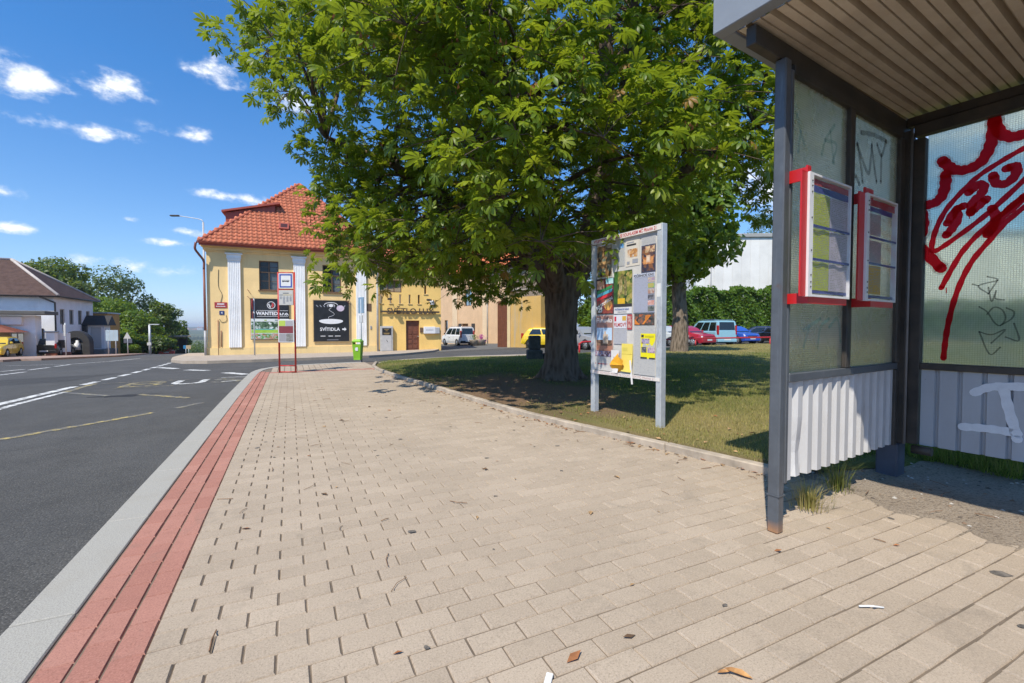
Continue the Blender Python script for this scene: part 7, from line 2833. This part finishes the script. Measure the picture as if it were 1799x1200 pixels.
# dark stone block by the chestnut trunk
xp, yp = at(939, 15.6)
t = thing('stone_block', 'dark weathered stone block standing on the grass left of the chestnut trunk', 'stone block', (xp, yp, lawn_z(xp, yp) - .05), R(-20))
M_darkstone = plain('dark_weathered_stone', (.075, .070, .062), .95, .4, 5, bump=.9, bscale=25, bdist=.03)
b = MB(); b.bbox((-.26, -.22, .0), (.26, .22, .38), .04); b.build('block_foot', M_darkstone, t)
b = MB(); b.bbox((-.20, -.17, .381), (.20, .17, .86), .04); b.build('block_top', M_darkstone, t)
b = MB(); b.bbox((.28, -.2, .0), (.62, .16, .26), .06); b.build('block_foot', M_darkstone, t)
# ================================================================== TREES AND HEDGES
def leaf_mat(name, a, b_, c_, trans=.42, rough=.45, tip=None):
    t = NT(name)
    r_ = t.attr('rnd')
    c = t.ramp(r_, [(0.0, a), (.5, b_), (.93, c_), (1.0, tip or c_)])
    p = t.bsdf(c, rough, 0, .45)
    tl = t.n.new('ShaderNodeBsdfTranslucent')
    tc = t.mix(.6, c, (.46, .56, .03), 'MIX')
    t.l.new(tc, tl.inputs['Color'])
    m = t.n.new('ShaderNodeMixShader')
    m.inputs[0].default_value = trans
    t.l.new(p, m.inputs[1]); t.l.new(tl.outputs[0], m.inputs[2])
    return t.done(m.outputs[0])


def bark_mat(name, col, col2):
    t = NT(name)
    co = t.coord('Object', (1, 1, .22))
    n = t.noise(9, 8, .7, co, .6)
    v = t.voronoi(13, co)
    h = t.math('ADD', n, t.math('MULTIPLY', v, .7))
    c = t.ramp(h, [(.3, scl(col, .45)), (.6, col), (.95, col2)])
    return t.done(t.bsdf(c, .95, 0, .2, t.bump(h, 1.0, .05)))


M_bark = bark_mat('chestnut_bark', (.085, .058, .042), (.17, .125, .095))
M_bark2 = bark_mat('grey_bark', (.115, .09, .065), (.24, .19, .145))
M_chestnut = leaf_mat('chestnut_leaf', (.058, .115, .007), (.130, .205, .011), (.265, .315, .022), tip=(.28, .14, .03))


def leaflet_template(detail):
    """compound leaf: seven drooping leaflets in the xy plane, stalk along -x"""
    V, F = [], []
    for k, an in enumerate((-112, -74, -37, 0, 37, 74, 112)):
        L = (.55, .80, .95, 1.0, .95, .80, .55)[k]
        a = R(an)
        ca, sa = math.cos(a), math.sin(a)
        st = [(0, .02), (.38, .10), (.72, .185), (.9, .12), (1.0, 0)] if detail else [(0, .02), (.70, .19), (1.0, 0)]
        b0 = len(V)
        for (r_, w) in st:
            z = -.58 * (r_ * L) ** 2 + .05 * r_
            for sg in (-1, 0, 1):
                x, y = r_ * L, sg * w * L
                V.append((x * ca - y * sa, x * sa + y * ca, z - (.0 if sg == 0 else -.055 * L * (w / .19))))
        n = len(st)
        for i in range(n - 1):
            q = b0 + i * 3
            if i == n - 2:
                F += [(q, q + 1, q + 4), (q + 1, q + 2, q + 4)]
            else:
                F += [(q, q + 1, q + 4), (q, q + 4, q + 3), (q + 1, q + 2, q + 5), (q + 1, q + 5, q + 4)]
    return np.array(V, np.float32), np.array(F, np.int32)


TV1, TF1 = leaflet_template(True)
TV0, TF0 = leaflet_template(False)


def frames(out, tilt_noise, n):
    """rotation matrices whose x axis points along out and z axis broadly up"""
    x = out / np.linalg.norm(out, axis=1, keepdims=True)
    up = np.tile(np.array([0, 0, 1.0]), (n, 1)) + rng.normal(0, tilt_noise, (n, 3))
    z = up - x * np.sum(up * x, axis=1, keepdims=True)
    z /= np.linalg.norm(z, axis=1, keepdims=True) + 1e-9
    y = np.cross(z, x)
    return np.stack([x, y, z], axis=2)


CX, CY = 5.05, 8.04
PRZ = [1.7, 2.4, 3.2, 4.4, 5.8, 7.2, 8.6, 10.0, 11.2, 12.2]
PRR = [3.5, 4.4, 4.7, 4.8, 4.75, 4.55, 4.25, 3.7, 2.6, .8]


def crown_r(z, az):
    r_ = np.interp(z, PRZ, PRR)
    return r_ * (1 + .07 * np.sin(3 * az + z * .8) + .06 * np.sin(5 * az - 1.3 * z + 1) + .04 * np.sin(9 * az + 2.3 * z))


tree = thing('chestnut_tree', 'huge horse chestnut with a wide leafy crown and a forked dark trunk on the lawn', 'tree', (CX, CY, .04))
# clumps of twig tips over the crown
clumps = []
cam_p = np.array([0, 0, 1.1])
tries = 0
while len(clumps) < 450 and tries < 40000:
    tries += 1
    z = rng.uniform(2.3, 11.0) if rng.random() < .68 else rng.uniform(2.15, 4.4)
    az = rng.uniform(-PI, PI)
    rr_ = crown_r(z, az)
    if rng.random() > rr_ / 5.4:
        continue
    bough = math.sin(2.1 * z + 2.6 * math.sin(2.0 * az + .7)) + math.sin(4.3 * az + 1.1 * z + 1.0) + .8 * math.sin(7.1 * az - 1.7 * z)
    if bough < -.35 and rng.random() < .88:
        continue
    f = 1 - abs(rng.normal(0, .13)) + .05 * bough
    if rng.random() < .22:
        f = rng.uniform(.4, .8)
    r_ = rr_ * min(f, 1.03)
    p = np.array([CX + r_ * math.cos(az), CY + r_ * math.sin(az), z])
    # fewer boughs at the back, where nothing shows
    toward_cam = np.dot((p - np.array([CX, CY, z]))[:2], (cam_p - np.array([CX, CY, 0]))[:2]) / (6 * 9.5)
    if toward_cam < -.25 and rng.random() < .35:
        continue
    d = np.linalg.norm(p - cam_p)
    gx, gy = p[0] + .61 * p[2], p[1] + .41 * p[2]
    if gy < 8.6 and gx < xe(gy) + (1.15 if gy < 7.6 else .5):
        continue
    if gy < 4.6 + .25 * (gx - 3):
        continue
    if any(np.linalg.norm(p - q) < .60 for q in clumps):
        continue
    dp_ = p[0] * SN + p[1] * CS
    lt_ = (p[0] * CS - p[1] * SN) / dp_
    if dp_ < 6.2 and lt_ > .08 and p[2] < 3.05:
        continue
    if lt_ > .36 and p[2] < 1.1 + .29 * dp_:
        continue
    if .2 < lt_ <= .36 and p[2] < 1.1 + .19 * dp_:
        continue
    if -.33 < lt_ < -.12 and p[2] < 1.1 + .135 * dp_:
        continue
    if d < 3.3:
        continue
    clumps.append(p)
tips, tdir = [], []
for p in clumps:
    out = p - np.array([CX, CY, p[2] - 1.6])
    out /= np.linalg.norm(out)
    k = rng.integers(13, 20)
    for i in range(k):
        o_ = np.clip(rng.normal(0, 1, 3), -1.5, 1.5) * np.array([.44, .44, .24])
        tips.append(p + o_ + np.array([0, 0, -.28 * (o_[0] ** 2 + o_[1] ** 2)]))
        dd = out * .8 + o_ * .8 + rng.normal(0, .3, 3)
        tdir.append(dd / np.linalg.norm(dd))
tips, tdir = np.array(tips), np.array(tdir)
# rosettes of leaves round each tip
pos, out = [], []
for p, d in zip(tips, tdir):
    m = rng.integers(4, 7)
    a0 = rng.uniform(0, 2 * PI)
    side = np.cross(d, [0, 0, 1.0])
    side /= np.linalg.norm(side) + 1e-6
    up = np.cross(side, d)
    for i in range(m):
        a = a0 + 2 * PI * i / m
        o_ = d * .45 + side * math.cos(a) * .9 + up * math.sin(a) * .55 + rng.normal(0, .15, 3)
        o_[2] -= .12
        o_ /= np.linalg.norm(o_)
        pos.append(p + o_ * rng.uniform(.08, .17))
        out.append(o_)
pos, out = np.array(pos), np.array(out)
NL = len(pos)
size = rng.uniform(.095, .165, NL)
rot = frames(out, .33, NL)
rnd = np.clip(rng.beta(1.5, 1.7, NL) * .93 + (rng.random(NL) < .03) * .5, 0, 1)
rel = pos - np.array([CX, CY, .04])
dist = np.linalg.norm(pos - cam_p, axis=1)
order = np.argsort(dist)
# in view and outermost: these are the leaves one can pick apart
fwd = np.array([SN, CS])
dep = pos[:, 0] * SN + pos[:, 1] * CS
lat = pos[:, 0] * CS - pos[:, 1] * SN
inview = (dep > 1) & (np.abs(lat / dep) < 1.1) & (lat / dep < .57) & ((pos[:, 2] - 1.1) / dep < .73)
near = [i for i in order if inview[i]][:290]
nearset = set(near)
leaf_me = []
for k in range(4):
    r_ = (.25, .45, .65, .85)[k]
    leaf_me.append(array_mesh('leaf', TV1, TF1, M_chestnut, np.full(len(TV1), r_)))
for i in near:
    o = bpy.data.objects.new('leaf', leaf_me[min(3, int(rnd[i] * 4))])
    link(o, tree)
    o.location = tuple(rel[i])
    o.rotation_euler = Matrix(rot[i].tolist()).to_euler()
    o.scale = (size[i],) * 3


def leaf_mass(name, sel, tv, tf, parent):
    sel = np.array(sel)
    m = len(sel)
    V = np.einsum('nij,vj->nvi', rot[sel], tv) * size[sel][:, None, None] + rel[sel][:, None, :]
    nv = len(tv)
    F = tf[None] + (np.arange(m) * nv)[:, None, None]
    o = mesh_obj(name, array_mesh(name, V.reshape(-1, 3), F.reshape(-1, 3), M_chestnut, np.repeat(rnd[sel], nv)), parent)
    return tag(o, kind='stuff')


rest = [i for i in range(NL) if i not in nearset]
leaf_mass('crown', [i for i in rest if dist[i] < 7.2 and inview[i]], TV1, TF1, tree)
leaf_mass('crown', [i for i in rest if not (dist[i] < 7.2 and inview[i])], TV0, TF0, tree)


# trunk and limbs
def limb(parent, name, path, radii, mat, n=12, rough=.0, seed=0):
    path = spline(path, 6)
    rs = np.interp(np.linspace(0, 1, len(path)), np.linspace(0, 1, len(radii)), radii)
    b = MB()
    b.tube(path, list(rs), n, 0, True, True)
    if rough > 0:
        rs_ = random.Random(seed)
        nv = len(path) * n
        for i in range(nv):
            k = i % n
            j = i // n
            c = Vector(path[j])
            v = Vector(b.v[i]) - c
            a = 2 * PI * k / n
            f = 1 + rough * (.55 * math.sin(7 * a + .25 * math.sin(j * .9)) + .45 * math.sin(13 * a + j * .22 + 1) + .3 * rs_.uniform(-1, 1))
            b.v[i] = tuple(c + v * f)
    return b.build(name, mat, parent)


limb(tree, 'trunk', [(0, 0, -.15), (0, 0, .08), (.0, .0, .45), (.01, .02, 1.0), (.0, 0, 1.6), (-.02, .02, 2.1)], [.46, .385, .335, .315, .34, .33], M_bark, 40, .055, 3)
for k in range(6):
    a = k * 1.05 + .4
    limb(tree, 'root', [(.26 * math.cos(a), .26 * math.sin(a), .22), (.42 * math.cos(a), .42 * math.sin(a), .05), (.64 * math.cos(a + .2), .64 * math.sin(a + .2), -.08)], [.13, .08, .03], M_bark, 8, .05, k)
limbs = [[(-.05, -.03, 1.7), (-.55, .35, 2.6), (-1.1, .9, 3.9), (-1.6, 1.6, 5.6), (-1.9, 2.0, 7.6)],
         [(.08, .0, 1.7), (.45, -.25, 2.7), (.7, -.45, 4.2), (.75, -.5, 6.2), (.6, -.4, 8.6), (.4, -.2, 10.4)],
         [(-.12, -.08, 1.8), (-.7, -.65, 2.7), (-1.5, -1.4, 3.7), (-2.4, -2.1, 4.9), (-3.2, -2.7, 5.8)],
         [(.1, .1, 1.8), (.8, .6, 2.9), (1.9, 1.3, 4.0), (3.0, 2.0, 5.0)],
         [(.0, .1, 1.9), (.15, .9, 3.0), (.3, 2.0, 4.6), (.2, 3.0, 6.6)],
         [(.45, -.25, 2.7), (1.4, -1.2, 3.7), (2.4, -2.3, 4.6), (3.1, -3.1, 5.0)],
         [(-.55, .35, 2.6), (-1.8, .7, 3.4), (-3.2, 1.0, 4.2), (-4.4, 1.2, 4.6)],
         [(.7, -.45, 4.2), (.3, -1.6, 5.4), (-.4, -2.8, 6.6), (-.8, -3.6, 7.2)],
         [(-1.1, .9, 3.9), (-2.3, -.1, 5.2), (-3.4, -.8, 6.8), (-3.9, -1.2, 7.8)],
         [(.75, -.5, 6.2), (1.9, .3, 7.4), (2.8, .8, 8.6)]]
lrad = [[.25, .20, .15, .10, .05], [.29, .25, .20, .15, .10, .05], [.20, .16, .12, .08, .04], [.19, .15, .10, .05], [.19, .14, .10, .05], [.15, .11, .07, .04], [.14, .10, .07, .035], [.12, .09, .06, .03], [.11, .08, .06, .03], [.09, .07, .04]]
anchor = []
for i, (p_, r_) in enumerate(zip(limbs, lrad)):
    limb(tree, 'limb', p_, r_, M_bark, 14, .05, 10 + i)
    anchor += [np.array(q) for q in spline(p_, 5)][3:]
anchor = np.array(anchor)
tw = MB()
for p in clumps:
    q = p - np.array([CX, CY, .04])
    dd = np.linalg.norm(anchor - q, axis=1) + np.maximum(0, anchor[:, 2] - q[2]) * .8
    a = anchor[int(np.argmin(dd))]
    mid = (a + q) / 2 + np.array([0, 0, .12 * np.linalg.norm(q - a)]) + rng.normal(0, .12, 3)
    L = np.linalg.norm(q - a)
    tw.tube(spline([tuple(a), tuple(mid), tuple(q)], 3), list(np.linspace(.016 + .012 * L, .007, 7)), 5, caps=False)
for p, d in list(zip(tips, tdir))[::2]:
    q = p - np.array([CX, CY, .04])
    c = clumps[int(np.argmin([np.linalg.norm(c_ - p) for c_ in clumps]))] - np.array([CX, CY, .04])
    tw.tube([tuple(c), tuple((c + q) / 2 + np.array([0, 0, .05])), tuple(q)], [.008, .006, .004], 4, caps=False)
tag(tw.build('branches', M_bark, tree), kind='stuff')
# withered flower stalks
fl = MB()
for p in tips[rng.choice(len(tips), 260, False)]:
    q = p - np.array([CX, CY, .04])
    for k in range(7):
        o_ = rng.normal(0, .05, 3)
        fl.add([tuple(q + o_ + (0, 0, .06)), tuple(q + o_ + np.array([.02, .01, .02])), tuple(q + o_ + np.array([-.01, .02, .0]))], [(0, 1, 2)])
tag(fl.build('withered_blossom', plain('withered_blossom', (.22, .085, .03), .9, .3, 20), tree), kind='stuff')


# generic broadleaf tree from leaf clumps
def card_cloud(name, pts, nrm, sizes, mat, parent, loc, rn=None):
    """small kinked leaf blades"""
    n = len(pts)
    x = nrm / (np.linalg.norm(nrm, axis=1, keepdims=True) + 1e-9)
    t_ = rng.normal(0, 1, (n, 3))
    y = np.cross(x, t_)
    y /= np.linalg.norm(y, axis=1, keepdims=True) + 1e-9
    z = np.cross(x, y)
    s_ = sizes[:, None]
    A = pts - y * s_
    B = pts + z * s_ * .55 + x * s_ * .18
    C_ = pts + y * s_ - x * s_ * .1
    D = pts - z * s_ * .55 + x * s_ * .18
    V = np.stack([A, B, C_, D], 1).reshape(-1, 3)
    F = (np.array([[0, 1, 2], [0, 2, 3]])[None] + (np.arange(n) * 4)[:, None, None]).reshape(-1, 3)
    rn = rng.beta(2, 2, n) if rn is None else rn
    o = mesh_obj(name, array_mesh(name, V, F, mat, np.repeat(rn, 4)), parent, loc)
    return tag(o, kind='stuff')


def crown_points(n, rad, lumps, lump_r, fill=.25, flat=1.0):
    """points on lumpy foliage: lumps on an ellipsoid shell"""
    rx, ry, rz = rad
    u = rng.normal(0, 1, (lumps, 3))
    u /= np.linalg.norm(u, axis=1, keepdims=True)
    c = u * np.array([rx, ry, rz]) * rng.uniform(.55, .92, (lumps, 1))
    idx = rng.integers(0, lumps, n)
    v = rng.normal(0, 1, (n, 3))
    v /= np.linalg.norm(v, axis=1, keepdims=True)
    lr = lump_r * rng.uniform(.6, 1.25, lumps)
    p = c[idx] + v * (lr[idx] * rng.uniform(.65, 1.05, n))[:, None] * np.array([1, 1, .8])
    k = int(n * fill)
    w = rng.normal(0, 1, (k, 3))
    w /= np.linalg.norm(w, axis=1, keepdims=True)
    p[:k] = w * np.array([rx, ry, rz]) * (rng.uniform(0.1, 1, (k, 1)) ** .4) * .9
    nr = v.copy()
    nr[:k] = w
    nr = nr * .8 + rng.normal(0, .6, (n, 3)) + np.array([0, 0, .5])
    return p, nr


M_leaf_dark = leaf_mat('broadleaf_dark', (.034, .068, .012), (.055, .10, .016), (.09, .145, .024), .35)
M_leaf_mid = leaf_mat('broadleaf_mid', (.06, .125, .014), (.10, .185, .02), (.16, .245, .032), .42)
M_leaf_grey = leaf_mat('broadleaf_greygreen', (.04, .075, .03), (.065, .11, .045), (.10, .155, .065), .35)
M_leaf_var = leaf_mat('variegated_leaf', (.10, .14, .02), (.22, .24, .04), (.40, .34, .08), .4)
M_leaf_creeper = leaf_mat('creeper_leaf', (.055, .12, .012), (.085, .17, .014), (.135, .225, .022), .4)


def simple_tree(name, label, loc, trunk_h, trunk_r, rad, n, sz, mat, lumps=26, lump_r=None, cat='tree', bark=None, group=None, fill=.25):
    t = thing(name, label, cat, loc, 0, group)
    zc = trunk_h + rad[2] * .9
    if trunk_r > 0:
        limb(t, 'trunk', [(0, 0, -.3), (.05, .0, trunk_h * .5), (0, .05, trunk_h), (.1, 0, zc)], [trunk_r * 1.3, trunk_r, trunk_r * .9, trunk_r * .4], bark or M_bark, 12, .06, int(n))
        bb = MB()
        for k in range(7):
            a = k * .9 + n
            e = (math.cos(a) * rad[0] * .7, math.sin(a) * rad[1] * .7, zc + rad[2] * random.uniform(-.3, .6))
            bb.tube(spline([(0, .03, trunk_h * .9), (e[0] * .4, e[1] * .4, (trunk_h + e[2]) / 2), e], 4), list(np.linspace(trunk_r * .45, trunk_r * .1, 9)), 6, caps=False)
        bb.build('branch', bark or M_bark, t)['kind'] = 'stuff'
    p, nr = crown_points(n, rad, lumps, lump_r or rad[0] * .42, fill)
    card_cloud('crown', p, nr, rng.uniform(.6, 1.3, n) * sz, mat, t, (0, 0, zc))
    return t


def tree_at(px, d, top_px, base_px_w, **kw):
    """bearing and distance, crown top row and crown width in columns"""
    x, y = at(px, d)
    z = RZ(x, y)
    return x, y, z, hz(top_px, d) - z, base_px_w * d / 800 / 2


# second chestnut behind the board
x, y = at(1193, 20.5)
simple_tree('chestnut_tree', 'slimmer chestnut with a grey trunk behind the notice board', (x, y, RZ(x, y) + .1), 3.2, .33, (2.3, 2.6, 3.0), 9000, .17, M_leaf_mid, 30, 1.1, bark=M_bark2)
# trees beyond on the right
for px_, d_, top_, w_, mat_, lab in ((1120, 34, 430, 110, M_leaf_mid, 'bright green tree between the two chestnut trunks'), (1345, 92, 362, 80, M_leaf_grey, 'light grey-green tree showing beside the shelter post'), (1500, 48, 380, 120, M_leaf_grey, 'green tree seen through the shelter side glass')):
    x, y, z, h_, r_ = tree_at(px_, d_, top_, w_)
    simple_tree('broadleaf_tree', lab, (x, y, z), h_ * .35, .22, (r_, r_, h_ * .36), 9000, .16, mat_, 26)
# variegated shrub by the yellow car
for px_, d_, top_, w_, mat_, lab in ((936, 36, 530, 46, M_leaf_var, 'yellow and green variegated shrub against the gate wall'), (1042, 34, 520, 62, M_leaf_mid, 'green shrub behind the silver grey hatchback')):
    x, y, z, h_, r_ = tree_at(px_, d_, top_, w_)
    simple_tree('garden_shrub', lab, (x, y, z), h_ * .18, .05, (r_, r_, h_ * .42), 4200, .13, mat_, 16, cat='shrub')
# trees across the road
x, y, z, h_, r_ = tree_at(92, 78, 446, 120)
simple_tree('broadleaf_tree', 'broad dark green domed tree behind the white house', (x, y, z), h_ * .3, .4, (r_ * 1.05, r_, h_ * .37), 15000, .30, M_leaf_dark, 34)
x, y, z, h_, r_ = tree_at(40, 84, 452, 90)
simple_tree('broadleaf_tree', 'dark green crown just over the ridge of the brown roof', (x, y, z), h_ * .3, .4, (r_, r_, h_ * .36), 8000, .30, M_leaf_dark, 24)
x, y, z, h_, r_ = tree_at(196, 80, 468, 128)
simple_tree('broadleaf_tree', 'loose grey-green tree with sky gaps right of the domed tree', (x, y, z), h_ * .34, .3, (r_, r_, h_ * .34), 9000, .26, M_leaf_grey, 34, 2.3, fill=.08)
for px_, d_, top_, w_, mat_, lab in ((178, 62, 520, 66, M_leaf_mid, 'bright green bush behind the porch'), (212, 60, 522, 76, M_leaf_mid, 'tallest bright green bush behind the road signs'), (248, 60, 540, 62, M_leaf_mid, 'green bush behind the pale lamp post'), (205, 54, 585, 84, M_leaf_mid, 'low green bush at the kerb behind the signs'), (232, 48, 606, 22, M_leaf_mid, 'small bright shrub at the foot of the triangular sign'), (285, 66, 524, 56, M_leaf_dark, 'dark pointed tree left of the road gap'), (306, 74, 560, 44, M_leaf_dark, 'dark bush over the far shelter'), (262, 56, 590, 70, M_leaf_dark, 'dark hedge bush behind the red car'), (330, 110, 606, 60, M_leaf_grey, 'olive green bushes where the road dips'), (352, 130, 600, 60, M_leaf_grey, 'olive green bushes beside the house corner far off')):
    x, y, z, h_, r_ = tree_at(px_, d_, top_, w_)
    simple_tree('roadside_bush', lab, (x, y, z), h_ * .12, .08 if d_ < 100 else 0, (r_, r_, h_ * .46), 5200, .20, mat_, 22, cat='bush', group='bushes across the road')

# hedge of creeper before the hall
def hedge(name, label, P0_, P1_, zt0, zt1, n, sz, mat, thick=1.0):
    x0, y0 = P0_
    x1, y1 = P1_
    L = math.hypot(x1 - x0, y1 - y0)
    z0 = RZ((x0 + x1) / 2, (y0 + y1) / 2) - .1
    t = thing(name, label, 'hedge', (x0, y0, z0), math.atan2(y1 - y0, x1 - x0))
    b = MB(); b.box((0, .25, 0), (L, .45, min(zt0, zt1) - z0 - .6)); b.build('wall', plain('hedge_wall', (.36, .29, .19), .9, .2, 2), t)
    u = rng.uniform(0, L, n)
    hh = zt0 + (zt1 - zt0) * u / L - z0
    v = rng.uniform(0, 1, n) ** .8
    top = hh * (1 + .05 * np.sin(u * 1.3) + .03 * np.sin(u * 3.7 + 1))
    bulge = thick * (.25 + .35 * np.abs(np.sin(u * .9 + v * 2)) + .2 * np.sin(u * 2.3 + v * 7))
    ontop = rng.random(n) < .18
    yy = np.where(ontop, rng.uniform(-.4, .8, n) * thick, -bulge * rng.uniform(.3, 1.05, n) + .25)
    zz = np.where(ontop, top + rng.normal(0, .12, n), v * top)
    keep = ~((np.sin(u * 2.1) > .72) & (v < .45) & ~ontop & (rng.random(n) < .8))
    p = np.stack([u, yy, zz], 1)[keep]
    m = len(p)
    nr = np.tile(np.array([0, -1.0, .35]), (m, 1)) + rng.normal(0, .6, (m, 3))
    card_cloud('creeper', p, nr, rng.uniform(.6, 1.3, m) * sz, mat, t, (0, 0, 0))
    return t


hedge('creeper_hedge', 'long green creeper covered wall behind the parked cars', at(1150, 43), at(1460, 52), hz(516, 44), hz(509, 52), 26000, .19, M_leaf_creeper)
hedge('creeper_hedge', 'green creeper wall seen through the shelter back glass', at(1470, 52), at(1900, 62), hz(534, 52), hz(530, 60), 9000, .26, M_leaf_creeper)
hedge('creeper_hedge', 'shorter green creeper wall between the chestnut trunks', at(1030, 40), at(1150, 43), hz(545, 40), hz(520, 43), 8000, .19, M_leaf_creeper)

# ivy stems on the courtyard wall
# ================================================================== THE FAR VALLEY
M_faroak = plain('far_wood', (.030, .050, .022), .95, .4, .02)
for k, (px_, d_, y0_, y1_, w_) in enumerate(((318, 1500, 588, 597, 40), (350, 1200, 590, 600, 44), (335, 2600, 580, 585, 60), (300, 2900, 578, 582, 60), (365, 2900, 577, 583, 40))):
    x, y = at(px_, d_)
    W_ = w_ * d_ / 800
    zt_ = hz(y0_, d_)
    V, F = [], []
    n_ = 40
    for i in range(n_ + 1):
        u = (i / n_ - .5) * W_
        hh = (hz(y0_, d_) - hz(y1_, d_)) * (.6 + .4 * abs(math.sin(i * 1.7 + k)) * abs(math.sin(i * .6 + 1)))
        V += [(u, 0, -12), (u, 0, hh * .75), (u, d_ * .01, hh), (u, d_ * .03, -12)]
    for i in range(n_):
        for q in range(3):
            F.append((i * 4 + q, i * 4 + 4 + q, i * 4 + 5 + q, i * 4 + 1 + q))
    o = mesh_obj('far_wood', array_mesh('far_wood', V, F, M_faroak), None, (x, y, hz(y1_, d_)))
    o.rotation_euler = (0, 0, R(-5))
    tag(o, kind='stuff')
far_cols = [(.60, .60, .58), (.50, .45, .40), (.62, .52, .42), (.40, .42, .46)]
for k in range(16):
    px_ = 308 + k * 3.9 + random.uniform(-1, 1)
    d_ = random.uniform(2300, 2550)
    x, y = at(px_, d_)
    w_, h_ = random.uniform(8, 20), random.uniform(7, 16)
    zb_ = hz(random.uniform(580, 583), d_)
    t = thing('far_building', 'tiny pale building on the hazy far side of the valley', 'building', (x, y, zb_), R(-20), 'buildings across the valley')
    b = MB(); b.box((-w_, 0, -20), (w_, 12, h_)); b.build('wall', plain('far_wall_%d' % k, far_cols[k % 4], .9, .05, .1), t)
    b = MB(); b.add([(-w_, -1, h_), (w_, -1, h_), (w_, 13, h_), (-w_, 13, h_), (-w_, 6, h_ + 4), (w_, 6, h_ + 4)], [(0, 1, 5, 4), (3, 4, 5, 2), (0, 4, 3), (1, 2, 5)]); b.build('roof', plain('far_roof_%d' % k, (.28, .15, .11), .9, .1, .1), t)
for px_, lab in ((326, 'left thin mast on the hazy horizon'), (349, 'right thin mast on the hazy horizon')):
    d_ = 2600
    x, y = at(px_, d_)
    t = thing('far_mast', lab, 'mast', (x, y, hz(581, d_)), 0, 'masts on the horizon')
    b = MB(); b.tube([(0, 0, -10), (0, 0, 38)], [1.4, .8], 6); b.build('shaft', M_sign_grey, t)

# ================================================================== SUMMER HAZE
t = NT('summer_haze')
pvn = t.n.new('ShaderNodeVolumePrincipled')
pvn.inputs['Color'].default_value = (.80, .88, 1.0, 1)
pvn.inputs['Density'].default_value = .00022
pvn.inputs['Anisotropy'].default_value = .2
t.l.new(pvn.outputs[0], t.out.inputs['Volume'])
b = MB()
b.box((-6100, -3100, -44), (6100, 9100, 45))
hz_ = b.build('haze', t.mat)
tag(hz_, kind='stuff')
scene.cycles.volume_bounces = 0
